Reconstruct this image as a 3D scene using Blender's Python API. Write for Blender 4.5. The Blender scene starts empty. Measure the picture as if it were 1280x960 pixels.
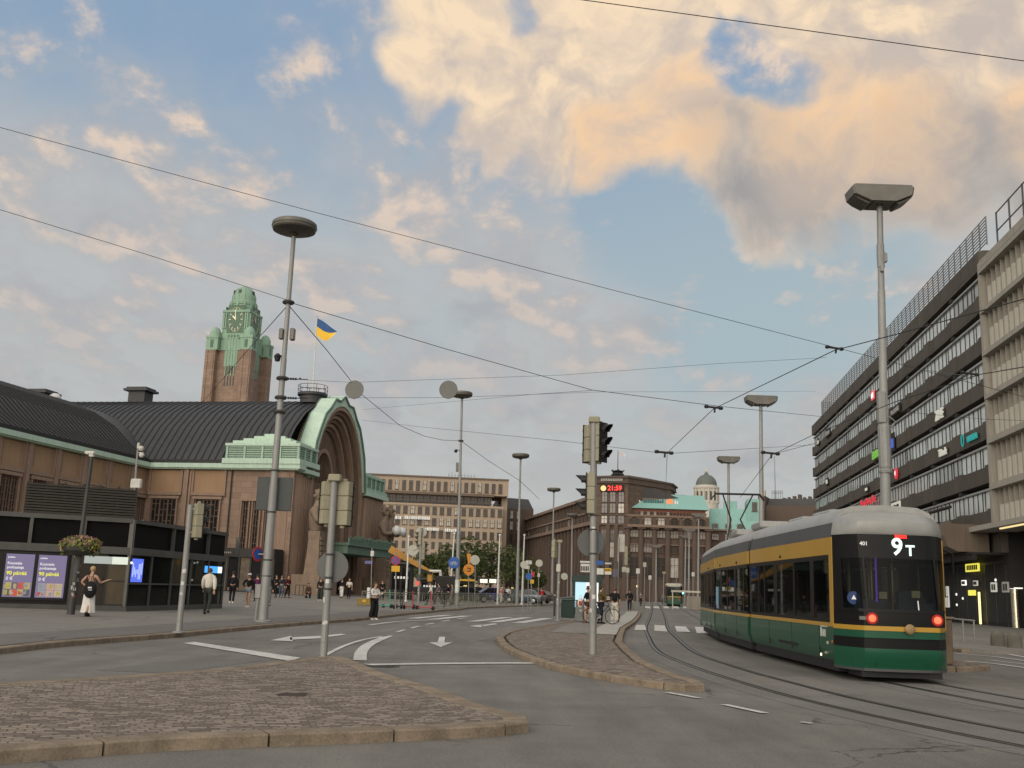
import bpy, bmesh, math, random
from mathutils import Vector, Matrix
random.seed(7)
sc = bpy.context.scene
COL = sc.collection
PI = math.pi
rad = math.radians

# ------------------------------------------------------------------ survey camera (one real camera position, used to take bearings)
FPX, CAMZ, ROLL, HOR = 1300.0, 1.55, 0.034, 737.0
_p = math.atan((HOR - 480) / FPX)
_fw = Vector((0, math.cos(_p), math.sin(_p)))
_up0 = Vector((0, -math.sin(_p), math.cos(_p)))
_rt0 = Vector((1, 0, 0))
_a = math.atan(ROLL)
_rt = _rt0 * math.cos(_a) + _up0 * math.sin(_a)
_up = -_rt0 * math.sin(_a) + _up0 * math.cos(_a)
EYE = Vector((0, 0, CAMZ))

def ray(x, y):
    return _fw + _rt * ((x - 640) / FPX) + _up * ((480 - y) / FPX)
def G(x, y, z=0.0):
    d = ray(x, y)
    return EYE + d * ((z - CAMZ) / d.z)
def D(x, y, Y):
    d = ray(x, y)
    return EYE + d * (Y / d.y)
def onplane(x, y, p0, n):
    d = ray(x, y)
    return EYE + d * ((p0 - EYE).dot(n) / d.dot(n))
def HZ(x):
    return 737 + (x - 640) * 0.0345

# ------------------------------------------------------------------ node helpers
class V_:
    """tiny expression wrapper round Math nodes"""
    def __init__(s, nt, sock): s.nt, s.s = nt, sock
    def _op(s, op, *o, clamp=False):
        n = s.nt.nodes.new('ShaderNodeMath'); n.operation = op; n.use_clamp = clamp
        for i, q in enumerate((s,) + o):
            if isinstance(q, V_): s.nt.links.new(q.s, n.inputs[i])
            else: n.inputs[i].default_value = q
        return V_(s.nt, n.outputs[0])
    def __add__(s, o): return s._op('ADD', o)
    __radd__ = __add__
    def __sub__(s, o): return s._op('SUBTRACT', o)
    def __rsub__(s, o): return (s * -1) + o
    def __mul__(s, o): return s._op('MULTIPLY', o)
    __rmul__ = __mul__
    def __truediv__(s, o): return s._op('DIVIDE', o)
    def max(s, o): return s._op('MAXIMUM', o)
    def min(s, o): return s._op('MINIMUM', o)
    def pow(s, o): return s._op('POWER', o)
    def abs(s): return s._op('ABSOLUTE')
    def clamp(s): return s._op('ADD', 0.0, clamp=True)
    def lt(s, o): return s._op('LESS_THAN', o)
    def gt(s, o): return s._op('GREATER_THAN', o)
    def mod(s, o): return s._op('FLOORED_MODULO', o)
    def ss(s, a, b):
        n = s.nt.nodes.new('ShaderNodeMapRange'); n.interpolation_type = 'SMOOTHSTEP'
        s.nt.links.new(s.s, n.inputs['Value'])
        n.inputs['From Min'].default_value = a; n.inputs['From Max'].default_value = b
        return V_(s.nt, n.outputs[0])

def lk(nt, a, b): nt.links.new(a.s if isinstance(a, V_) else a, b)
def mixc(nt, f, a, b, mode='MIX'):
    n = nt.nodes.new('ShaderNodeMix'); n.data_type = 'RGBA'; n.blend_type = mode
    for k, q in ((0, f), (6, a), (7, b)):
        if isinstance(q, (V_, bpy.types.NodeSocket)): lk(nt, q, n.inputs[k])
        elif isinstance(q, (int, float)): n.inputs[k].default_value = q
        else: n.inputs[k].default_value = (*q[:3], 1)
    return n.outputs[2]
def noise(nt, vec, scale, detail=4, rough=.55, dist=0.0):
    n = nt.nodes.new('ShaderNodeTexNoise')
    n.inputs['Scale'].default_value = scale; n.inputs['Detail'].default_value = detail
    n.inputs['Roughness'].default_value = rough; n.inputs['Distortion'].default_value = dist
    if vec is not None: nt.links.new(vec, n.inputs['Vector'])
    return V_(nt, n.outputs['Fac'])
def newmat(name):
    m = bpy.data.materials.new(name); m.use_nodes = True
    nt = m.node_tree
    return m, nt, nt.nodes['Principled BSDF']
def objco(nt):
    return nt.nodes.new('ShaderNodeTexCoord').outputs['Object']
def comb(nt, x, y, z):
    n = nt.nodes.new('ShaderNodeCombineXYZ')
    for i, q in enumerate((x, y, z)):
        if isinstance(q, V_): lk(nt, q, n.inputs[i])
        else: n.inputs[i].default_value = q
    return n.outputs[0]
def sep(nt, v):
    n = nt.nodes.new('ShaderNodeSeparateXYZ'); nt.links.new(v, n.inputs[0])
    return [V_(nt, o) for o in n.outputs]
def bump(nt, b, h, strength=.3, dist=.02):
    n = nt.nodes.new('ShaderNodeBump'); n.inputs['Strength'].default_value = strength
    n.inputs['Distance'].default_value = dist
    lk(nt, h, n.inputs['Height']); nt.links.new(n.outputs[0], b.inputs['Normal'])

MC = {}
def mat(name, col, rough=.7, metal=0.0, var=.25, scale=1.5, fine=30, bmp=.0, spec=.4, streak=0.0, coat=0):
    """plain weathered material: colour varied by two octaves of noise, optional vertical streaks"""
    if name in MC: return MC[name]
    m, nt, b = newmat(name)
    co = objco(nt)
    n1 = noise(nt, co, scale, 5, .6); n2 = noise(nt, co, fine, 3, .6)
    f = n1 * .65 + n2 * .35
    if streak:
        x, y, z = sep(nt, co)
        n3 = noise(nt, comb(nt, x * 3, y * 3, z * .25), 1.2, 4, .6)
        f = f * (1 - streak) + n3 * streak
    f = f.ss(.25, .75)
    d = [c * (1 - var) for c in col]; l = [min(1, c * (1 + var)) for c in col]
    lk(nt, mixc(nt, f, d, l), b.inputs['Base Color'])
    b.inputs['Roughness'].default_value = rough; b.inputs['Metallic'].default_value = metal
    b.inputs['Specular IOR Level'].default_value = spec
    if coat: b.inputs['Coat Weight'].default_value = coat; b.inputs['Coat Roughness'].default_value = .05
    if bmp: bump(nt, b, n2, bmp, .01)
    MC[name] = m
    return m
def emat(name, col, strength):
    if name in MC: return MC[name]
    m, nt, b = newmat(name)
    b.inputs['Base Color'].default_value = (*[c * .3 for c in col], 1)
    b.inputs['Emission Color'].default_value = (*col, 1); b.inputs['Emission Strength'].default_value = strength
    MC[name] = m
    return m
def glassmat(name, tint=(.02, .022, .022), rough=.04, trans=0.0):
    """window glass: dark body with a clear coat reflection; with trans > 0 it also lets the inside show"""
    if name in MC: return MC[name]
    m, nt, b = newmat(name)
    n = noise(nt, objco(nt), .9, 2, .5)
    lk(nt, mixc(nt, n, [c * .6 for c in tint], [c * 1.4 for c in tint]), b.inputs['Base Color'])
    b.inputs['Roughness'].default_value = rough; b.inputs['Specular IOR Level'].default_value = .2 if trans else .5
    if trans:
        t = nt.nodes.new('ShaderNodeBsdfTransparent'); t.inputs[0].default_value = (.75, .8, .78, 1)
        mx = nt.nodes.new('ShaderNodeMixShader'); mx.inputs[0].default_value = trans
        nt.links.new(b.outputs[0], mx.inputs[1]); nt.links.new(t.outputs[0], mx.inputs[2])
        nt.links.new(mx.outputs[0], nt.nodes['Material Output'].inputs[0])
    MC[name] = m
    return m
def masonry(name, col, mortar, bw=1.0, bh=.5, var=.25, mort=.012, rough=.8, wash=.2, bmp=.35):
    """coursed stone: brick texture over (x+y, z) of the building's own axes"""
    if name in MC: return MC[name]
    m, nt, b = newmat(name)
    co = objco(nt); x, y, z = sep(nt, co)
    vec = comb(nt, x + y, z, 0)
    br = nt.nodes.new('ShaderNodeTexBrick'); nt.links.new(vec, br.inputs['Vector'])
    br.inputs['Scale'].default_value = 1; br.inputs['Brick Width'].default_value = bw; br.inputs['Row Height'].default_value = bh
    br.inputs['Mortar Size'].default_value = mort; br.inputs['Mortar Smooth'].default_value = .3
    br.inputs['Color1'].default_value = (*[c * (1 - var) for c in col], 1)
    br.inputs['Color2'].default_value = (*[c * (1 + var) for c in col], 1)
    br.inputs['Mortar'].default_value = (*mortar, 1)
    n1 = noise(nt, co, .35, 5, .65); n2 = noise(nt, comb(nt, x * 2, y * 2, z * .2), 1.0, 4, .6); n3 = noise(nt, co, 25, 3, .6)
    f = (n1 * .5 + n2 * .5).ss(.3, .7)
    c = mixc(nt, f * wash + (n3 * wash * .5), br.outputs['Color'], [q * .35 for q in col])
    lk(nt, c, b.inputs['Base Color']); b.inputs['Roughness'].default_value = rough
    b.inputs['Specular IOR Level'].default_value = .25
    bump(nt, b, V_(nt, br.outputs['Fac']) * -1 + n3 * .4, bmp, .02)
    MC[name] = m
    return m

# ------------------------------------------------------------------ mesh builder
class MB:
    def __init__(s, M=None):
        s.v, s.f, s.m, s.mi, s.M = [], [], [], 0, M
    def add(s, vs, fs):
        o = len(s.v)
        for p in vs:
            p = Vector(p)
            s.v.append(s.M @ p if s.M else p)
        for f in fs:
            s.f.append([o + i for i in f]); s.m.append(s.mi)
        return s
    def box(s, x0, x1, y0, y1, z0, z1):
        return s.add([(x0,y0,z0),(x1,y0,z0),(x1,y1,z0),(x0,y1,z0),(x0,y0,z1),(x1,y0,z1),(x1,y1,z1),(x0,y1,z1)],
                     [(3,2,1,0),(4,5,6,7),(0,1,5,4),(1,2,6,5),(2,3,7,6),(3,0,4,7)])
    def bx(s, c, sz, rz=0.0, tilt=None):
        R = Matrix.Rotation(rz, 3, 'Z')
        if tilt is not None: R = R @ tilt
        h = Vector(sz) / 2; c = Vector(c)
        vs = [c + R @ Vector((sx*h.x, sy*h.y, sz_*h.z)) for sz_ in (-1,1) for sx, sy in ((-1,-1),(1,-1),(1,1),(-1,1))]
        return s.add(vs, [(3,2,1,0),(4,5,6,7),(0,1,5,4),(1,2,6,5),(2,3,7,6),(3,0,4,7)])
    def bbox(s, c, sz, bev=.02, rz=0.0):
        """bevelled box (chamfered vertical and top edges)"""
        x, y, z = [q/2 for q in sz]; b = bev
        R = Matrix.Rotation(rz, 3, 'Z'); c = Vector(c)
        def ring(i, zz): return [c + R @ Vector(q) for q in ((-x+i+b,-y+i,zz),(x-i-b,-y+i,zz),(x-i,-y+i+b,zz),(x-i,y-i-b,zz),(x-i-b,y-i,zz),(-x+i+b,y-i,zz),(-x+i,y-i-b,zz),(-x+i,-y+i+b,zz))]
        vs = ring(b,-z)+ring(0,-z+b)+ring(0,z-b)+ring(b,z)
        fs = [tuple(range(7,-1,-1)), tuple(range(24,32))]
        for k in range(3):
            for i in range(8):
                j=(i+1)%8; fs.append((k*8+i,k*8+j,(k+1)*8+j,(k+1)*8+i))
        return s.add(vs, fs)
    def quad(s, a, b, c, d): return s.add([a,b,c,d], [(0,1,2,3)])
    def tube(s, p0, p1, r0, r1=None, n=10, caps=True):
        return s.path([p0, p1], [r0, r0 if r1 is None else r1], n, caps)
    def path(s, pts, r, n=8, caps=True):
        pts = [Vector(p) for p in pts]
        if not isinstance(r, (list, tuple)): r = [r]*len(pts)
        vs, fs = [], []
        ref = None
        for i, p in enumerate(pts):
            t = (pts[min(i+1,len(pts)-1)] - pts[max(i-1,0)]).normalized()
            if ref is None:
                ref = Vector((0,0,1)) if abs(t.z) < .9 else Vector((1,0,0))
            a = t.cross(ref).normalized(); b = a.cross(t).normalized(); ref = b
            for k in range(n):
                q = 2*PI*k/n
                vs.append(p + (a*math.cos(q) + b*math.sin(q))*r[i])
        for i in range(len(pts)-1):
            for k in range(n):
                l=(k+1)%n
                fs.append((i*n+k, i*n+l, (i+1)*n+l, (i+1)*n+k))
        if caps:
            fs.append(tuple(range(n-1,-1,-1))); fs.append(tuple((len(pts)-1)*n+k for k in range(n)))
        return s.add(vs, fs)
    def lathe(s, prof, c=(0,0,0), n=20, ax=None):
        c = Vector(c); vs, fs = [], []
        R = ax if ax is not None else Matrix.Identity(3)
        for r, z in prof:
            for k in range(n):
                q=2*PI*k/n
                vs.append(c + R @ Vector((r*math.cos(q), r*math.sin(q), z)))
        for i in range(len(prof)-1):
            for k in range(n):
                l=(k+1)%n
                fs.append((i*n+k,i*n+l,(i+1)*n+l,(i+1)*n+k))
        if prof[0][0] > 1e-4: fs.append(tuple(range(n-1,-1,-1)))
        if prof[-1][0] > 1e-4: fs.append(tuple((len(prof)-1)*n+k for k in range(n)))
        return s.add(vs, fs)
    def prism(s, poly, z0, z1):
        """vertical extrusion of a plan polygon"""
        n=len(poly)
        vs=[(p[0],p[1],z0) for p in poly]+[(p[0],p[1],z1) for p in poly]
        fs=[tuple(range(n-1,-1,-1)), tuple(range(n,2*n))]
        for i in range(n):
            j=(i+1)%n; fs.append((i,j,n+j,n+i))
        return s.add(vs, fs)
    def extr(s, poly, o, ax, ay, az):
        """polygon in the plane (ax, ay) at o, thickened along az"""
        o, ax, ay, az = Vector(o), Vector(ax), Vector(ay), Vector(az)
        n=len(poly)
        a=[o+ax*p[0]+ay*p[1] for p in poly]
        fs=[tuple(range(n-1,-1,-1)), tuple(range(n,2*n))]
        for i in range(n):
            j=(i+1)%n; fs.append((i,j,n+j,n+i))
        return s.add(a+[q+az for q in a], fs)
    def loft(s, rings, caps=True):
        n=len(rings[0]); vs=[p for r in rings for p in r]; fs=[]
        for i in range(len(rings)-1):
            for k in range(n):
                l=(k+1)%n; fs.append((i*n+k,i*n+l,(i+1)*n+l,(i+1)*n+k))
        if caps:
            fs.append(tuple(range(n-1,-1,-1))); fs.append(tuple((len(rings)-1)*n+k for k in range(n)))
        return s.add(vs, fs)
    def sheet(s, rows):
        n=len(rows[0]); vs=[p for r in rows for p in r]
        fs=[(i*n+k, i*n+k+1, (i+1)*n+k+1, (i+1)*n+k) for i in range(len(rows)-1) for k in range(n-1)]
        return s.add(vs, fs)
    def ball(s, c, r, n=10, sq=(1,1,1)):
        c=Vector(c)
        prof=[(max(1e-5,math.sin(PI*i/(n//2+2)))*1.0, -math.cos(PI*i/(n//2+2))) for i in range(n//2+3)]
        vs, fs = [], []
        for a, z in prof:
            for k in range(n):
                q=2*PI*k/n
                vs.append(c+Vector((a*math.cos(q)*r*sq[0], a*math.sin(q)*r*sq[1], z*r*sq[2])))
        for i in range(len(prof)-1):
            for k in range(n):
                l=(k+1)%n; fs.append((i*n+k,i*n+l,(i+1)*n+l,(i+1)*n+k))
        return s.add(vs, fs)
    def mesh(s, name, mats, smooth=False, fix=True):
        me = bpy.data.meshes.new(name)
        me.from_pydata([tuple(v) for v in s.v], [], s.f)
        for m in (mats if isinstance(mats, (list, tuple)) else [mats]): me.materials.append(m)
        me.polygons.foreach_set('material_index', s.m)
        if fix:
            bm = bmesh.new(); bm.from_mesh(me)
            bmesh.ops.recalc_face_normals(bm, faces=bm.faces[:])
            bm.to_mesh(me); bm.free()
        if smooth:
            me.polygons.foreach_set('use_smooth', [True]*len(me.polygons))
            try: me.set_sharp_from_angle(angle=rad(40))
            except Exception: pass
        me.update()
        return me
    def build(s, name, mats, parent=None, smooth=False, fix=True):
        o = bpy.data.objects.new(name, s.mesh(name, mats, smooth, fix))
        COL.objects.link(o)
        if parent is not None: o.parent = parent
        return o

def obj_of(name, me, parent=None, loc=None, rotz=None):
    o = bpy.data.objects.new(name, me); COL.objects.link(o)
    if parent is not None: o.parent = parent
    if loc is not None: o.location = loc
    if rotz is not None: o.rotation_euler = (0, 0, rotz)
    return o
def tag(o, label, cat, group=None):
    o['label'] = label; o['category'] = cat
    if group: o['group'] = group
    return o
def thing(name, label, cat, loc=(0,0,0), rotz=0.0, group=None):
    o = bpy.data.objects.new(name, None); COL.objects.link(o)
    o.empty_display_size = .2
    o.location = loc; o.rotation_euler = (0, 0, rotz)
    return tag(o, label, cat, group)
def struct(o, stuff=False):
    o['kind'] = 'stuff' if stuff else 'structure'
    return o
KIDS = {}
def dup(root, loc, rotz, label, group=None, scale=None):
    kids = [o for o in COL.objects if o.parent == root]
    r = root.copy(); COL.objects.link(r); r.location = loc; r.rotation_euler = (0, 0, rotz)
    if scale: r.scale = (scale,)*3
    r['label'] = label
    if group: r['group'] = group
    for ch in kids:
        c = ch.copy(); COL.objects.link(c); c.parent = r
        for g in [o for o in COL.objects if o.parent == ch]:
            d = g.copy(); COL.objects.link(d); d.parent = c
    return r
def textmesh(body, size, extrude=.0, align='CENTER', m=None, bold=0.0):
    cu = bpy.data.curves.new('txt', 'FONT'); cu.body = body; cu.size = size; cu.extrude = extrude
    cu.align_x = align; cu.align_y = 'CENTER'; cu.offset = bold; cu.resolution_u = 3
    o = bpy.data.objects.new('txt', cu); COL.objects.link(o)
    dg = bpy.context.evaluated_depsgraph_get()
    me = bpy.data.meshes.new_from_object(o.evaluated_get(dg))
    bpy.data.objects.remove(o)
    if m: me.materials.clear(); me.materials.append(m)
    return me
def text_on(name, body, size, parent, loc, xdir, m, extrude=.01, ydir=(0,0,1), bold=0.0, align='CENTER'):
    """lettering standing on a surface: xdir is the reading direction"""
    x = Vector(xdir).normalized(); y = Vector(ydir).normalized(); z = x.cross(y)
    o = bpy.data.objects.new(name, textmesh(body, size, extrude, align, m, bold)); COL.objects.link(o)
    M = Matrix((x, y, z)).transposed().to_4x4(); M.translation = Vector(loc)
    o.matrix_local = M
    if parent is not None: o.parent = parent
    return o
def catmull(pts, n=6):
    pts=[Vector(p) for p in pts]; out=[]
    for i in range(len(pts)-1):
        p0=pts[max(i-1,0)]; p1=pts[i]; p2=pts[i+1]; p3=pts[min(i+2,len(pts)-1)]
        for k in range(n):
            t=k/n
            out.append(.5*((2*p1)+(p2-p0)*t+(2*p0-5*p1+4*p2-p3)*t*t+(3*p1-p0-3*p2+p3)*t*t*t))
    out.append(pts[-1])
    return out
def offs(pts, d):
    """offset a plan polyline to its left by d"""
    out=[]
    for i,p in enumerate(pts):
        t=(pts[min(i+1,len(pts)-1)]-pts[max(i-1,0)]); t.z=0; t.normalize()
        out.append(p+Vector((-t.y,t.x,0))*d)
    return out
# ================================================================== SETTING: ground, forecourt, islands, kerbs, tracks, paint
def asphalt(name, base, patch=.38, worn=0.0):
    m, nt, b = newmat(name)
    co = nt.nodes.new('ShaderNodeNewGeometry').outputs['Position']
    n1 = noise(nt, co, .16, 5, .6, .6); n2 = noise(nt, co, 1.1, 5, .65); n3 = noise(nt, co, 42, 3, .75)
    x, y, z = sep(nt, co)
    n4 = noise(nt, comb(nt, x * 1.6, y * .18, 0), 1.0, 4, .6)
    f = (n1 * .34 + n2 * .2 + n4 * .26 + n3 * .2).ss(.32, .68)
    c = mixc(nt, f, [q * (1 - patch) for q in base], [q * (1 + patch) for q in base])
    sp = noise(nt, co, 34, 4, .85)
    c = mixc(nt, sp.ss(.54, .66) * .60, c, (.34, .32, .29)); c = mixc(nt, (1 - sp.ss(.34, .45)) * .6, c, (.045, .042, .038))
    vo = nt.nodes.new('ShaderNodeTexVoronoi'); vo.feature = 'DISTANCE_TO_EDGE'; vo.inputs['Scale'].default_value = .22
    nn = nt.nodes.new('ShaderNodeTexNoise'); nn.inputs['Scale'].default_value = 1.2; nn.inputs['Detail'].default_value = 6
    nt.links.new(co, nn.inputs['Vector'])
    va = nt.nodes.new('ShaderNodeVectorMath'); va.operation = 'ADD'
    nt.links.new(co, va.inputs[0]); nt.links.new(nn.outputs['Color'], va.inputs[1]); nt.links.new(va.outputs[0], vo.inputs['Vector'])
    crack = V_(nt, vo.outputs['Distance']).lt(.0045) * noise(nt, co, .3, 2).ss(.45, .6)
    c = mixc(nt, crack * .7, c, (.02, .02, .02))
    lk(nt, c, b.inputs['Base Color'])
    lk(nt, .92 - n1 * .25, b.inputs['Roughness']); b.inputs['Specular IOR Level'].default_value = .3
    bump(nt, b, n3 + sp * .4, .35, .008)
    return m
M_ASPH = asphalt('asphalt', (.155, .145, .127))
M_PAVE = asphalt('pavement_asphalt', (.198, .184, .162), .22)
M_BED = asphalt('track_concrete', (.165, .156, .142), .25)

def cobble(name):
    """setts laid in wavering rows: brick bond bent by noise, dark joints, each stone its own tone"""
    m, nt, b = newmat(name)
    co = nt.nodes.new('ShaderNodeNewGeometry').outputs['Position']
    mp = nt.nodes.new('ShaderNodeMapping'); nt.links.new(co, mp.inputs[0]); mp.inputs['Rotation'].default_value = (0, 0, rad(-17))
    w1 = nt.nodes.new('ShaderNodeTexNoise'); w1.inputs['Scale'].default_value = .55; w1.inputs['Detail'].default_value = 2; nt.links.new(mp.outputs[0], w1.inputs['Vector'])
    w2 = nt.nodes.new('ShaderNodeTexNoise'); w2.inputs['Scale'].default_value = 6; w2.inputs['Detail'].default_value = 2; nt.links.new(mp.outputs[0], w2.inputs['Vector'])
    def madd(a_, k, c_):
        n = nt.nodes.new('ShaderNodeVectorMath'); n.operation = 'MULTIPLY_ADD'; nt.links.new(a_, n.inputs[0]); n.inputs[1].default_value = k; nt.links.new(c_, n.inputs[2]); return n.outputs[0]
    v = madd(w2.outputs['Color'], (.085, .085, 0), madd(w1.outputs['Color'], (.9, .9, 0), mp.outputs[0]))
    br = nt.nodes.new('ShaderNodeTexBrick'); nt.links.new(v, br.inputs['Vector'])
    br.inputs['Scale'].default_value = 1; br.inputs['Brick Width'].default_value = .165; br.inputs['Row Height'].default_value = .115
    br.inputs['Mortar Size'].default_value = .011; br.inputs['Mortar Smooth'].default_value = .6; br.offset = .5
    br.inputs['Color1'].default_value = (0, 0, 0, 1); br.inputs['Color2'].default_value = (1, 1, 1, 1); br.inputs['Mortar'].default_value = (.5, .5, .5, 1)
    cell = sep(nt, br.outputs['Color'])[0]; gap = V_(nt, br.outputs['Fac'])
    n1 = noise(nt, co, .45, 5, .6); n2 = noise(nt, co, 55, 3, .7)
    c = mixc(nt, (cell * .50 + n1 * .36 + n2 * .26).ss(.2, .85), (.125, .100, .080), (.300, .245, .200))
    c = mixc(nt, gap * (.30 + n1 * .6), c, (.050, .040, .030))
    moss = noise(nt, co, .28, 4, .6).ss(.55, .72)
    c = mixc(nt, moss * gap * .5, c, (.05, .055, .022))
    lk(nt, c, b.inputs['Base Color']); b.inputs['Roughness'].default_value = .85; b.inputs['Specular IOR Level'].default_value = .25
    bump(nt, b, (1 - gap) * 1.2 + n2 * .3 + noise(nt, co, 8, 2) * .8, .8, .025)
    return m
M_COB = cobble('granite_setts')
M_KERB = mat('granite_kerb', (.225, .178, .130), .85, var=.42, scale=2.6, fine=38, bmp=.5, spec=.2)
def paintmat():
    m, nt, b = newmat('road_paint')
    co = nt.nodes.new('ShaderNodeNewGeometry').outputs['Position']
    w = (noise(nt, co, 9, 5, .75) * .6 + noise(nt, co, .9, 3) * .4).ss(.45, .60)
    c = mixc(nt, w * .5, (.60, .58, .54), (.17, .16, .148))
    lk(nt, c, b.inputs['Base Color']); b.inputs['Roughness'].default_value = .65
    return m
M_PAINT = paintmat()

# ---- ground: one sheet to the horizon
g = MB(); g.quad((-4000, -4000, 0), (4000, -4000, 0), (4000, 4000, 0), (-4000, 4000, 0))
struct(g.build('ground', M_ASPH))

# ---- forecourt pavement in front of the station (rises gently towards the building)
KL = [Vector((-9.2, -30, 0)), Vector((-9.5, 5, 0))] + [G(x, y) for x, y in
      ((0,818),(110,806),(220,797),(330,786),(400,780),(450,776),(500,770),(540,766))]
KL += [Vector((-3.9, 70.5, 0)), Vector((-3.2, 74.5, 0)), Vector((-2.6, 82, 0)), Vector((-.6, 92, 0)), Vector((2.6, 104, 0)), Vector((5.5, 120, 0)), Vector((8, 140, 0)), Vector((12, 190, 0))]
for k in KL: k.z = 0
KLS = catmull(KL, 5)
def kx(y):
    for i in range(len(KLS) - 1):
        a, b = KLS[i], KLS[i + 1]
        if a.y <= y <= b.y: return a.x + (b.x - a.x) * (y - a.y) / max(1e-6, b.y - a.y)
    return KLS[-1].x if y > KLS[-1].y else KLS[0].x
def zf(x, y):
    """surface height of the forecourt"""
    d = max(0.0, kx(y) - x)
    return .12 + .0155 * min(d, 26.0)
def GP(x, y):
    z = .2
    for _ in range(8):
        p = G(x, y, z); z = .5 * z + .5 * (zf(p.x, p.y) if p.x < kx(p.y) else 0.0)
    p = G(x, y, z)
    return Vector((p.x, p.y, zf(p.x, p.y) if p.x < kx(p.y) else 0.0))
def fc(x, y): return Vector((x, y, zf(x, y)))
fb = MB()
cols = [.30, 2.5, 6, 12, 20, 26, 60, 140]
fb.sheet([[Vector((p.x - d, p.y, zf(p.x - d, p.y))) for d in cols] for p in KLS])
struct(fb.build('pavement', M_PAVE))

def kerb(pts, name, w=.3, h=.12, stone=1.6, gap=.012, closed=False):
    """a run of granite kerb stones along a plan line, the stones lying to its left"""
    pts = [Vector((p.x, p.y, 0)) for p in pts]
    if closed: pts = pts + [pts[0]]
    L = [0]
    for a, b in zip(pts, pts[1:]): L.append(L[-1] + (b - a).length)
    def at(s):
        for i in range(len(pts) - 1):
            if s <= L[i + 1] + 1e-6:
                t = (s - L[i]) / max(1e-6, L[i + 1] - L[i]); return pts[i].lerp(pts[i + 1], t), (pts[i + 1] - pts[i]).normalized()
        return pts[-1], (pts[-1] - pts[-2]).normalized()
    mb = MB(); s = 0.0
    while s < L[-1] - .05:
        ln = stone * random.uniform(.75, 1.25); e = min(s + ln, L[-1])
        sub = max(1, int((e - s) / .4))
        rings = []
        for k in range(sub + 1):
            q = s + (e - s) * k / sub
            if k == 0: q += gap
            if k == sub: q -= gap
            p, t = at(q); nrm = Vector((-t.y, t.x, 0))
            dz = random.uniform(-.002, .002); c = .018
            rings.append([p + Vector((0, 0, -.05)), p + Vector((0, 0, h - c + dz)), p + nrm * c + Vector((0, 0, h + dz)),
                          p + nrm * (w - c) + Vector((0, 0, h + dz)), p + nrm * w + Vector((0, 0, h - c)), p + nrm * w + Vector((0, 0, -.05))])
        mb.loft(rings); s = e
    return struct(mb.build(name, M_KERB))
kerb([k for k in KLS if k.y < 150], 'kerb')

# ---- traffic island in front (granite setts), and the refuge with the tram platform behind
isl1 = [G(x, y, .12) for x, y in ((205,922),(345,917),(470,913),(590,908),(640,905))]
isl1 = [Vector((-9.5, 4.6, 0)), Vector((-6.4, 7.25, 0))] + [Vector((-4.2, 8.95, 0))] + isl1 + \
       [Vector((.30, 12.02, 0)), Vector((.36, 12.35, 0)), Vector((.24, 12.75, 0)), Vector((-.20, 13.55, 0)), Vector((-.62, 14.7, 0)), Vector((-1.02, 15.84, 0)), Vector((-1.95, 17.9, 0)),
        Vector((-2.75, 20.3, 0)), Vector((-3.1, 21.4, 0)), Vector((-3.35, 21.7, 0)), Vector((-3.65, 21.4, 0)), Vector((-4.61, 17.84, 0)), Vector((-5.59, 15.9, 0)),
        Vector((-6.64, 14.3, 0)), Vector((-8.4, 12.3, 0)), Vector((-12, 8, 0)), Vector((-13, 5, 0))]
for p in isl1: p.z = 0
isl2 = [Vector((-.22, 33.0, 0)), Vector((-.12, 30, 0)), Vector((.06, 27.1, 0)), Vector((.45, 24.2, 0)), Vector((.99, 21.5, 0)), Vector((1.82, 19.35, 0)), Vector((2.49, 18.2, 0)), Vector((3.0, 17.75, 0)),
        Vector((3.40, 17.95, 0)), Vector((3.42, 18.5, 0)), Vector((3.2, 20.5, 0)), Vector((3.13, 23.5, 0)), Vector((3.30, 27.3, 0)), Vector((3.62, 32.5, 0)), Vector((4.2, 37.5, 0)), Vector((5.2, 45.5, 0)),
        Vector((7.2, 58, 0)), Vector((9.2, 72, 0)), Vector((11.6, 90, 0)), Vector((9.0, 90, 0)), Vector((6.6, 74, 0)), Vector((4.4, 60, 0)), Vector((2.0, 47, 0)), Vector((.5, 40, 0)), Vector((-.0, 36.5, 0))]
def island(pts, nm, inset=.3):
    mb = MB(); inner = offs(pts + [pts[0]], inset)[:-1]
    n = len(pts)
    # average wrap-around tangent for the first vertex
    t = (pts[1] - pts[-1]).normalized(); inner[0] = pts[0] + Vector((-t.y, t.x, 0)) * inset
    t = (pts[0] - pts[-2]).normalized(); inner[-1] = pts[-1] + Vector((-t.y, t.x, 0)) * inset
    mb.prism([(p.x, p.y) for p in inner], .0, .112)
    return struct(mb.build(nm, M_COB))
island(isl1, 'traffic_island'); kerb(isl1, 'kerb', w=.30, stone=1.25, closed=True)
island(isl2, 'traffic_island'); kerb(isl2, 'kerb', w=.22, stone=1.5, closed=True)
# pale slabs of the tram platform along the track
pl = MB()
edge = [p for p in isl2 if p.y >= 37 and p.y < 91 and p.x > 4][:6]
edge = [Vector((4.2, 37.5, 0)), Vector((5.2, 45.5, 0)), Vector((7.2, 58, 0)), Vector((9.2, 72, 0)), Vector((11.6, 90, 0))]
a = offs(edge, .25); b_ = offs(edge, 1.15)
pl.sheet([[Vector((p.x, p.y, .124)), Vector((q.x, q.y, .124))] for p, q in zip(a, b_)])
M_SLAB = masonry('pale_paving', (.43, .41, .37), (.2, .19, .17), .5, .5, .08, .01, .8, .2, .15)
struct(pl.build('pavement', M_SLAB, fix=False))
ash = MB(); c1 = offs(edge, 1.15); c2 = offs(edge, 2.6)
ash.sheet([[Vector((p.x, p.y, .122)), Vector((q.x, q.y, .122))] for p, q in zip(c1, c2)])
struct(ash.build('pavement', M_PAVE, fix=False))
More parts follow.
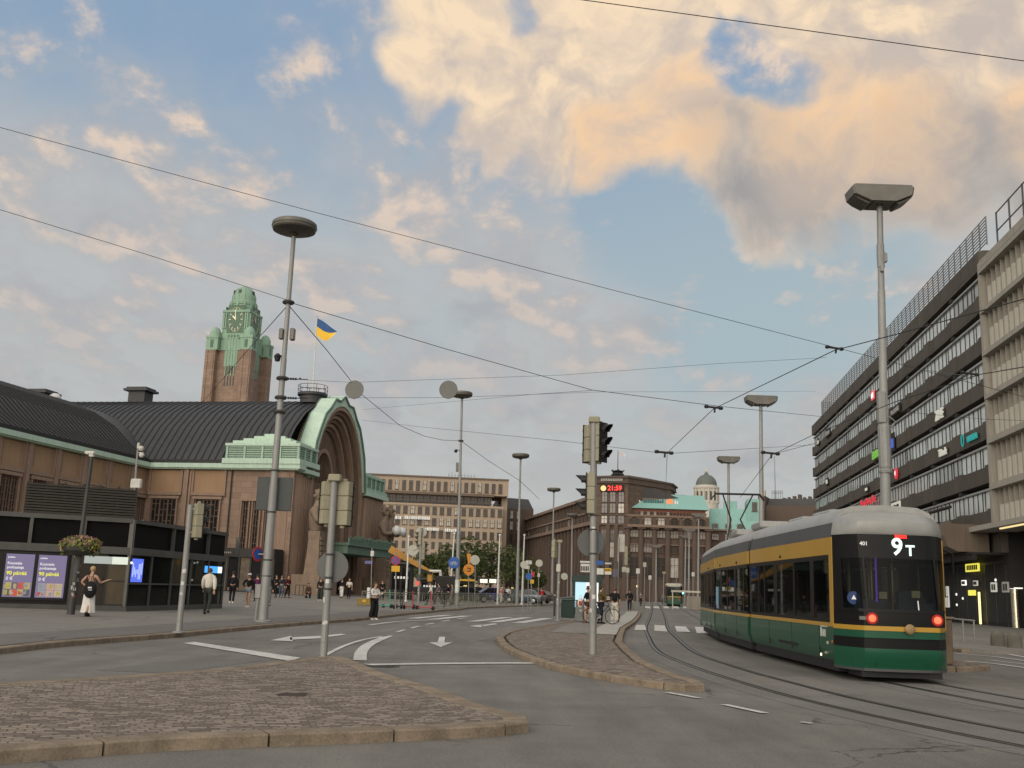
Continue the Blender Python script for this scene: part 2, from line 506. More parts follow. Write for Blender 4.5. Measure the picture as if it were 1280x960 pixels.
# the small island with the buffer block to the right of the tram
isl3 = [Vector((9.6, 25.6, 0)), Vector((10.6, 25.0, 0)), Vector((12.0, 26.3, 0)), Vector((12.2, 27.2, 0)), Vector((11.4, 32, 0)), Vector((10.0, 36, 0)), Vector((9.8, 30, 0))]
island(isl3, 'traffic_island', .2); kerb(isl3, 'kerb', w=.2, stone=1.2, closed=True)
# far pavement before the shops on the right
rp = MB()
R0 = Vector((35.198, 78, 0)); RU = Vector((math.sin(math.atan(180/1300)), math.cos(math.atan(180/1300)), 0)); RV = Vector((RU.y, -RU.x, 0))
def RP(s, t, z=0): return R0 + RU * s + RV * t + Vector((0, 0, z))
rpl = [RP(-45, -14.0), RP(-20, -14.5), RP(0, -15.5), RP(30, -16), RP(100, -16)]
rp.prism([tuple((p + RV * .3)[:2]) for p in rpl] + [tuple((p + RV * 40)[:2]) for p in reversed(rpl)], 0, .118)
struct(rp.build('pavement', M_PAVE))
kerb(list(reversed(rpl)), 'kerb', w=.3, stone=2)

# ---- tram tracks
M_RAIL = mat('rail_steel', (.10, .095, .09), .38, .7, var=.3, fine=20)
M_GROOVE = mat('rail_groove', (.012, .011, .010), .9, var=.3)
T1 = [Vector(p) for p in ((12.5, 3.2, 0), (9.3, 7.3, 0), (7.55, 10, 0), (6.25, 12.9, 0), (5.3, 16.9, 0), (4.92, 20.6, 0), (4.75, 24.3, 0), (4.85, 30, 0), (5.95, 40, 0), (7.25, 50.5, 0), (9.8, 68, 0), (15.8, 110, 0), (23.2, 163, 0), (30, 215, 0))]
T2 = [Vector(p) for p in ((11.4, 8, 0), (9.6, 12.5, 0), (8.6, 17, 0), (8.12, 21, 0), (8.03, 25, 0), (8.10, 30, 0), (8.52, 35, 0), (9.25, 40, 0), (10.6, 50, 0), (13.1, 68, 0), (19.1, 110, 0), (26.5, 163, 0), (33.3, 215, 0))]
T1S, T2S = catmull(T1, 10), catmull(T2, 10)
def ribbon(line, w, z, mb):
    a, b = offs(line, w / 2), offs(line, -w / 2)
    mb.sheet([[Vector((p.x, p.y, z)), Vector((q.x, q.y, z))] for p, q in zip(a, b)])
for T in (T1S, T2S):
    mb = MB(); ribbon(T, 2.15, .004, mb); struct(mb.build('tram_track_bed', M_BED, fix=False))
    mb = MB()
    for s in (-1, 1):
        r = offs(T, s * .53); ribbon(r, .075, .010, mb)
    struct(mb.build('tram_track', M_RAIL, fix=False))
    mb = MB()
    for s in (-1, 1): ribbon(offs(T, s * .465), .055, .011, mb); ribbon(offs(T, s * .585), .02, .0105, mb)
    struct(mb.build('tram_track', M_GROOVE, fix=False))

# ---- painted markings
def P4(*px, z=.014):
    return [G(x, y) + Vector((0, 0, z)) for x, y in px]
def paint(polys, z=.014):
    mb = MB()
    for p in polys:
        mb.add([Vector((q.x, q.y, z)) for q in p], [tuple(range(len(p)))])
    o = struct(mb.build('road_marking', M_PAINT, fix=False))
    me = o.data
    for q in me.polygons:
        if q.normal.z < 0: q.flip()
    return o
def line(px, w, z=.014):
    pts = catmull([G(x, y) for x, y in px], 6) if len(px) > 2 else [G(x, y) for x, y in px]
    mb = MB(); ribbon(pts, w, z, mb)
    o = mb.build('road_marking', M_PAINT, fix=False)
    for q in o.data.polygons:
        if q.normal.z < 0: q.flip()
    return struct(o)
paint([P4((229,804.5),(243,803),(376,823),(362,827))])
line([(400,823),(430,808),(455,800),(484,795)], .12)
line([(450,826),(452,815),(463,805),(486,795)], .28)
for q in (((496,790.5),(506,787.5)),((514,785.5),(524,783)),((532,781),(542,779.2)),((552,777),(562,775.5)),((572,773.8),(582,772.6))): line(list(q), .16)
line([(459,831.5),(560,830),(640,829.5),(694,830)], .36)
# arrows: a head and a shaft each
paint([P4((536,803.5),(566,803.5),(551,809.5)), P4((547,803.4),(555.5,803.4),(556.5,796.5),(549,796.5))])
paint([P4((338,801),(364,795.3),(366,802.2)), P4((362,797.2),(400,795.3),(426,792.8),(433,793.6),(402,798.2),(363,800.4))])
paint([P4((586,783),(604,781),(602,784.5)), P4((602,781.6),(618,779.6),(622,780.6),(602,783.6))])
zb = [((462,780.5),(513,775.8)), ((478,779.3),(534,774.6)), ((514,773.4),(561,769)), ((541,774.6),(583,770)), ((590,777.2),(634,771.8)), ((617,778),(658,772)), ((647,779),(684,773))]
paint([P4((a[0]-9,a[1]),(a[0]+9,a[1]),(b[0]+8,b[1]),(b[0]-6,b[1])) for a, b in zb[2:]])
line([(462,781.5),(500,777),(540,775.3)], .22)
line([(834,866.5),(874,873.5)], .13); line([(905,881.5),(957,892.5)], .13); line([(1001,903.5),(1015,905.5)], .10)
paint([P4((793,788),(808,788),(806,781.5),(795,781.5)), P4((818,789),(834.5,790),(831,782.5),(818,781.5)), P4((846,790),(863,790.5),(857,783.5),(843.5,783)), P4((871,792),(889,792.5),(882,784.5),(868.5,783.8))], z=.018)
paint([P4((x,760.2),(x+7.5,760.8),(x+6,758.2),(x-.5,757.8)) for x in (806,817,829,841.5,854,866)], z=.018)
line([(1196,808.5),(1236,814.5),(1290,823)], .22); line([(1196,817),(1240,821),(1300,829)], .16); line([(1204,826.5),(1250,831),(1300,838)], .2)
line([(1240,826),(1300,833)], .1)
# hole where setts are missing, and a litter of small pale scraps
hp = G(367, 868, .115)
mb = MB()
mb.add([hp + Vector((math.cos(q) * .2 * random.uniform(.7, 1.2), math.sin(q) * .3 * random.uniform(.6, 1.2), .0)) for q in [2 * PI * k / 11 for k in range(11)]], [tuple(range(11))])
struct(mb.build('loose_soil', mat('loose_soil', (.05, .035, .025), .95, var=.5, fine=40), fix=False))

# repairs in the asphalt, the darker strip along the kerb, and iron covers
M_DPAT = asphalt('asphalt_repair', (.135, .126, .112), .2); M_LPAT = asphalt('asphalt_worn', (.175, .162, .146), .22)
def patch(px, m, z=.0035):
    mb = MB(); mb.add([Vector((q.x, q.y, z)) for q in [G(x, y) for x, y in px]], [tuple(range(len(px)))])
    o = mb.build('asphalt_patch', m, fix=False)
    for q in o.data.polygons:
        if q.normal.z < 0: q.flip()
    return struct(o)
patch(((905, 846), (1005, 846), (1085, 868), (985, 872)), M_LPAT, .0062)
patch(((120, 838), (250, 822), (330, 826), (215, 842)), M_DPAT)
patch(((560, 792), (640, 783), (655, 790), (590, 803)), M_LPAT)
mb = MB(); k0 = [p for p in KLS if 0 < p.y < 62]
mb.sheet([[Vector((p.x - d, p.y, zf(p.x - d, p.y) + .003)) for d in (.31, 2.2)] for p in k0])
struct(mb.build('pavement', asphalt('pavement_dark', (.140, .128, .116), .2), fix=False))
M_IRONC = mat('cast_iron', (.035, .033, .030), .55, .5, var=.4, fine=30)
for i, (x, y, lab) in enumerate(((478, 833, 'round iron manhole cover beside the island tip at the stop line'), (660, 812, 'round iron manhole cover left of the refuge kerb'))):
    c = G(x, y); o = thing('manhole_cover', lab, 'manhole cover', c)
    mb = MB(); mb.lathe([(.34, 0), (.34, .006), (.30, .007), (0, .007)], (0, 0, 0), 24); mb.build('cover', M_IRONC, o)
    mb = MB()
    for k in range(5): mb.box(-.22, .22, -.2 + k*.1 - .02, -.2 + k*.1 + .02, .007, .011)
    mb.build('ribs', M_IRONC, o)
# ================================================================== RAILWAY STATION
SA = math.atan(265 / 1300)
SO = Vector((-20.29, 100.0, 0.0))
SU = Vector((math.sin(SA), math.cos(SA), 0)); SV = Vector((-math.cos(SA), math.sin(SA), 0))
M_GRAN = masonry('pink_granite', (.315, .222, .168), (.16, .105, .078), 1.15, .55, .13, .012, .85, .25, .3)
M_GRANS = mat('smooth_granite', (.300, .210, .158), .82, var=.22, scale=.6, fine=14, bmp=.2, streak=.45, spec=.2)
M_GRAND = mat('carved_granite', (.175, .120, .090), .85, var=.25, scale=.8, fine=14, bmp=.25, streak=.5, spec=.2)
M_PANEL = mat('ochre_panel', (.345, .225, .138), .85, var=.14, scale=.5, fine=20, bmp=.1, streak=.4, spec=.2)
M_COPL = mat('pale_top_lit_copper', (.46, .60, .49), .6, var=.14, scale=.5, fine=9, streak=.5)  # paler copper; on the cornice the light from above is put into the colour
M_COPT = mat('tower_copper', (.245, .375, .275), .65, var=.22, scale=.4, fine=6, bmp=.1, streak=.55)
M_COPTD = mat('tower_copper_dark', (.10, .165, .115), .7, var=.25, scale=.4, fine=6, streak=.5)
M_STAT = mat('statue_granite', (.235, .175, .130), .85, var=.25, scale=1.2, fine=10, bmp=.25, streak=.3, spec=.2)
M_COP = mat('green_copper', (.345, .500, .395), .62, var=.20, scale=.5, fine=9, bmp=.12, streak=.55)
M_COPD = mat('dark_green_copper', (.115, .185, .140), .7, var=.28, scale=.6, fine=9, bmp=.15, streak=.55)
M_ROOF = mat('dark_sheet_roof', (.036, .037, .040), .55, var=.3, scale=.4, fine=12, streak=.5, spec=.45)
M_SEAM = mat('roof_seam', (.024, .024, .026), .6, var=.2)
M_IRON = mat('black_iron', (.022, .021, .020), .5, var=.3, spec=.5)
M_GLS = glassmat('dark_window_glass', (.020, .021, .022))
M_GREY = mat('grey_steel', (.235, .235, .225), .5, .35, var=.2, scale=2, fine=18)
M_DKGREY = mat('dark_grey_paint', (.060, .060, .058), .55, var=.25, scale=2)

station = thing('railway_station', 'pink granite railway station with green copper arched portal and dark ribbed roofs', 'station', SO, PI / 2 - SA)
S = station
VB = 15.95
# ---- walls -------------------------------------------------------------------
w = MB()
w.box(-0.0, 1.2, 0.35, VB + .6, -1, 12.1)                 # west wall of the portal block (B)
w.box(-44, 0.2, VB, VB + 1.2, -1, 12.1)                   # wing wall along the forecourt (A)
w.box(-44, -43, VB, 49, -1, 12.1)
w.box(19.4, 26.4, 0.2, 14, -1, 11.5); w.box(26, 27, .2, 40, -1, 11.5)
w.build('wall', M_GRAN, S)
# openings: recessed window bays cut as dark reveals with frames in front of the masonry
winA = [-1.0, -4.95, -8.8, -12.7, -16.5, -20.4, -24.3, -28.2, -32.1]
gr_rows = 6
def grille(mb, ax, c0, c1, d, z0, z1, n):
    """stone mullions with little cross pieces standing in a window"""
    for k in range(n + 1):
        q = c0 + (c1 - c0) * k / n
        wd = .025 if k % 2 else .06
        if ax == 'x': mb.box(q - wd, q + wd, d - .10, d + .02, z0, z1)
        else: mb.box(d - .10, d + .02, q - wd, q + wd, z0, z1)
    m = int((z1 - z0) / .55)
    for i in range(m):
        z = z0 + .3 + i * .55
        for k in range(n):
            if (i + k) % 3 == 0: continue
            a = c0 + (c1 - c0) * (k + .15) / n; b = c0 + (c1 - c0) * (k + .85) / n
            if ax == 'x': mb.box(a, b, d - .06, d, z, z + .07)
            else: mb.box(d - .06, d, a, b, z, z + .07)
def window_x(c, wd, z0, z1):
    g = MB(); g.box(c - wd/2, c + wd/2, VB - .03, VB + .01, z0, z1)
    o = g.build('window', M_GLS, S)
    g = MB(); grille(g, 'x', c - wd/2 + .1, c + wd/2 - .1, VB - .06, z0, z1, 6); g.build('grille', M_GRAND, o)
    f = MB()
    f.box(c - wd/2 - .1, c - wd/2, VB - .30, VB + .02, z0 - .2, z1 + .1); f.box(c + wd/2, c + wd/2 + .1, VB - .30, VB + .02, z0 - .2, z1 + .1)
    f.box(c - wd/2 - .22, c + wd/2 + .22, VB - .34, VB + .02, z1 + .1, z1 + .38)
    f.build('frame', M_GRANS, o)
def window_y(c, wd, z0, z1, n=6):
    g = MB(); g.box(-.03, .01, c - wd/2, c + wd/2, z0, z1)
    o = g.build('window', M_GLS, S)
    g = MB(); grille(g, 'y', c - wd/2 + .1, c + wd/2 - .1, -.06, z0, z1, n); g.build('grille', M_GRAND, o)
    f = MB()
    f.box(-.30, .02, c - wd/2 - .1, c - wd/2, z0 - .2, z1 + .1); f.box(-.30, .02, c + wd/2, c + wd/2 + .1, z0 - .2, z1 + .1)
    f.box(-.34, .02, c - wd/2 - .2, c + wd/2 + .2, z1 + .1, z1 + .36)
    f.build('frame', M_GRANS, o)
for c in winA: window_x(c, 2.3, 3.6, 9.1)
window_y(9.1, 2.7, 3.4, 9.1); window_y(13.7, 2.8, 3.4, 9.1)
window_y(5.05, .75, 4.2, 9.0, 2); window_y(3.9, .75, 4.2, 9.0, 2); window_y(2.75, .6, 4.2, 9.0, 2)
# panels above the windows and the pilasters between
for c in winA:
    p = MB(); p.box(c - 1.45, c + 1.45, VB - .10, VB + .02, 9.85, 12.0)
    p.mi = 1
    p.box(c - 1.62, c - 1.45, VB - .26, VB, 9.7, 12.08); p.box(c + 1.45, c + 1.62, VB - .26, VB, 9.7, 12.08); p.box(c - 1.62, c + 1.62, VB - .28, VB, 9.55, 9.85)
    p.box(c - 1.15, c - 1.08, VB - .14, VB - .08, 10.2, 11.8); p.box(c + 1.08, c + 1.15, VB - .14, VB - .08, 10.2, 11.8)
    p.build('panel', [M_PANEL, M_GRANS], S)
for c in (9.1, 13.7):
    p = MB(); p.box(-.10, .02, c - 1.6, c + 1.6, 9.85, 12.0)
    p.mi = 1
    p.box(-.26, 0, c - 1.8, c - 1.6, 9.7, 12.08); p.box(-.26, 0, c + 1.6, c + 1.8, 9.7, 12.08); p.box(-.28, 0, c - 1.8, c + 1.8, 9.55, 9.85)
    p.build('panel', [M_PANEL, M_GRANS], S)
for k in range(len(winA) - 1):
    c = (winA[k] + winA[k + 1]) / 2
    p = MB(); p.box(c - .17, c + .17, VB - .38, VB + .02, -1, 12.06); p.box(c - .32, c - .2, VB - .22, VB + .02, -1, 12.04); p.box(c + .2, c + .32, VB - .22, VB + .02, -1, 12.04)
    p.build('pilaster', M_GRANS, S)
p = MB(); p.box(-.38, .02, 11.25, 11.55, -1, 12.06); p.box(-.22, .02, 10.98, 11.18, -1, 12.04); p.box(-.22, .02, 11.62, 11.82, -1, 12.04); p.build('pilaster', M_GRANS, S)
p = MB(); p.tube((-.16, 6.75, -.5), (-.16, 6.75, 12.05), .07); p.build('drainpipe', M_IRON, S)
# fluted rounded corner of the portal block
p = MB()
for k in range(9):
    a = PI * .5 * k / 8
    cx, cy = 1.5 - 1.5 * math.cos(a), .35 + 1.1 - 1.1 * math.sin(a)
    p.tube((cx, cy, -1), (cx, cy, 11.9), .30, n=8)
for y in (1.7, 2.15): p.tube((0.05, y, -1), (.05, y, 11.9), .17, n=8)
for k in range(5): p.tube((1.9 + k * .55, .22, -1), (1.9 + k * .55, .22, 11.7), .22, n=8)
p.box(1.2, 4.8, .35, 14, -1, 12.0)
p.build('fluted_corner', M_GRANS, S, smooth=True)
p = MB()
for k in range(8): p.tube((20.0 + k * .8, .15, -1), (20 + k * .8, .15, 11.3), .36, n=8)
p.build('fluted_corner', M_GRANS, S, smooth=True)
# base course
p = MB(); p.box(-.45, .3, .6, VB, -1, 1.9); p.box(-44, -.4, VB - .45, VB + .3, -1, 1.9); p.build('plinth', M_GRAN, S)
# copper cornice
p = MB()
p.box(-.55, .9, -.25, VB - .55, 12.1, 12.22); p.box(-.75, .9, -.45, VB - .75, 12.22, 12.66)
p.box(-44, .9, VB - .55, VB + 1, 12.1, 12.221); p.box(-44, .9, VB - .749, VB + 1, 12.221, 12.661)
p.box(.9, 4.4, -.45, .9, 12.0, 12.4)
p.box(19.2, 26.9, -.5, 14, 11.5, 11.95)
p.build('cornice', M_COPL, S)
# copper cap of the near block: louvred drum and stepped lid
def copper_cap(x0, x1, y0, y1, z):
    p = MB()
    p.box(x0, x1, y0, y1, z, z + .5)
    p.box(x0 + .35, x1 - .35, y0 + .35, y1 - .35, z + .5, z + 1.75)
    p.box(x0 + .15, x1 - .15, y0 + .15, y1 - .15, z + 1.75, z + 2.0)
    for k in range(4):
        i = .5 + k * .55; p.box(x0 + i, x1 - i, y0 + i * 1.5, y1 - i * 1.5, z + 2.0 + k * .3, z + 2.3 + k * .3)
    o = p.build('copper_cap', M_COPL if x0 < 0 else M_COP, S)
    p = MB()
    ny = max(2, round((y1 - y0) / 2.3)); nx = max(2, round((x1 - x0) / 1.6))
    for k in range(ny + 1):
        q = y0 + .35 + (y1 - y0 - .7) * k / ny
        for xx in (x0 + .22, x1 - .34): p.box(xx, xx + .12, q - .1, q + .1, z + .5, z + 1.75)
    for k in range(nx + 1):
        q = x0 + .35 + (x1 - x0 - .7) * k / nx
        for yy in (y0 + .22, y1 - .34): p.box(q - .1, q + .1, yy, yy + .12, z + .5, z + 1.75)
    p.mi = 1
    for k in range(5):
        zz = z + .62 + k * .22
        p.box(x0 + .27, x1 - .27, y0 + .29, y1 - .29, zz, zz + .10)
    p.build('louvre', [M_COP, M_COPD], o)
copper_cap(-.86, 4.3, -.47, 7.6, 12.66)
copper_cap(19.6, 26.6, -.3, 6.5, 11.95)
# ---- the barrel roof behind the portal and the wing roof -------------------------------
prof = [(-.6, 12.66), (-.6, 13.0), (.6, 14.6), (2.4, 16.7), (4.6, 18.5), (7.0, 19.75), (9.2, 20.5), (11, 20.75), (12.8, 20.5), (15, 19.75), (17.4, 18.5), (19.6, 16.7), (21.4, 14.6), (22.6, 12.9)]
r = MB(); r.sheet([[Vector((u, v, z)) for u, z in prof] for v in (1.6, 20, 52)])
r.build('roof', M_ROOF, S, smooth=True, fix=False)
rs = MB()
for k in range(48):
    v = 2.0 + k * .72
    rs.path([(u, v, z + .04) for u, z in prof[1:9]], .075, 4, caps=False)
rs.build('roof_seam', M_SEAM, S)
wprof = [(VB - .6, 12.66), (VB - .6, 13.0), (17.3, 14.6), (19.3, 16.7), (21.8, 18.4), (24.6, 19.6), (28, 20.5), (32, 20.75), (36, 20.5), (44, 17), (50, 12.9)]
wprof = [(v, 12.66 + (z - 12.66)*.86) for v, z in wprof]
r = MB(); r.sheet([[Vector((u, v, z - .03)) for v, z in wprof] for u in (-46, -10, 11)])
r.build('roof', M_ROOF, S, smooth=True, fix=False)
rs = MB()
for k in range(62):
    u = -45 + k * .72
    if u > 9: break
    # a seam ends where the wing roof dives under the barrel roof
    hb = 0 if u < -.6 else next((z0 + (z1 - z0) * (u - a) / (b - a) for (a, z0), (b, z1) in zip(prof[1:], prof[2:]) if a <= u <= b), 99)
    pts = [(u, v, z + .03) for v, z in wprof[1:9] if z + .1 > hb]
    if len(pts) > 1: rs.path(pts, .075, 4, caps=False)
rs.build('roof_seam', M_SEAM, S)
gd = MB(); gd.box(-46, -.9, VB - .62, VB - .5, 12.66, 13.02)
gd.box(-.62, -.5, 7.6, VB - .6, 12.66, 13.02)
gd.build('snow_guard', M_SEAM, S)
for (uu, vv, sx, sy, h, nm) in ((11.0, 24.2, 1.8, 2.0, 1.5, 'chimney'), (9.0, 35.5, 2.0, 2.4, .9, 'chimney')):
    p = MB(); p.box(uu - sx/2, uu + sx/2, vv - sy/2, vv + sy/2, 20.2, 20.5 + h); p.box(uu - sx*.72, uu + sx*.72, vv - sy*.72, vv + sy*.72, 20.5 + h, 20.75 + h); p.box(uu - sx*.6, uu + sx*.6, vv - sy*.6, vv + sy*.6, 20.75 + h, 20.95 + h)
    p.build(nm, M_ROOF, S)
p = MB(); p.ball((9, 33.6, 21.0), .7, 10, (1, 1, .8)); p.build('roof_dome', mat('white_fibreglass', (.6, .6, .6), .4), S, smooth=True)
# round look-out with a railing on the ridge, foot of the flagpole
p = MB(); p.lathe([(1.3, 20.3), (1.3, 21.1), (1.6, 21.15), (1.6, 21.4), (1.5, 21.45)], (9.2, 2.9, 0), 20); o = p.build('ridge_turret', M_ROOF, S, smooth=True)
p = MB()
for z in (21.8, 22.25): p.path([(9.2 + 1.55 * math.cos(q), 2.9 + 1.55 * math.sin(q), z) for q in [2*PI*k/20 for k in range(21)]], .03, 5)
for k in range(10): q = 2*PI*k/10; p.tube((9.2 + 1.55*math.cos(q), 2.9 + 1.55*math.sin(q), 21.4), (9.2 + 1.55*math.cos(q), 2.9 + 1.55*math.sin(q), 22.28), .03, n=5)
p.build('turret_railing', M_IRON, o)

# ---- portal: copper hood, stepped granite arch, tympanum window ----------------------------
half = [(-8.15, -1), (-8.15, 9.0), (-7.95, 12.4), (-7.2, 15.9), (-5.4, 18.5), (-3.1, 20.6)]
def arch(scale_u, dz, ztop):
    """closed outline list from left foot over the crown to right foot"""
    L = [(u * scale_u, z if z < 5 else z + dz) for u, z in half]
    return [(11 + u, z) for u, z in L] + [(11, ztop)] + [(11 - u, z) for u, z in reversed(L)]
AC = 11.0
def band(mb, outer, inner, v0, v1):
    """an arch-shaped band: front face at v0, back at v1"""
    n = len(outer)
    a = [Vector((u, v0, z)) for u, z in outer]; b = [Vector((u, v0, z)) for u, z in inner]
    c = [Vector((u, v1, z)) for u, z in outer]; d = [Vector((u, v1, z)) for u, z in inner]
    vs = a + b + c + d; fs = []
    for i in range(n - 1):
        j = i + 1
        fs += [(i, j, n + j, n + i), (2*n + i, 3*n + i, 3*n + j, 2*n + j), (i, 2*n + i, 2*n + j, j), (n + i, n + j, 3*n + j, 3*n + i)]
    mb.add(vs, fs)
def smooth_arch(hw, zs, ztop, zb=-1, n=14, p=.62):
    """pointed-round arch outline: half width hw, springing zs, crown ztop"""
    out = [(AC - hw, zb), (AC - hw, zs)]
    for k in range(1, 2 * n):
        t = -1 + k / n
        out.append((AC + hw * t, zs + (ztop - zs) * (max(0, 1 - abs(t) ** 2.1)) ** p))
    return out + [(AC + hw, zs), (AC + hw, zb)]
sc_out = []   # scalloped outer edge of the hood
base = smooth_arch(8.35, 10.2, 21.35, 9.6, 14)
for i, (u, z) in enumerate(base): sc_out.append((u, z))
keep = [(AC - 8.05, 11.75), (AC - 8.15, 12.2), (AC - 7.85, 13.4), (AC - 7.35, 15.6), (AC - 6.4, 17.2), (AC - 5.3, 18.75), (AC - 4.0, 19.6), (AC - 2.7, 20.75), (AC - 1.3, 20.75), (AC, 21.5)]
outer = keep + [(2 * AC - u, z) for u, z in reversed(keep[:-1])]
ik = [(AC - 7.45, 11.75), (AC - 7.42, 12.2), (AC - 7.1, 13.3), (AC - 6.55, 15.0), (AC - 5.7, 16.7), (AC - 4.75, 17.9), (AC - 3.6, 19.0), (AC - 2.35, 19.75), (AC - 1.15, 20.15), (AC, 20.3)]
inner = ik + [(2 * AC - u, z) for u, z in reversed(ik[:-1])]
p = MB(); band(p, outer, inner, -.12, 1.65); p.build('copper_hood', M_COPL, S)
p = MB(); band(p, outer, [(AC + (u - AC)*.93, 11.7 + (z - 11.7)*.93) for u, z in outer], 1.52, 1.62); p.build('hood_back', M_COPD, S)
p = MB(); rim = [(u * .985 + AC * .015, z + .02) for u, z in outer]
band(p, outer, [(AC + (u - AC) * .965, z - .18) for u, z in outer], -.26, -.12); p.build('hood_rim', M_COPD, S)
prev = smooth_arch(7.85, 10.6, 20.2)
for k in range(6):
    hw = 7.75 - k * .42
    o_ = smooth_arch(hw, 10.6 - k * .15, 20.2 - k * .43); i_ = smooth_arch(hw - .36, 10.6 - k * .15, 20.2 - k * .43 - .38)
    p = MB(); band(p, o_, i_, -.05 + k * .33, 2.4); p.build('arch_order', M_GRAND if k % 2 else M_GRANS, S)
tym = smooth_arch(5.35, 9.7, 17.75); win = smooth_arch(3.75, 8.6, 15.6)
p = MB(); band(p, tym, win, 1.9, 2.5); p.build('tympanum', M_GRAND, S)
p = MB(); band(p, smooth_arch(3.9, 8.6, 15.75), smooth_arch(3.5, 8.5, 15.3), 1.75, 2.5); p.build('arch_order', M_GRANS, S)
p = MB(); p.extr([(u - AC, z) for u, z in smooth_arch(3.8, 8.6, 15.6, 6)], (AC, 2.6, 0), (1, 0, 0), (0, 0, 1), (0, .05, 0)); o = p.build('window', M_GLS, S)
p = MB()
for k in range(9):
    u = AC - 3.4 + k * .85; t = abs(u - AC) / 3.8
    p.box(u - .09, u + .09, 2.35, 2.6, 6, 8.6 + 7.0 * max(0, 1 - t ** 2.1) ** .62)
for z in (8, 10, 12): p.box(AC - 3.7, AC + 3.7, 2.45, 2.6, z, z + .12)
p.build('glazing_bars', M_GRAND, o)
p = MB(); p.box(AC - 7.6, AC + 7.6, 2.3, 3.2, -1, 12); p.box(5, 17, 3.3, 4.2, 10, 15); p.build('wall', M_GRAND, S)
# entrance: copper canopy band with ornament, dark doors below
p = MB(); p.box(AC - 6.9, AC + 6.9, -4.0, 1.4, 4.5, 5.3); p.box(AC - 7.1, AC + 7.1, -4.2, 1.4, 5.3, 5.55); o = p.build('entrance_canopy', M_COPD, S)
p = MB()
for k in range(46):
    u = AC - 6.9 + k * .306; h = random.uniform(.35, .85)
    p.box(u, u + random.uniform(.1, .24), -4.16, -4.0, 5.55, 5.55 + h)
    if k % 2: p.ball((u, -4.08, 5.7 + h * .6), .14, 6)
p.build('canopy_ornament', M_COPD, o)
p = MB(); p.box(AC - 6.4, AC + 6.4, 1.2, 1.4, -1, 4.5); o = p.build('door', M_GLS, S)
p = MB()
for k in range(11): u = AC - 6.4 + k * 1.28; p.box(u - .08, u + .08, 1.0, 1.2, -1, 4.5)
p.box(AC - 6.4, AC + 6.4, 1.02, 1.2, 3.0, 3.15)
p.build('door_frame', M_IRON, o)

# ---- clock tower ---------------------------------------------------------------------
TC = D(294, 505, 172); TB = SO.z
tower = thing('clock_tower', 'square pink granite clock tower with stepped green copper top and dome', 'clock tower', (TC.x, TC.y, 0), PI / 2 - SA)
TW = 5.0; TK = .60
def tz(y): return 1.55 + (725.5 - y) * 172 / 1300 * 1.012
zc, zb2, zd0, zd1 = tz(440) - .8, tz(402), tz(385), tz(357)
p = MB(); p.box(-TW, TW, -TW, TW, 0, tz(437)); p.build('shaft', M_GRAN, tower)
for sx in (-1, 1):
    for sy in (-1, 1):
        p = MB(); p.box(sx*TW - 1.55, sx*TW + 1.55, sy*TW - 1.55, sy*TW + 1.55, 0, zc) if False else p.box(sx*(TW+.35) - 1.5, sx*(TW+.35) + 1.5, sy*(TW+.35) - 1.5, sy*(TW+.35) + 1.5, 0, zc)
        for e in (-1, 1):
            p.box(sx*(TW+.35) - 1.65, sx*(TW+.35) + 1.65, sy*(TW+.35) + e*.9 - .25, sy*(TW+.35) + e*.9 + .25, 0, zc - .02)
        p.build('corner_buttress', M_GRAN, tower)
        x, y = sx*(TW + .1), sy*(TW + .1)
        p = MB(); p.box(x - 1.75, x + 1.75, y - 1.75, y + 1.75, zc, zc + 2.0); p.box(x - 1.9, x + 1.9, y - 1.9, y + 1.9, zc + 2.0, zc + 2.4)
        p.lathe([(1.6, zc + 2.4), (1.5, zc + 3.2), (1.0, zc + 3.8), (.3, zc + 4.1), (0, zc + 4.15)], (x, y, 0), 12)
        p.mi = 1
        p.box(x - 1.8, x + 1.8, y - .45, y + .45, zc + .4, zc + 1.7); p.box(x - .45, x + .45, y - 1.8, y + 1.8, zc + .4, zc + 1.7)
        p.build('corner_turret', [M_COPT, M_COPTD], tower)
# copper body with the clocks
p = MB(); p.box(-4.6, 4.6, -4.6, 4.6, tz(470), zc + 3.1); p.box(-5.2, 5.2, -5.2, 5.2, zc + .1, zc + 1.9); p.box(-3.9, 3.9, -3.9, 3.9, zc + 3.1, tz(395)); p.box(-4.15, 4.15, -4.15, 4.15, tz(395), tz(392))
for s in (-1, 1):
    for k in range(4):
        p.box(s*5.05 - .2, s*5.05 + .2, -1.4 + k*.85, -1.15 + k*.85, tz(478), tz(425))
        p.box(-1.4 + k*.85, -1.15 + k*.85, s*5.05 - .2, s*5.05 + .2, tz(478), tz(425))
p.box(-5.12, 5.12, -1.9, 1.9, tz(466), tz(428)); p.box(-1.9, 1.9, -5.12, 5.12, tz(466), tz(428))
for sx in (-1, 1):
    for sy in (-1, 1):
        for k in (0, .6): p.box(sx*(3.5 - k) - .18, sx*(3.5 - k) + .18, sy*4.02 - .2, sy*4.02 + .2, zc + 4, tz(396)); p.box(sx*4.02 - .2, sx*4.02 + .2, sy*(3.5 - k) - .18, sy*(3.5 - k) + .18, zc + 4, tz(396))
p.build('copper_belfry', M_COPT, tower)
p = MB(); p.lathe([(3.6, tz(392)), (3.6, zd0 + .2), (3.75, zd0 + .3), (3.75, zd0 + .8), (3.35, zd0 + 1.0)], (0, 0, 0), 24)
for k in range(12):
    q = 2*PI*k/12; p.bx((3.65*math.cos(q), 3.65*math.sin(q), tz(389) + .4), (.5, .5, 1.6), q)
p.build('dome_drum', M_COPT, tower, smooth=True)
zz0 = zd0 + 1.0
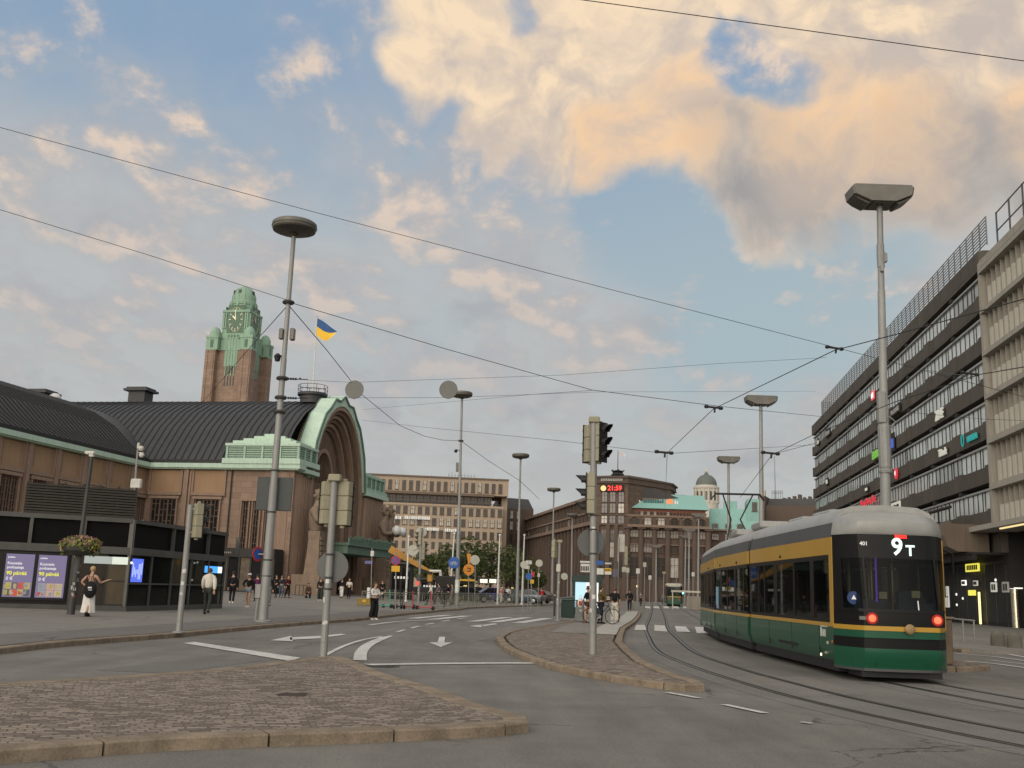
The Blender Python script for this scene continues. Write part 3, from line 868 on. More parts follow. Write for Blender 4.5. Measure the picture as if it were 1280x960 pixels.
p = MB(); p.lathe([(3.3, zz0), (3.25, zz0 + .9), (2.9, zz0 + (zd1 - zz0)*.55), (2.1, zz0 + (zd1 - zz0)*.82), (1.0, zz0 + (zd1 - zz0)*.97), (0, zd1)], (0, 0, 0), 24)
for k in range(12):
    q = 2*PI*k/12; c, s = math.cos(q), math.sin(q)
    p.path([(3.32*c, 3.32*s, zz0), (3.27*c, 3.27*s, zz0 + .9), (2.93*c, 2.93*s, zz0 + (zd1 - zz0)*.55), (2.13*c, 2.13*s, zz0 + (zd1 - zz0)*.82)], .09, 4)
o = p.build('dome', M_COPT, tower, smooth=True)
for q in (PI, -PI*.55, PI*.75): p = MB(); p.bx((2.95*math.cos(q), 2.95*math.sin(q), zz0 + 1.3), (.3, .8, 1.0), q); p.build('dome_window', M_GLS, o)
M_DIAL = mat('clock_dial', (.10, .17, .12), .6, var=.2)
M_GOLD = mat('pale_gilding', (.62, .58, .42), .4, .3, var=.1)
zk = (tz(418) + tz(391)) / 2
for ang in (PI, -PI/2, 0, PI/2):
    R = Matrix.Rotation(ang, 3, 'Z')
    T = Matrix.Translation((0, 0, zk)) @ R.to_4x4()
    p = MB(T); p.bx((3.97, 0, 0), (.14, 5.0, 5.0)); o = p.build('clock', M_COPTD, tower)
    p = MB(T); p.lathe([(0, 4.06), (2.05, 4.06), (2.05, 4.04)], (0, 0, 0), 28, Matrix.Rotation(PI/2, 3, 'Y')); p.build('dial', M_DIAL, o)
    p = MB(T)
    for k in range(12):
        q = 2*PI*k/12
        p.bx((4.10, 1.75*math.sin(q), 1.75*math.cos(q)), (.05, .12, .5), 0, Matrix.Rotation(-q, 3, 'X'))
    p.path([(4.09, 2.1*math.sin(2*PI*k/28), 2.1*math.cos(2*PI*k/28)) for k in range(29)], .05, 4)
    # hands: nearly ten o'clock
    for q, L, w_ in ((rad(-12), 1.75, .22), (rad(-58), 1.15, .30)):
        p.bx((4.14, math.sin(q)*L*.45*1, math.cos(q)*L*.45), (.05, w_, L*1.1), 0, Matrix.Rotation(-q, 3, 'X'))
    p.build('hands', M_GOLD, o)
for s in (-1, 1):
    for k in range(4): p = MB(); p.box(s*5.02 - .1, s*5.02 + .1, -1.45 + k*.85, -1.1 + k*.85, tz(490), tz(479)); p.build('slit_window', M_GLS, tower)
    for k in range(3): p = MB(); p.box(s*5.16 - .1, s*5.16 + .1, -.75 + k*.6, -.45 + k*.6, tz(474), tz(465)); p.build('slit_window', M_GLS, tower)
# the tower is slender: bring the plan of every part in about its axis
for ch in [o for o in COL.objects if o.parent == tower]:
    for q in [ch] + [o for o in COL.objects if o.parent == ch]:
        for v in q.data.vertices: v.co.x *= TK; v.co.y *= TK

# ---- stone lantern bearers ------------------------------------------------------------------
def skinmesh(name, verts, edges, radii, mats, sub=1, root=0):
    me = bpy.data.meshes.new(name); me.from_pydata([tuple(v) for v in verts], edges, [])
    o = bpy.data.objects.new(name, me); COL.objects.link(o)
    md = o.modifiers.new('s', 'SKIN'); md.use_smooth_shade = True
    sv = me.skin_vertices[0].data
    for i, r_ in enumerate(radii):
        sv[i].radius = r_ if isinstance(r_, tuple) else (r_, r_); sv[i].use_root = (i == root)
    if sub:
        s_ = o.modifiers.new('u', 'SUBSURF'); s_.levels = sub; s_.render_levels = sub
    dg = bpy.context.evaluated_depsgraph_get()
    out = bpy.data.meshes.new_from_object(o.evaluated_get(dg)); out.name = name
    bpy.data.objects.remove(o); bpy.data.meshes.remove(me)
    out.materials.clear()
    for m in (mats if isinstance(mats, (list, tuple)) else [mats]): out.materials.append(m)
    return out
stv = [(0,0,6.0),(0,0,7.0),(0,-.05,8.3),(0,-.1,9.0),(0,-.2,9.6),(0,-.22,10.05),
       (.85,-.05,8.35),(1.0,-.5,7.3),(.35,-1.25,7.45),(-.85,-.05,8.35),(-1.0,-.5,7.3),(-.35,-1.25,7.45),
       (0,-.55,9.55)]
ste = [(0,1),(1,2),(2,3),(3,4),(4,5),(2,6),(6,7),(7,8),(2,9),(9,10),(10,11),(4,12)]
strad = [.62,.72,.78,.34,.50,.38,.40,.28,.20,.40,.28,.20,.16]
me_body = skinmesh('figure', stv, ste, strad, M_STAT, 1)
hairm = MB()
for k in range(26):
    q = PI * k / 25 * 1.9 - .4; 
    hairm.ball((.50*math.cos(q), -.1 + .28*random.uniform(-1, .6), 9.85 + .42*math.sin(q)), .2, 6)
me_hair = hairm.mesh('hair', M_STAT, True)
sh = MB()
sh.loft([[Vector((sx*a, sy*b - .15, z)) for sx, sy in ((-1,-1),(1,-1),(1,1),(-1,1))] for z, a, b in ((-.5, .95, .8), (1.9, .9, .75), (4.0, .72, .62), (5.6, .62, .55), (6.4, .66, .6))])
for z in [2.2 + k*.48 for k in range(8)]:
    for x in (-.36, 0, .36): sh.box(x - .13, x + .13, -1.0 + (z - 2)*.055, -.6, z, z + .34)
sh.box(-1.25, 1.25, -1.2, 1.6, -.5, 2.3)
me_shaft = sh.mesh('pedestal', M_STAT)
gl = MB(); gl.ball((0, -1.55, 7.75), .52, 14); me_globe = gl.mesh('lamp_globe', mat('opal_glass', (.72, .72, .70), .3), True)
spots = [(4.3, 'second stone giant with globe lamp, at the near side of the portal'), (1.9, 'front stone giant with globe lamp standing nearest the dark shop porch'),
         (20.4, 'stone giant holding a globe lamp just beyond the portal arch'), (22.8, 'farthest stone giant with globe lamp in front of the beige office block')]
spots = [(.7, spots[1][1]), (2.9, spots[0][1]), (21.2, spots[2][1]), (23.4, spots[3][1])]
for i, (u, lab) in enumerate(spots):
    c = SO + SU * u - SV * (1.9)
    st = thing('stone_statue', lab, 'statue', (c.x, c.y, 0), math.atan2(SU.y, SU.x), 'stone lantern bearers of the portal')
    for nm, me in (('figure', me_body), ('hair', me_hair), ('pedestal', me_shaft), ('lamp_globe', me_globe)): obj_of(nm, me, st)

# ---- flagpole with the blue and yellow flag -------------------------------------------------
fp = SO + SU * 9.2 + SV * 2.9
top = D(396, 396, fp.y)
flag = thing('flagpole', 'thin white pole flying a blue and yellow flag from the station roof', 'flag', (fp.x, fp.y, 21.4))
hgt = top.z - 21.4
p = MB(); p.tube((0, 0, 0), (top.x - fp.x, 0, hgt), .09, .05, 8); p.ball((top.x - fp.x, 0, hgt + .08), .12, 8); p.build('pole', mat('white_paint', (.62, .62, .60), .5, var=.1), flag)
def flagmat():
    m, nt, b = newmat('flag_cloth'); x, y, z = sep(nt, nt.nodes.new('ShaderNodeUVMap').outputs[0])
    lk(nt, mixc(nt, y.gt(.5), (.85, .52, .045), (.035, .10, .26)), b.inputs['Base Color']); b.inputs['Roughness'].default_value = .8
    return m
NU, NV = 14, 8
fv = []; uv = []
for i in range(NU + 1):
    for j in range(NV + 1):
        s, t = i / NU, j / NV
        fv.append(Vector((top.x - fp.x + .08 + s * 2.2, -.3 * s + .32 * math.sin(s * 6.2 + t * 1.8) * s, hgt - .15 - (1.8 + 1.75 * s - 3.35 * s * s) * (1 - t) - 1.35 * s + .06 * math.sin(s * 6))))
        uv.append((s, t))
me = bpy.data.meshes.new('flag'); me.from_pydata([tuple(v) for v in fv], [], [(i*(NV+1)+j, (i+1)*(NV+1)+j, (i+1)*(NV+1)+j+1, i*(NV+1)+j+1) for i in range(NU) for j in range(NV)])
ul = me.uv_layers.new(name='UVMap')
for lp in me.loops: ul.data[lp.index].uv = uv[lp.vertex_index]
me.materials.append(flagmat()); me.polygons.foreach_set('use_smooth', [True]*len(me.polygons))
obj_of('flag', me, flag)

# ---- dark shop porch at the foot of the west wall ---------------------------------------------
porch = thing('shop_porch', 'black framed glass shop porch against the granite station wall', 'shop front', SO + SV * .6 - SU * .5 + Vector((0, 0, .4)), PI / 2 - SA)
p = MB(); p.box(-2.2, 0, 0, 8.2, 3.3, 4.0); p.box(-2.0, 0, .1, 8.1, 4.0, 4.12); p.build('fascia', M_IRON, porch)
p = MB()
for k in range(8):
    y = .1 + k * 1.13; p.box(-2.05, -1.85, y - .09, y + .09, -.2, 3.3)
p.box(-2.04, -1.86, 0, 8.1, -.2, .25); p.box(-2.0, 0, -.02, .08, -.2, 3.3); p.build('frame', M_IRON, porch)
M_WARMG = mat('lit_shop_glass', (.16, .13, .10), .15, var=.4, scale=.6, fine=3)
for k in range(7):
    p = MB(); p.box(-1.95, -1.9, .2 + k * 1.13, 1.12 + k * 1.13, .25, 3.3)
    p.build('pane', M_WARMG if k % 2 == 0 else M_GLS, porch)
p = MB()
for k in range(11): p.box(-2.23, -2.2, 4.3 + k*.2, 4.42 + k*.2, 3.6, 3.75)
p.build('lettering', mat('dim_letters', (.35, .3, .28), .5), porch)
# ================================================================== RIGHT SIDE: dark banded office block, pale fin block, shops
RB = math.atan(180 / 1300)
RROT = PI / 2 - RB      # local x runs away along the street, local y towards the street's left -> facade normal is +y
M_DARKC = masonry('dark_concrete_cladding', (.105, .092, .075), (.035, .03, .026), 1.92, 3.3, .10, .02, .8, .3, .15)
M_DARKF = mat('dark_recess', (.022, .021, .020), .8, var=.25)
M_ALU = mat('aluminium_trim', (.33, .33, .32), .45, .4, var=.12)
M_SKYG = glassmat('office_glass_sky_toned', (.56, .60, .59), .12)  # pale base colour stands in for the sky reflected in the panes
M_SKYD = glassmat('office_glass_sky_toned_dark', (.30, .32, .31), .10)  # dimmer pane, reflection likewise put into the colour
M_PALEC = mat('pale_concrete', (.325, .300, .255), .85, var=.18, scale=.5, fine=12, streak=.5, bmp=.1)
M_PALED = mat('worn_concrete', (.245, .22, .185), .85, var=.22, scale=.5, fine=12, streak=.5, bmp=.1)
M_CREAM = mat('cream_blind_panel', (.50, .47, .395), .7, var=.10, scale=.7, streak=.3)
M_BLKG = glassmat('black_shop_glass', (.010, .010, .010), .05)

office = thing('office_block', 'long dark concrete office block with ribbon windows and a railed roof terrace', 'office building', R0, RROT)
BAY, S0, NB = 7.72, -3.6, 11
S1 = S0 + BAY * NB - 2.0
FL = [25.55, 22.38, 19.22, 16.06, 12.88, 9.72]      # heads of the window ribbons
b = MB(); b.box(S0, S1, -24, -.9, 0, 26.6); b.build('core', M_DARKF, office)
b = MB(); b.box(S0 - .2, S1 + .2, -24, .15, FL[0] + .55, FL[0] + 2.0); b.box(S0, S1, -24, -.2, FL[0] + 2.0, FL[0] + 2.15)
b.build('parapet', M_DARKC, office)
for i, z in enumerate(FL):
    sp = MB(); zb_ = z - 1.30
    zt = FL[i + 1] + .55 if i + 1 < len(FL) else 7.2
    for k in range(NB):
        x0 = S0 + k * BAY; x1 = min(x0 + BAY, S1)
        # each bay is a shallow tray whose ends are stepped up a little
        sp.box(x0 + .02, x1 - .02, -.9, .12, zt, zb_ - .12)
        sp.box(x0 + .02, x0 + .9, -.9, .16, zt + .001, zb_); sp.box(x1 - .9, x1 - .02, -.9, .16, zt + .001, zb_)
    sp.build('spandrel', M_DARKC, office)
    led = MB(); led.box(S0, S1, -.9, .0, z + .05, z + .2); led.build('ledge', M_ALU, office)
    br = MB()
    for k in range(NB):
        x0 = S0 + k * BAY
        br.box(x0 - .35, x0 + .35, -.9, .10, z + .22, z + .55)
    br.build('bracket', M_DARKF, office)
    for k in range(NB):
        x0 = S0 + k * BAY; x1 = min(x0 + BAY, S1)
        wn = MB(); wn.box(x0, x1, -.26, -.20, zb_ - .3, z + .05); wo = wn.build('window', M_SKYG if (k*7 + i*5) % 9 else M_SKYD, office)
        mu = MB(); q = x0; j = 0
        while q < x1 - .1:
            mu.box(q - .028, q + .028, -.21, -.15, zb_ - .3, z + .05)
            q += (1.15, 1.15, .62, 1.15, 1.15, 1.3, 1.2)[j % 7]; j += 1
        mu.build('mullions', M_DARKF, wo)
# end wall
b = MB(); b.box(S1 - .3, S1 + .1, -24, -.6, 0, 26.5); b.build('end_wall', M_DARKC, office)
# roof railing
b = MB()
zr0, zr1 = FL[0] + 2.1, FL[0] + 4.3
nS = 46; sA, sB = S0 - 1.5, 71.5
for k in range(nS + 1):
    s = sA + (sB - sA) * k / nS; b.box(s - .045, s + .045, -.18, -.10, zr0, zr1)
for j in range(9):
    zz = zr0 + .2 + j * (zr1 - zr0 - .25) / 8; b.box(sA, sB, -.15, -.11, zz - .04, zz + .04)
for j in range(9):
    zz = zr0 + .2 + j * (zr1 - zr0 - .25) / 8; b.box(sB - .03, sB + .03, -9, -.12, zz - .04, zz + .04)
b.build('roof_railing', mat('galvanised_bars', (.16, .16, .155), .5, .4, var=.15), office)

# the curved parking ramp ("sausage") along the first floor, and the dark ground floor under it
ramp = thing('parking_ramp', 'brown concrete parking ramp bulging from the dark office block above the shops', 'ramp', RP(0, 0), RROT)
prof_r = [(0, 5.35), (2.2, 5.35), (2.9, 5.7), (3.15, 6.5), (2.95, 7.45), (2.6, 7.55), (2.6, 7.35), (0, 7.3)]
M_RAMP = mat('ramp_concrete', (.135, .105, .080), .85, var=.22, scale=.4, fine=12, streak=.4)
b = MB()
rings = []
for s in (-2.2, 0, 10, 30, 52, 62): rings.append([Vector((s, y, z)) for y, z in prof_r])
b.loft(rings); b.build('parapet', M_RAMP, ramp)
b = MB(); b.tube((-2.3, 2.6, 8.55), (60, 2.6, 8.55), .13, n=8)
for k in range(22): b.tube((-2.0 + k*2.9, 2.6, 7.4), (-2.0 + k*2.9, 2.6, 8.55), .05, n=5)
b.build('handrail', M_DARKF, ramp)
gf = thing('shop_row', 'dark glazed row of shops with lit signs under the parking ramp', 'shops', RP(0, 0), RROT)
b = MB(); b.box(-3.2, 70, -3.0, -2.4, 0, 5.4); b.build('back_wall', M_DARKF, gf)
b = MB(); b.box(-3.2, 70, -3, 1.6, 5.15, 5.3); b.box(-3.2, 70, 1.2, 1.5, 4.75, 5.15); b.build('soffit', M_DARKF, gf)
for k in range(14):
    b = MB(); s = -2.6 + k * 2.4; b.box(s + .1, s + 2.3, -1.0, -.94, .35, 4.6); b.build('pane', M_BLKG, gf)
b = MB()
for k in range(15): s = -2.6 + k * 2.4; b.box(s - .09, s + .09, -1.05, -.88, .1, 4.8)
b.box(-3.2, 70, -1.05, -.9, .1, .35); b.box(-3.2, 70, -1.05, -.9, 3.2, 3.32); b.box(-3.2, 70, -1.05, -.88, 4.6, 4.8)
b.build('frame', M_IRON, gf)
for s in (14.5, 24): 
    b = MB(); b.box(s - .35, s + .35, .6, 1.4, .1, 5.2); b.build('column', M_PALED, gf)
E_YEL = emat('lit_yellow', (.85, .78, .10), 1.0); E_WHT = emat('lit_white', (1, .96, .86), 1.1); E_WRM = emat('lit_warm', (1, .78, .38), 1.0); E_RED = emat('lit_red', (1, .03, .02), 1.8)
E_GRN = emat('lit_green', (.28, .72, .10), .42); E_TEAL = emat('lit_teal', (.03, .45, .42), .5); E_BLU = emat('lit_blue', (.05, .10, .55), .8); E_PNK = emat('lit_red_sign', (.80, .05, .07), .6); E_DIMW = emat('lit_sign_white', (.80, .78, .66), .5)
def facade_point(x, y, t=0.0):
    n = Vector((RU.y, -RU.x, 0)); p = onplane(x, y, R0 - n * t, n); d = p - Vector((R0.x, R0.y, 0))
    return d.dot(RU), p.z
def lit_sign(name, body, px, h, mtl, label, t=.35, w=None, cat='sign', bold=.02, plate=None):
    """illuminated lettering on the right-hand facade; px = centre bearing"""
    s, z = facade_point(*px, t)
    c = RP(s, -t, z)
    o = thing(name, label, cat, c, RROT)
    q = text_on('lettering', body, h, o, (0, 0, 0), (-1, 0, 0), mtl, .06, bold=bold)
    if w:
        wd = q.dimensions.x
        me = q.data; xs = [v.co.x for v in me.vertices]; k = w / max(1e-3, max(xs) - min(xs))
        for v in me.vertices: v.co.x *= k
    b = MB(); wd = w or 2; b.box(-wd/2, wd/2, -.20, -.10, -h*.12, -h*.02); b.box(-wd/2, -wd/2 + .06, -.24, -.1, -h*.3, h*.3); b.box(wd/2 - .06, wd/2, -.24, -.1, -h*.3, h*.3)
    b.build('bracket', M_DARKF, o)
    return o
lit_sign('lit_sign', 'EUROJ', (1096.5, 567), 1.15, E_GRN, 'green lit block letters on the dark office block left of the tall lamp mast', w=5.0)
lit_sign('lit_sign', 'NANDA', (1215, 547), .62, E_TEAL, 'teal lit letters near the pale fin block on the dark office facade', w=2.4, bold=.005)
lit_sign('lit_sign', 'TBank', (1178, 565.5), .85, E_DIMW, 'white lit bank lettering on the dark office facade, left of the teal letters', w=2.4, bold=.005)
lit_sign('lit_sign', 'ZINE', (1174, 518.5), 1.15, E_DIMW, 'bright white blocky lettering on the dark office facade', w=2.4, bold=.02)
s, z = facade_point(1203, 551, .3)
o = thing('lit_sign', 'small teal shield outline beside the teal letters', 'sign', RP(s, -.3, z), RROT)
b = MB(); b.path([(.30, 0, .42), (-.30, 0, .42), (-.30, 0, -.2), (0, 0, -.46), (.30, 0, -.2), (.30, 0, .42)], .045, 6); b.build('outline', E_TEAL, o); b = MB(); b.box(-.1, .1, -.3, 0, -.1, .1); b.build('bracket', M_DARKF, o)
def disc_sign(px, r, mtl, label, txt=None):
    s, z = facade_point(*px, .3); o = thing('lit_sign', label, 'sign', RP(s, -.3, z), RROT)
    b = MB(); b.lathe([(r, 0), (r, .12), (r * .9, .16), (0, .16)], (0, 0, 0), 20, Matrix.Rotation(-PI/2, 3, 'X')); b.build('disc', mtl, o)
    b = MB(); b.box(-.12, .12, -.3, .0, -.12, .12); b.build('bracket', M_DARKF, o)
    if txt: text_on('lettering', txt, r * 1.2, o, (0, .18, 0), (-1, 0, 0), E_WHT, .02)
    return o
disc_sign((1121, 592), .55, E_PNK, 'round red lit sign with a pale figure, right of the tall lamp mast', '4')
def panel_sign(px, w, h, mtl, label, bars=0, bm=None):
    s, z = facade_point(*px, .3); o = thing('lit_sign', label, 'sign', RP(s, -.3, z), RROT)
    b = MB(); b.bbox((0, 0, 0), (w, .14, h), .03); b.build('panel', mtl, o)
    if bars:
        b = MB(); n = bars
        for k in range(n): b.box(-w*.42 + k*w*.84/n, -w*.42 + (k + .6)*w*.84/n, .07, .12, -h*.3, h*.3*random.uniform(.5, 1))
        b.build('lettering', bm or E_WHT, o)
    return o
panel_sign((1091, 494), 1.3, 1.0, emat('lit_pink', (.80, .12, .14), .9), 'small square pink lit sign high on the dark office facade beside the lamp mast', 3)
panel_sign((1116, 553), 1.5, 1.9, M_DARKF, 'sign with red figure and blue letters right of the lamp mast', 2, E_BLU)
panel_sign((1023, 552.5), 1.6, .9, M_DARKF, 'white lettered sign near the far corner of the dark office block, second band', 2, E_DIMW)
panel_sign((1035, 541), 3.6, 1.0, M_DARKF, 'long dim sign near the far upper corner of the dark office block', 5, mat('dull_letters', (.35, .34, .31), .6))
panel_sign((1034, 602), 1.6, 1.0, M_DARKF, 'white lit sign low near the far corner of the dark office block', 2, E_DIMW)
panel_sign((1083.5, 611.5), 1.5, .6, M_DARKF, 'small white lit letters left of the lamp mast above the red neon script', 4, E_DIMW)
panel_sign((1119, 513), 4.2, .9, M_DARKF, 'dim grey lettered board high beside the lamp mast', 6, mat('dull_letters', (.35, .34, .31), .6))
s, z = facade_point(1085, 627, .4)
o = thing('neon_sign', 'red neon script low on the dark office facade, just above the tram roof', 'sign', RP(s, -.4, z), RROT)
b = MB(); b.path([(4.2 - k*.42, 0, .35*math.sin(k*1.7) + .15*math.sin(k*.9)) for k in range(21)], .09, 6); b.build('tube', E_PNK, o)
b = MB(); b.box(-4.2, 4.2, -.2, -.1, -.1, 0); b.build('bracket', M_DARKF, o)
panel_sign((1120, 634), 3.6, 1.0, E_DIMW, 'bright white lit signboard just above the tram roof, right of the mast', 7, M_DARKF)

# first-floor windows above the ramp
b = MB()
for k in range(8):
    if k != 3: b.box(-1.9 + k * 1.55, -.5 + k * 1.55, -.3, -.22, 7.9, 9.2)
    if k > 2: b.box(-1.9 + k*1.55, -.5 + k*1.55, -.3, -.22, 5.6, 7.7)
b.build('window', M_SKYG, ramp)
b = MB(); b.box(-3.5, 50, -.9, -.32, 5.3, 9.0); b.build('wall', M_DARKC, ramp)

# ---- pale block with vertical fins --------------------------------------------------------
fin = thing('fin_block', 'pale concrete office block with vertical fins and cream lower panels', 'office building', R0 + RV * 1.15, RROT)
b = MB(); b.box(-46, S0 - .05, -20, .35, 7.4, 26.4); b.build('wall', M_PALED, fin)
b = MB(); b.box(S0 - .55, S0 - .02, .0, 1.35, 6.9, 26.6); b.build('corner_pier', M_PALEC, fin)
FZ = [25.9, 22.85, 19.65, 16.45, 13.2, 9.9]
for i, z in enumerate(FZ + [7.0]):
    b = MB(); b.box(-46, S0 - .3, .2, 1.45, z - .22, z + .12); b.box(-46, S0 - .3, .2, 1.25, z + .12, z + .3); b.build('floor_band', M_PALEC if i < 6 else M_PALED, fin)
b = MB(); b.box(-46, S0 - .3, .2, 1.3, 26.2, 26.75); b.build('parapet', M_PALEC, fin)
for i, z in enumerate(FZ):
    zb_ = (FZ + [7.0])[i + 1] + .3; zt = z - .22
    fn = MB(); pn = MB(); k = 0; q = S0 - 1.0
    while q > -44:
        fn.box(q - .08, q + .08, .3, 1.05, zb_, zt)
        pn.box(q - .80, q - .30, .30, 1.12, zb_ + .02, zb_ + (zt - zb_) * .52)
        fn.box(q - 1.0, q - .30, .36, .46, zb_, zt)
        q -= 1.05; k += 1
    fn.build('fins', M_PALEC, fin); pn.build('blind_panel', M_CREAM, fin)
b = MB(); zr = 26.75
for k in range(16):
    s = S0 - 3.6 - k * 2.7; b.box(s - .05, s + .05, .9, 1.0, zr, zr + 2.6)
for zz in (1.2, 2.55): b.box(-44, S0 - 3.6, .92, .98, zr + zz - .04, zr + zz + .04)
for k in range(16):
    s = S0 - 3.6 - k * 2.7; b.tube((s, .95, zr + .1), (s - 1.3, -.9, zr + 1.2), .03, n=5)
b.build('roof_railing', M_DKGREY, fin)
b = MB(); b.box(-46, -.9, -.3, 2.5, 6.75, 7.1); b.build('canopy', M_PALEC, fin)
b = MB(); b.box(-45, -7.5, 1.9, 2.05, 6.66, 6.75); b.build('canopy_light', E_WRM, fin)
b = MB(); b.box(-46, S0 + .5, -1.2, -1.0, .1, 6.7); o = b.build('shop_window', M_BLKG, fin)
b = MB()
for k in range(20): s = S0 + .4 - k * 1.9; b.box(s - .07, s + .07, -1.0, -.8, .1, 6.7)
b.box(-46, S0 + .5, -1.0, -.82, 4.1, 4.25); b.box(-46, S0 + .5, -1.0, -.86, 2.9, 3.0); b.box(-46, S0 + .5, -1.0, -.86, .1, .4)
b.build('frame', M_DKGREY, o)
M_INT = mat('dim_interior', (.12, .12, .085), .8, var=.6, scale=.9, fine=4)
b = MB()
for k in range(10):
    s = S0 - .2 - k * 1.9; b.box(s - 1.5, s - .3, -.99, -.97, 4.5, 6.4)
b.build('upper_display', M_INT, o)
text_on('lettering', 'GITEA', .85, o, (S0 - 3.2, -.72, 3.55), (-1, 0, 0), mat('pale_letters', (.36, .36, .34), .5), .03)
b = MB()
for k in range(3): b.tube((S0 - .55 - k*.42, .3 + .1*k, .13), (S0 - .55 - k*.42, .3 + .1*k, 2.75), .20, n=12)
b.build('steel_column', mat('polished_steel', (.55, .52, .40), .25, .8, var=.2, streak=.6), fin)
b = MB(); b.box(S0 - 1.7, S0 - .3, .05, .5, 2.78, 2.86); b.build('column_light', E_WHT, fin)
# lit signs and lamps in the shops under the ramp
def shop_light(px, sz, mtl, label, t=-.6, cat='sign', nm='lit_sign', bars=0, bm=None):
    s, z = facade_point(*px, t); o = thing(nm, label, cat, RP(s, -t, z), RROT)
    b = MB(); b.bbox((0, 0, 0), (sz[0], .12, sz[1]), .025); b.build('panel', mtl, o)
    b = MB(); b.box(-.06, .06, -.5, -.05, -.06, .06); b.build('bracket', M_IRON, o)
    if bars:
        b = MB()
        for k in range(bars): b.box(-sz[0]*.42 + k*sz[0]*.84/bars, -sz[0]*.42 + (k + .55)*sz[0]*.84/bars, .06, .10, -sz[1]*.3, sz[1]*.3)
        b.build('lettering', bm or M_IRON, o)
    return o
shop_light((1215.5, 709.5), (3.4, .62), E_YEL, 'yellow green lit sign with dark letters hanging under the ramp', bars=6)
shop_light((1215, 741), (1.7, .42), E_YEL, 'small yellow lit sign above the shop doors')
shop_light((1224.7, 760), (.25, 2.4), emat('lit_pale_yellow', (1, .82, .36), 1.5), 'tall thin yellow light strip beside the shop doors', nm='light_strip', cat='light')
shop_light((1205, 728.5), (1.1, .42), E_WHT, 'small white lit sign under the ramp, left one of the pair', bars=3)
shop_light((1219.5, 729), (1.0, .40), E_DIMW, 'small white lit sign under the ramp, right one of the pair', bars=3)
shop_light((1242.4, 734), (1.2, .7), E_DIMW, 'square white lit sign beside the pale fin block corner', bars=2)
shop_light((1257, 734), (1.2, .7), mat('grey_sign', (.4, .4, .38), .6), 'square grey sign on the corner of the glazed shop', t=.9, bars=2)
for i, (x, y) in enumerate(((1205.5, 695), (1214, 697), (1206, 699.5), (1174.5, 700.5), (1172, 689.8), (1196, 743), (1204, 748), (1196.5, 756), (1245, 725))):
    s, z = facade_point(x, y, -.9); o = thing('spotlight', 'small white spotlight glowing in the dark shops under the ramp', 'light', RP(s, .9, z), RROT, 'spotlights under the ramp')
    b = MB(); b.ball((0, 0, 0), .11, 8); b.build('bulb', E_WHT, o); b = MB(); b.tube((0, 0, .08), (0, 0, .4), .03, n=5); b.build('stem', M_IRON, o)
s, z = facade_point(1186, 732, 2.0)
for i, (x, y) in enumerate(((1177, 749), (1184, 746))):
    s, z = facade_point(x, y, .2); o = thing('lit_poster', ('pale lit poster in the dark shopfront, beside the tram end', 'second pale lit poster, behind the black box by the tram')[i], 'poster', RP(s, -.2, z), RROT)
    b = MB(); b.bbox((0, 0, 0), (1.0, .1, 1.7), .03); b.build('panel', emat('dim_poster', (.75, .74, .68), .55), o)
    b = MB()
    for k in range(2): b.box(-.04 + k*.4 - .2, .0 + k*.4 - .2, .05, .07, -.8, .8)
    b.box(-.5, .5, .05, .07, -.05, .03); b.build('frame', M_IRON, o)
# ================================================================== BUILDINGS AT THE END OF THE STREET
M_BEIGE = mat('beige_render', (.385, .300, .225), .85, var=.10, scale=.15, fine=3, streak=.4)
M_BEIGED = mat('brown_trim', (.15, .115, .088), .85, var=.15)
M_BRN = masonry('brown_granite', (.150, .105, .080), (.07, .05, .04), 1.6, .7, .15, .02, .85, .25, .3)
M_BRND = mat('brown_stone', (.105, .074, .058), .85, var=.2, scale=.3, fine=3, streak=.4)
M_BRNL = mat('light_brown_stone', (.205, .145, .108), .85, var=.2, scale=.3, fine=3, streak=.4)
M_REDB = masonry('red_brick', (.20, .085, .06), (.14, .10, .08), .5, .16, .2, .01, .85, .2, .2)
M_SLATE = mat('slate_roof', (.055, .052, .050), .7, var=.25, scale=.2, fine=2, streak=.3)
M_TEALC = mat('teal_copper', (.225, .415, .375), .65, var=.14, scale=.12, fine=1.5, streak=.6)
M_WLIT = glassmat('sky_lit_pane', (.45, .43, .38), .25)
M_WDK = glassmat('dark_pane', (.040, .036, .032), .15)
def place(px, Y): return D(px, 735, Y)
def front(name, label, cat, pxl, pxr, Yl, Yr):
    """a thing whose local x axis runs along its street front from the left bearing to the right one"""
    a = D(pxl, HZ(pxl), Yl); b_ = D(pxr, HZ(pxr), Yr)
    L = (Vector((b_.x - a.x, b_.y - a.y, 0))).length
    t = thing(name, label, cat, (a.x, a.y, 0), math.atan2(b_.y - a.y, b_.x - a.x))
    return t, L
def zz(y, x, Y): return CAMZ + (HZ(x) - y) * Y / FPX * 1.03
def win_part(par, x, z, w, h, lit=False, y=-.02, arch=False):
    m = MB(); 
    if arch: m.extr([(-w/2, -h/2), (w/2, -h/2), (w/2, h/2 - w*.4)] + [(w/2*math.cos(q), h/2 - w*.4 + w*.45*math.sin(q)) for q in (.5, 1.1, 1.57, 2.04, 2.64)] + [(-w/2, h/2 - w*.4)], (0, 0, 0), (1, 0, 0), (0, 0, 1), (0, .06, 0))
    else: m.box(-w/2, w/2, 0, .06, -h/2, h/2)
    me = m.mesh('window', M_WLIT if lit else M_WDK)
    return obj_of('window', me, par, (x, y, z))
WM = {}
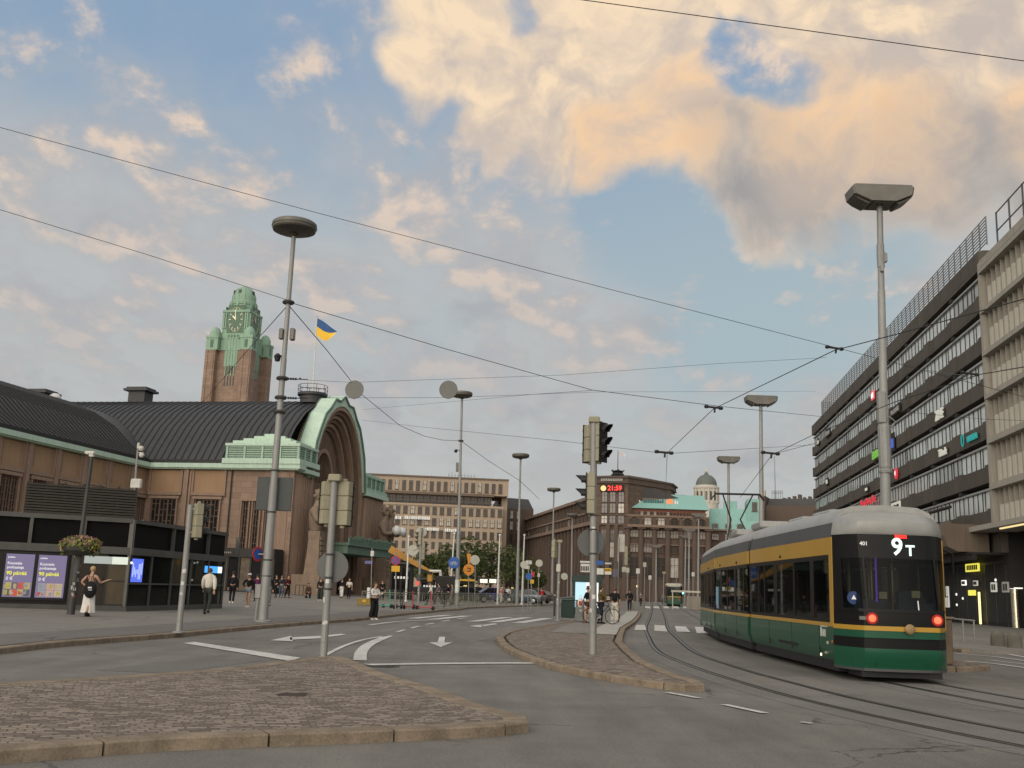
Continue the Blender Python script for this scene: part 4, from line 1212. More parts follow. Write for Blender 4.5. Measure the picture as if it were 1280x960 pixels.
def win(par, x, z, w, h, lit=False, y=-.02, arch=False, nm='window', depth=.3):
    k = (round(w, 2), round(h, 2), lit, arch)
    if k not in WM:
        m = MB(); m.mi = 0
        if arch:
            pl_ = [(-w/2, -h/2), (w/2, -h/2), (w/2, h/2 - w*.45)] + [(w/2*math.cos(q), h/2 - w*.45 + w*.45*math.sin(q)) for q in (.5, 1.1, 1.57, 2.04, 2.64)] + [(-w/2, h/2 - w*.45)]
            m.extr(pl_, (0, 0, 0), (1, 0, 0), (0, 0, 1), (0, .06, 0))
        else: m.box(-w/2, w/2, 0, .06, -h/2, h/2)
        m.mi = 1
        m.box(-w/2 - .1, -w/2, -.12, .05, -h/2, h/2); m.box(w/2, w/2 + .1, -.12, .05, -h/2, h/2); m.box(-.04, .04, -.05, 0, -h/2, h/2 * (.9 if arch else 1)); m.box(-w/2, w/2, -.05, 0, h*.12, h*.12 + .07); m.box(-w/2 - .2, w/2 + .2, -.22, .05, -h/2 - .15, -h/2)
        WM[k] = m.mesh('window', [M_WLIT if lit else M_WDK, M_BRND])
    return obj_of(nm, WM[k], par, (x, y, z))

# ---- beige block -------------------------------------------------------------------------
YB = 285
t, L = front('beige_office_block', 'tall beige office block with a set-back top floor behind the green trees', 'office building', 440, 625, YB, YB + 4)
def hb(y): return zz(y, 560, YB)
b = MB(); b.box(0, L, 0, 18, 0, hb(636)); b.box(1.0, L - 3.0, 1.6, 17, hb(636), hb(622)); b.box(0, L + 1.4, .3, 18, hb(622), hb(603)); b.box(L, L + 1.6, 4, 18, 0, hb(622.1))
b.build('wall', M_BEIGE, t)
b = MB(); b.box(-.1, L - 2.6, -.9, 1.6, hb(624), hb(621)); b.box(-.2, L + 1.5, .0, 18.2, hb(603), hb(601)); b.build('cornice', M_BEIGED, t)
b = MB(); b.box(-.1, L + .2, -.25, 0, hb(637.5), hb(635)); b.build('string_course', M_BEIGE, t)
b = MB()
for k in range(60): b.box(k*L/60 - .03, k*L/60 + .03, -.15, -.1, hb(635), hb(632.5))
b.box(0, L, -.16, -.09, hb(633), hb(632.5)); b.build('balcony_rail', M_IRON, t)
n = 21
for k in range(n): win(t, L*(k + .55)/n, hb(613), .8, (hb(607.5) - hb(619)), k % 4 == 1, y=.26)
for k in range(19): win(t, 1.2 + (L - 4.5)*(k + .5)/19, hb(629.5), 1.55, 1.9, False, y=1.55)
litrow = {0: (7, 13), 1: (6, 7, 9, 11, 12, 15, 16, 17, 18, 19), 2: (), 3: ()}
for r_, yy in enumerate((643, 656.5, 671)):
    for k in range(20): win(t, L*(k + .6)/20, hb(yy), .95, 2.0, k in litrow[r_])
b = MB()
for yy in (685, 698, 711):
    for k in range(20): b.box(L*(k + .6)/20 - .48, L*(k + .6)/20 + .48, -.05, 0, hb(yy) - 1.0, hb(yy) + 1.0)
wo = b.build('windows', M_WDK, t); wo['kind'] = 'stuff'
b = MB()
for i in range(9):
    q = L*.62 + i*.9; b.box(q, q + .07, 5, 5.07, hb(601), hb(601) + random.uniform(1.2, 1.9)); b.box(q, q + random.choice((.35, .5)), 5, 5.07, hb(601) + .9, hb(601) + 1.0)
for q in (.2, 8, L*.5, L - .6): b.box(q, q + .08, 6, 6.08, hb(601), hb(601) + .9)
b.build('roof_sign', M_DKGREY, t)
E_PALE = emat('pale_lit_letters', (.9, .88, .8), .55)
for i, (xa, xb, yy, lab) in enumerate(((487, 502, 646.5, 'left white lettering on the beige office block'), (506, 538, 646.5, 'longest white lettering on the beige office block, upper row'), (531, 548, 661, 'white lettering on the beige block, lower row left'), (556, 571, 662.5, 'white lettering on the beige block, lower row beside the lamp post'))):
    pa, pb = D(xa, yy, YB - 1), D(xb, yy, YB - 1)
    o = thing('lettering_sign', lab, 'sign', (pa.x, pa.y, pa.z), t.rotation_euler.z)
    b = MB(); q = 0; W_ = (pb - pa).length
    while q < W_:
        ww = random.uniform(.25, .5); b.box(q, q + ww, 0, .12, -.42, random.choice((.25, .42, .42))); q += ww + .18
    b.build('letters', E_PALE, o); b = MB(); b.box(0, W_, .15, .25, -.5, -.4); b.box(0, .08, .2, .9, -.5, -.4); b.box(W_ - .08, W_, .2, .9, -.5, -.4); b.build('rail', M_DKGREY, o)

# ---- brown granite block: long wing running away to the left, clock corner, green-roofed front
YC = 232
wing, L = front('brown_granite_block', 'long brown granite block with arcaded upper floors and slate roof', 'building', 652, 741, 320, YC)
cw = D(745, HZ(745), YC)
def hw(y): return zz(y, 741, YC)
z_e, z_r, z_c, z_a = hw(629), hw(614), hw(661), hw(646)
b = MB(); b.box(-25, L, 0, 20, 0, z_e); b.build('wall', M_BRND, wing)
b = MB(); b.box(-25, L, -1.2, 20, z_c, z_c + .8); b.box(-25, L, -.9, 20, z_e, z_e + .7); b.box(-25, L, -.4, .2, z_a + .1, z_a + .5); b.build('cornice', M_BRNL, wing)
b = MB(); b.loft([[Vector(q) for q in ((x, -.8, z_e + .7), (x, 5, z_r), (x, 14, z_r + .2), (x, 20.5, z_e + .7))] for x in (-25, L)]); b.box(-2, 4, 8, 11, z_r, z_r + 1.4); b.box(20, 26, 8, 11, z_r, z_r + 1.4); b.build('roof', M_SLATE, wing)
NP = 24
for k in range(NP):
    x = -4 + (L + 4)*(k + .5)/NP
    win(wing, x, (z_a + z_e)/2 + .2, 1.3, (z_e - z_a) - 1.4, False)
    win(wing, x, (z_c + z_a)/2 + .5, 1.8, 2.0, k % 7 == 3, arch=True)
for k in range(NP):
    x = -4 + (L + 4)*(k + .5)/NP
    win(wing, x, z_c*.62, 1.6, z_c*.62, False, y=-.10)
b = MB()
for k in range(NP + 1):
    x = -4 + (L + 4)*k/NP; b.box(x - .45, x + .45, -.7, .1, 0, z_c); b.box(x - .28, x + .28, -.35, .1, z_a + .5, z_e); b.box(x - .5, x + .5, -.75, .1, z_c - 1.2, z_c)
b.build('pilasters', M_BRND, wing)

corner, L2 = front('clock_corner_house', 'brown granite corner house with red digital clock and flag on its low roof', 'building', 743.5, 783.5, YC, YC - 2)
def hc(y): return zz(y, 763, YC)
# plan: a bevelled corner block with flanks running back
pl_ = [(0, 0), (L2, 0), (L2 + 7.5, 14), (L2 + 7.5, 22), (0, 22), (-3, 8)]
b = MB(); b.prism(pl_, 0, hc(611)); b.build('wall', M_BRN, corner)
def grow(pl, d):
    c = Vector((sum(p[0] for p in pl)/len(pl), sum(p[1] for p in pl)/len(pl)))
    return [tuple(c + (Vector(p) - c) * (1 + d)) for p in pl]
b = MB(); b.prism(grow(pl_, .045), hc(611), hc(609.6)); b.prism(grow(pl_, .07), hc(604.6), hc(602.6)); b.prism(grow(pl_, .03), hc(609.6), hc(604.6)); b.prism(grow(pl_, .05), hc(661.5), hc(659)); b.prism(grow(pl_, .02), hc(650), hc(648.6)); b.build('cornice', M_BRND, corner)
b = MB(); g0, g1 = grow(pl_, .07), grow(pl_, -.55)
b.loft([[Vector((*p, hc(602.6))) for p in g0], [Vector((*p, hc(597.5))) for p in g1]]); b.build('roof', M_SLATE, corner)
b = MB(); xm = L2*.55
b.lathe([(1.6, hc(598.5)), (1.2, hc(596)), (.7, hc(594.5)), (1.3, hc(593.5)), (.4, hc(592))], (xm, 4.5, 0), 10)
for q in range(6): b.tube((xm + .8*math.cos(q), 4.5 + .8*math.sin(q), hc(597)), (xm + 1.5*math.cos(q), 4.5 + 1.5*math.sin(q), hc(592)), .12, n=5)
b.build('roof_crown', M_DARKF, corner)
b = MB(); b.tube((xm, 4.5, hc(594)), (xm, 4.5, hc(568)), .10, .06, 6); fo = b.build('flagpole', M_DARKF, corner)
b = MB(); b.sheet([[Vector((xm + .1 + i*.4, 4.5 + .15*math.sin(i*1.3), z - i*.12)) for i in range(5)] for z in (hc(573.5), hc(571.3), hc(569.2))]); b.build('flag', mat('white_flag', (.55, .52, .52), .8), fo)
for k, xq in enumerate((.26, .52, .79)):
    win(corner, L2*xq, hc(627), 1.15, hc(620) - hc(633), False, arch=True); win(corner, L2*xq, hc(641), 1.25, hc(635.5) - hc(646.5), k == 2)
    win(corner, L2*xq, hc(655), 1.3, 1.7, k == 0); win(corner, L2*xq, hc(674), 1.3, 2.4, False); win(corner, L2*xq, hc(690), 1.5, 3.4, k == 1); win(corner, L2*xq, hc(712), 1.6, 3.8, False)
b = MB()
for xq in (.06, .39, .65, .93): b.box(L2*xq - .45, L2*xq + .45, -.55, .1, 0, hc(661.5))
b.build('pilasters', M_BRND, corner)
b = MB()
for k in range(13): b.box(1.1 + k*.38, 1.36 + k*.38, -.75, -.6, hc(608.8), hc(605.6))
b.build('lettering', mat('dull_letters', (.35, .34, .31), .6), corner)
cl = thing('digital_clock', 'red digital clock reading 21:59 with a glowing orange disc beside it', 'clock', corner.location, corner.rotation_euler.z)
zk = hc(617.3); xk = L2*.50
b = MB(); b.box(xk - 2.6, xk + 2.6, -.45, -.1, zk - .75, zk + .75); b.build('board', M_DARKF, cl)
text_on('digits', '21:59', 1.45, cl, (xk + .65, -.52, zk), (1, 0, 0), emat('red_digits', (1, .04, .03), 2.2), .03, bold=.03)
b = MB(); b.lathe([(.62, 0), (.62, .1), (0, .14)], (xk - 1.9, -.45, zk), 16, Matrix.Rotation(PI/2, 3, 'X')); b.build('disc', emat('orange_disc', (1, .62, .25), 1.1), cl)

# green copper roof front
gr, L3 = front('green_roof_house', 'brown granite house with tall pilasters under a big green copper roof', 'building', 783.5, 885, YC - 2, YC - 2)
def hg(y): return zz(y, 835, YC)
b = MB(); b.box(0, L3, .2, 20, 0, hg(651.5)); b.build('wall', M_BRND, gr)
b = MB(); b.box(.3, L3 - .2, 1.6, 20, hg(651.5), hg(641)); b.build('attic', M_REDB, gr)
b = MB(); b.box(-.2, L3 + .3, -1.3, 1.6, hg(665.5), hg(662.5)); b.box(-.1, L3 + .2, -.3, 1.6, hg(652.5), hg(650.5)); b.box(0, L3, -.25, .2, hg(686), hg(684.8)); b.build('cornice', M_BRNL, gr)
b = MB(); b.loft([[Vector((-.6 , .9, hg(642))), Vector((L3 + .5, .9, hg(642))), Vector((L3 + .5, 20, hg(642))), Vector((-.6, 20, hg(642)))], [Vector((3.2, 6.5, hg(622))), Vector((L3 + .3, 6.5, hg(622))), Vector((L3 + .3, 14, hg(622))), Vector((3.2, 14, hg(622)))]])
b.build('roof', M_TEALC, gr)
b = MB(); b.box(5.8, 6.3, 8, 9, hg(622), hg(620.7)); b.box(9.2, 14, 8, 9, hg(622), hg(621)); b.build('roof_vent', M_SLATE, gr)
NG = 6
for k in range(NG):
    x = L3*(k + .52)/NG
    win(gr, x, hg(658), 1.5, 2.0, k in (1, 2), arch=True, y=.18)
    for j in (-.62, 0, .62): win(gr, x + j, hg(673), .42, 1.45, True, y=.16); 
    for j in (-.62, 0, .62): win(gr, x + j, hg(690), .42, 1.7, k < 2, y=.15)
    win(gr, x, hg(712), 2.0, 4.2, k == 3, y=.13)
    b = MB(); b.path([(x + 1.5*math.cos(q), .1, hg(660) + 1.4*math.sin(q)) for q in [PI*i/8 for i in range(9)]], .22, 5); b.build('arch_trim', M_BRNL, gr)
b = MB()
for k in range(NG + 1):
    x = L3*k/NG; b.tube((x, -.2, 1), (x, -.2, hg(667)), .62, n=10); b.box(x - .9, x + .9, -1.1, .3, hg(667.5), hg(665.4)); b.box(x - .8, x + .8, -.9, .3, 0, 1.2); b.box(x - .35, x + .35, -.1, .3, hg(662.5), hg(652.5))
b.build('pilasters', M_BRND, gr)
b = MB()
for k in range(22): x = .9 + k*(L3 - 1.6)/22; b.box(x, x + .38, 1.5, 1.6, hg(650), hg(646.2))
b.build('attic_windows', M_WDK, gr); t_ = gr.children[-1]; 
for k in (3, 5, 7, 11): win(gr, 1.1 + k*(L3 - 1.6)/22, hg(648), .5, .75, True, y=1.45)
sl = (hg(622) - hg(642)); 
def roofpt(x, y):
    z = hg(y); return Vector((x, .9 + (z - hg(642))/sl*5.6 - .25, z))
for lab, px, kind in (('white diamond outline and dark letters on the left of the green roof', 797, 0), ('glowing orange round logo with pale letters on the green roof', 838, 1)):
    c = D(px, 634, YC); x = (c.x - gr.location.x)
    o = thing('roof_sign', lab, 'sign', gr.matrix_basis @ roofpt(x, 633.5), gr.rotation_euler.z)
    b = MB()
    if kind == 0:
        b.path([(0, 0, 1.0), (.65, 0, 0), (0, 0, -1.0), (-.65, 0, 0), (0, 0, 1.0)], .16, 4); b.build('logo', E_PALE, o)
        b = MB()
        for k in range(9): b.box(1.4 + k*.52, 1.76 + k*.52, -.1, .1, -.65, random.choice((.4, .65)))
        b.build('lettering', mat('dark_teal_letters', (.06, .13, .13), .7), o)
    else:
        b.lathe([(.85, 0), (.85, .12), (0, .14)], (0, 0, 0), 16, Matrix.Rotation(PI/2, 3, 'X')); b.build('logo', emat('orange_logo', (.95, .30, .12), .75), o)
        b = MB(); b.box(1.1, 1.4, -.1, .1, -.3, .5); b.box(1.6, 1.9, -.1, .1, -.5, .3); b.build('lettering', E_PALE, o)
    b = MB(); b.box(-.1, .1, .1, .7, -.08, .08); b.box(1.3, 1.4, .1, .7, -.4, -.3); b.build('bracket', M_SLATE, o)

# ---- pale green mansard house beside it, behind the tram ------------------------------------
ms, L4 = front('mansard_house', 'brown stone house with pale green copper mansard and dormers behind the tram', 'building', 886, 950, YC + 6, YC + 4)
def hm(y): return zz(y, 915, YC + 5)
b = MB(); b.box(0, L4, 0, 18, 0, hm(667)); b.build('wall', M_BRND, ms)
b = MB(); b.loft([[Vector(q) for q in ((0, 0, hm(667)), (L4, 0, hm(667)), (L4, 16, hm(667)), (0, 16, hm(667)))], [Vector(q) for q in ((.3, 1.8, hm(641)), (L4, 1.8, hm(641)), (L4, 14, hm(641)), (.3, 14, hm(641)))]])
b.box(8.6, L4 + .3, .8, 12, hm(655), hm(629)); b.box(3.5, 6.5, 3, 6, hm(645), hm(631)); b.build('roof', M_TEALC, ms)
b = MB(); b.box(-.2, L4 + .2, -.6, .2, hm(668.5), hm(666.5)); b.build('cornice', M_BRNL, ms)
for x in (1.5, 4.4, 7.0): win(ms, x, hm(663.5), 1.1, 1.6, False, arch=True, y=.1)
for x in (1.5, 4.4, 7.0):
    for j in (-.5, 0, .5): win(ms, x + j, hm(676), .36, 1.3, True)
win(ms, 10.3, hm(638), .9, 2.0, False, y=.75)

# ---- cathedral dome far behind ------------------------------------------------------------
YD = 720
cd = D(883, 640, YD); k_ = YD/FPX*1.03
ca = thing('cathedral_dome', 'distant white church drum with grey green dome above the roofs', 'church', (cd.x, cd.y, 0))
def hd(y): return zz(y, 883, YD)/1.03
b = MB(); b.lathe([(8.2, 0), (8.2, hd(614)), (8.9, hd(613.5)), (8.9, hd(611.5)), (7.6, hd(611)), (7.6, hd(609.5))], (0, 0, 0), 24); b.build('drum', mat('white_plaster', (.50, .47, .41), .8, var=.08), ca, smooth=True)
b = MB()
for q in range(16): a = 2*PI*q/16; b.tube((8.5*math.cos(a), 8.5*math.sin(a), hd(632)), (8.5*math.cos(a), 8.5*math.sin(a), hd(614)), .55, n=8)
b.build('columns', mat('white_plaster', (.66, .62, .55), .8), ca)
b = MB()
for q in range(16): a = 2*PI*(q + .5)/16; b.bx((8.2*math.cos(a), 8.2*math.sin(a), hd(623)), (.3, 1.3, 6), a)
b.build('drum_windows', M_WDK, ca)
b = MB(); b.lathe([(7.3, hd(609.5)), (7.1, hd(605.5)), (6.0, hd(601)), (4.0, hd(597.5)), (1.4, hd(595.5)), (1.4, hd(594.5)), (.9, hd(593)), (0, hd(592))], (0, 0, 0), 24); o = b.build('dome', mat('grey_green_zinc', (.12, .135, .12), .6, var=.15), ca, smooth=True)
b = MB(); b.ball((0, 0, hd(591.2)), .8, 8); b.box(-.12, .12, -.12, .12, hd(591), hd(588)); b.box(-.6, .6, -.12, .12, hd(589.6), hd(589.1)); b.build('finial', M_GOLD, o)

# ---- dark roofed blocks behind the tram roof -------------------------------------------------
dk, L5 = front('dark_roof_block', 'dark slate roofed block with chimneys between the mast and the office block', 'building', 950, 1035, 250, 244)
def hk(y): return zz(y, 985, 247)
b = MB(); b.box(0, L5, 0, 16, 0, hk(638)); b.box(0, 1.6, -1, 14, 0, hk(626)); b.build('wall', M_BRND, dk)
b = MB(); b.loft([[Vector(q) for q in ((1.6, 0, hk(640)), (L5, 0, hk(640)), (L5, 16, hk(640)), (1.6, 16, hk(640)))], [Vector(q) for q in ((2.2, 3, hk(628)), (L5, 3, hk(628)), (L5, 13, hk(628)), (2.2, 13, hk(628)))]]); b.build('roof', M_SLATE, dk)
for k in range(9):
    b = MB(); x = 5 + k*1.2; b.box(x, x + random.uniform(.5, .9), 4, 6, hk(629), hk(628) + random.uniform(.3, 1.2)); b.build('chimney', M_BRND, dk)
b = MB()
for k in range(6): b.box(2.6 + k*.5, 2.66 + k*.5, 3.4, 3.46, hk(628), hk(618))
b.box(2.6, 5.1, 3.4, 3.46, hk(621), hk(620.4)); b.box(2.6, 5.1, 3.4, 3.46, hk(618.4), hk(618)); b.build('roof_rail', M_DARKF, dk)
b = MB(); b.tube((3.0, 6, hk(628)), (3.0, 6, hk(572)), .08, .04, 5); b.build('mast', M_DARKF, dk)
b = MB(); b.box(.2, 1.5, .05, 1.2, hk(627), hk(619)); b.build('chimney', mat('cream_render', (.45, .38, .27), .85), dk)

# low dark block that closes the gap left of the brown wing
lo_, L6 = front('slate_gable_house', 'narrow dark house with dormered slate roof between beige block and brown wing', 'building', 632, 664, 312, 316)
def hl(y): return zz(y, 645, 314)
b = MB(); b.box(0, L6, 0, 12, 0, hl(641)); b.build('wall', M_BRND, lo_)
b = MB(); b.loft([[Vector(q) for q in ((0, 0, hl(641)), (L6, 0, hl(641)), (L6, 12, hl(641)), (0, 12, hl(641)))], [Vector(q) for q in ((.5, 2.5, hl(628)), (L6 - .5, 2.5, hl(628)), (L6 - .5, 9, hl(628)), (.5, 9, hl(628)))]]); b.build('roof', M_SLATE, lo_)
for x in (1.2, 3.4): win(lo_, x, hl(649), .9, 2.2, True); win(lo_, x, hl(662), .9, 2.4, True); win(lo_, x, hl(676), .9, 2.4, False)

# ---- trees in the square --------------------------------------------------------------------
def leafmat(name, c):
    m, nt, b = newmat(name)
    gi = nt.nodes.new('ShaderNodeNewGeometry').outputs['Random Per Island']
    co = objco(nt); n1 = noise(nt, co, .5, 3)
    f = (V_(nt, gi) * .6 + n1 * .5).ss(.1, 1.0)
    lk(nt, mixc(nt, f, [q * .45 for q in c], [q * 1.7 for q in c]), b.inputs['Base Color'])
    b.inputs['Roughness'].default_value = .7
    return m
M_LEAF = leafmat('leaf', (.065, .088, .026)); M_LEAF2 = leafmat('leaf_light', (.085, .105, .03)); M_BARK = mat('bark', (.05, .04, .03), .9, var=.4)
def crown(mb, c, r, n, size, lobes=9):
    L_ = []
    for k in range(lobes):
        d = Vector((random.gauss(0, 1), random.gauss(0, 1), random.gauss(0, .8))).normalized()
        L_.append((Vector(c) + Vector((d.x*r[0]*.62, d.y*r[1]*.62, d.z*r[2]*.62)), random.uniform(.32, .55)))
    for k in range(n):
        lc, lr = random.choice(L_)
        d = Vector((random.gauss(0, 1), random.gauss(0, 1), random.gauss(0, 1))).normalized() * random.uniform(.55, 1.0) ** .5
        p = lc + Vector((d.x*r[0]*lr, d.y*r[1]*lr, d.z*r[2]*lr))
        a = Vector((random.gauss(0, 1), random.gauss(0, 1), random.gauss(0, .6))).normalized(); b_ = a.cross(Vector((random.random(), random.random(), random.random()))).normalized()
        s = size*random.uniform(.6, 1.3)
        mb.add([p - a*s, p + b_*s*.5, p + a*s, p - b_*s*.5], [(0, 1, 2, 3)])
trees = ((577, 168, 9.4, 4.6, 'bushy green tree behind the lamp post before the beige block'), (540, 175, 7.4, 3.6, 'smaller green tree left of the lamp post before the beige block'), (612, 178, 9.6, 4.6, 'round green tree right of the lamp post before the beige block'), (640, 205, 10.0, 4.4, 'dim green tree at the right corner of the beige block'), (507, 185, 6.6, 3.2, 'low tree behind the orange boom'), (662, 215, 6.0, 3.2, 'low dark tree before the brown granite wing'))
for i, (px, Y, h, r_, lab) in enumerate(trees):
    c = D(px, HZ(px), Y)
    t = thing('tree', lab, 'tree', (c.x, c.y, 0), 0, 'trees in the square')
    b = MB(); b.path([(0, 0, 0), (.1, 0, h*.25), (-.1, .1, h*.5), (.1, 0, h*.75)], [.28, .22, .16, .06], 8)
    for k in range(7):
        q = random.uniform(0, 2*PI); z0 = h*random.uniform(.3, .6); b.path([(0, 0, z0), (math.cos(q)*r_*.35, math.sin(q)*r_*.35, z0 + h*.13), (math.cos(q)*r_*.7, math.sin(q)*r_*.7, z0 + h*.28)], [.11, .07, .03], 5)
    b.build('trunk', M_BARK, t)
    b = MB(); crown(b, (0, 0, h*.62), (r_, r_, h*.40), 2600, .30, 12); b.build('crown', (M_LEAF, M_LEAF2)[i % 2], t, fix=False)
# ================================================================== TRAM (three-part, seen from its rear quarter) and the small one far off
def paint_coat(name, col, rough=.28, var=.08):
    return mat(name, col, rough, 0, var=var, scale=.7, fine=6, streak=.3, spec=.35, coat=.12)
M_TGRN = paint_coat('tram_green', (.009, .072, .038)); M_TYEL = paint_coat('tram_ochre', (.42, .245, .035)); M_TSIL = mat('tram_silver', (.285, .285, .272), .38, .15, var=.18, scale=.8, fine=8, streak=.3, spec=.5)
M_TDRK = mat('tram_roof_grey', (.060, .061, .063), .45, var=.2, scale=.8); M_TBLK = mat('tram_black', (.007, .007, .007), .4, var=.2, spec=.2); M_RUB = mat('rubber', (.014, .014, .014), .7, var=.2)
M_TGLS = glassmat('tram_glass', (.006, .007, .007), .02, .50)
M_SEAT = mat('seat_blue', (.03, .045, .075), .8, var=.3); M_HULL = mat('interior_grey', (.16, .16, .15), .7, var=.2); M_CHROME = mat('grab_rail', (.5, .45, .30), .3, .5)
def tram_section(mbdict, p, q, W=1.2, nose=None):
    """a body section from p to q (left edge, plan) in world axes; returns helper frames"""
p_a, p_b, p_c, p_d = Vector((6.79, 21.95, 0)), Vector((6.89, 29.95, 0)), Vector((7.24, 36.6, 0)), Vector((8.30, 45.0, 0))
tram = thing('tram', 'green and ochre low floor tram with silver roof showing 9T on its rear', 'tram', (8.0, 25, 0), 0)
TO = Vector((8.0, 25, 0))
def frame(a, b):
    d = (b - a).normalized(); n = Vector((d.y, -d.x, 0)); L = (b - a).length
    M = Matrix((d, n, Vector((0, 0, 1)))).transposed().to_4x4(); M.translation = a - TO
    return M, L      # local: x along (away from camera), y from left wall to right wall, z up
WID = 2.3
ZS, ZY0, ZY1, ZB0, ZB1, ZD = .30, 1.02, 1.10, 2.50, 2.86, 3.16
def section(a, b, gap0, gap1, wins, has_door=False, tail=False):
    M, L = frame(a, b)
    x0, x1 = gap0, L - gap1
    for side, y, yo in ((0, 0, 1), (1, WID, -1)):
        def wall(nm, mt, za, zb_, th=.06, ins=0.0, xa=x0, xb=x1):
            m = MB(M); ya = y + yo*ins
            m.box(xa, xb, min(ya, ya + yo*th), max(ya, ya + yo*th), za, zb_); return m.build(nm, mt, tram)
        m = MB(M)
        y1 = y + yo*.03
        # lower side panel: flat with a rounded tuck at the skirt
        prof_ = [(y + yo*.16, ZS - .02), (y + yo*.05, ZS + .10), (y, ZS + .30), (y, ZY0 + .002), (y + yo*.07, ZY0 + .002), (y + yo*.10, ZS + .25), (y + yo*.22, ZS)]
        m.loft([[Vector((x, yy, zz_)) for yy, zz_ in prof_] for x in (x0, x1)]); m.build('lower_panel', M_TGRN, tram, smooth=True)
        wall('waist_band', M_TYEL, ZY0, ZY1, .07, -.004)
        wall('upper_band', M_TYEL, ZB0, ZB1, .07, -.002)
        # roof side fairing leaning inward
        m = MB(M); pr_ = [(y + yo*.01, ZB1), (y + yo*.05, ZD), (y + yo*.14, ZD + .01), (y + yo*.14, ZB1)]
        m.loft([[Vector((x, yy, zz_)) for yy, zz_ in pr_] for x in (x0, x1)]); m.build('roof_fairing', M_TDRK, tram)
        # glazed band
        m = MB(M); m.box(x0, x1, min(y + yo*.012, y + yo*.03), max(y + yo*.012, y + yo*.03), ZY1, ZB0); wo_ = m.build('window', M_TGLS, tram)
        m = MB(M)
        m.box(x0, x1, min(y + yo*.004, y + yo*.06), max(y + yo*.004, y + yo*.06), ZB0 - .10, ZB0); m.box(x0, x1, min(y + yo*.004, y + yo*.06), max(y + yo*.004, y + yo*.06), ZY1, ZY1 + .07)
        for wx, ww in wins: m.box(wx - ww/2, wx + ww/2, min(y + yo*.003, y + yo*.06), max(y + yo*.003, y + yo*.06), ZY1 + .07, ZB0 - .10)
        m.build('window_frame', M_TBLK, wo_)
    # roof
    m = MB(M); e = .08
    pr_ = [(e, ZD), (e + .02, ZD + .10), (e + .16, ZD + .26), (e + .40, ZD + .36), (WID/2, ZD + .40), (WID - e - .40, ZD + .36), (WID - e - .16, ZD + .26), (WID - e - .02, ZD + .10), (WID - e, ZD)]
    m.loft([[Vector((x, yy, zz_)) for yy, zz_ in pr_] for x in (x0, x1)]); m.build('roof', M_TSIL, tram, smooth=True)
    # floor, inside walls, bogie shadow box
    m = MB(M); m.box(x0, x1, .12, WID - .12, .36, .46); m.box(x0, x1, .2, WID - .2, ZB0 + .02, ZB0 + .12); m.build('floor', M_HULL, tram)
    m = MB(M); m.box(x0 + .1, x1 - .1, .12, WID - .12, .13, .38); m.build('underframe_filler', M_RUB, tram)
    return M, L
M3, L3_ = section(p_a, p_b, 0, .22, [(1.55, .28), (3.1, .12), (4.9, .34), (6.1, .10), (6.75, .10)], tail=True)
M2, L2_ = section(p_b, p_c, .22, .22, [(.9, .12), (2.4, .30), (3.9, .12), (5.2, .25)])
M1, L1_ = section(p_c, p_d, .22, 0, [(1.5, .2), (3.5, .2), (5.5, .2)])
# concertinas
for A, Bm in ((p_b, (M3, L3_, M2)), (p_c, (M2, L2_, M1))):
    Ma, La, Mb_ = Bm
    m = MB()
    def ring(M, x, i): return [M @ Vector((x, yy, zz_)) for yy, zz_ in ((.05 + i, .34), (.03 + i, ZB1), (.10 + i, ZD + .02), (.45, ZD + .30), (WID - .45, ZD + .30), (WID - .10 - i, ZD + .02), (WID - .03 - i, ZB1), (WID - .05 - i, .34))]
    rg = []
    for k in range(4): rg.append(ring(Ma, La - .24 + k*.07, .06 if k % 2 else .02))
    for k in range(4): rg.append(ring(Mb_, .03 + k*.07, .06 if k % 2 else .02))
    m.loft(rg); m.build('articulation', M_RUB, tram)
# front cab, far end
m = MB(M1); m.loft([[Vector((L1_ + dx, yy, zz_)) for yy, zz_ in ((i, .35), (i, 2.8), (i + .2, ZD + .2), (WID - i - .2, ZD + .2), (WID - i, 2.8), (WID - i, .35))] for dx, i in ((0, 0), (.7, .15), (1.3, .5))]); m.build('front_cab', M_TGRN, tram)
# ---- rear end: tapered nose in horizontal slices (x negative towards the camera)
def nose_ring(z, bow, inset, xb=0.0, n=13, y_in=0.0):
    """plan outline of the rear at height z: from the left wall round the bowed face to the right wall"""
    pts = []
    dep = .92 - bow
    for k in range(n):
        t = -1 + 2*k/(n - 1)
        a = abs(t)
        if a > .72:
            f = (a - .72)/.28; xx = -dep + (dep)*(f**1.25) + 0; yy = WID/2 - .08*(1 - f) + math.copysign(.80 + (.35 - inset)*f, t)
        else:
            xx = -dep - .10*(1 - (a/.72)**2); yy = WID/2 - .08 + .80*t/.72
        pts.append(Vector((xx + xb, yy, z)))
    return pts
def slab(nm, mt, rows, smooth=True, par=tram):
    m = MB(M3); m.sheet(rows); o = m.build(nm, mt, par, smooth=smooth, fix=False)
    return o
bw = lambda z: .10 if z < .35 else (0 if z < 1.3 else min(.34, (z - 1.3)*.17))
def rows(zs, extra=0.0): return [nose_ring(z, bw(z) + extra, 0) for z in zs]
slab('rear_lower_panel', M_TGRN, rows((.26, .32, .45, .62, .66)) ); slab('rear_lower_panel', M_TGRN, rows((.86, .90, 1.00)))
slab('rear_bumper', M_TBLK, rows((.66, .665, .855, .86), .03))
slab('rear_skirt', M_TDRK, rows((.22, .27), -.03))
slab('rear_waist_band', M_TYEL, rows((1.0, 1.005, 1.085, 1.09), -.012))
slab('rear_lamp_band', M_TBLK, rows((1.09, 1.2, 1.36)))
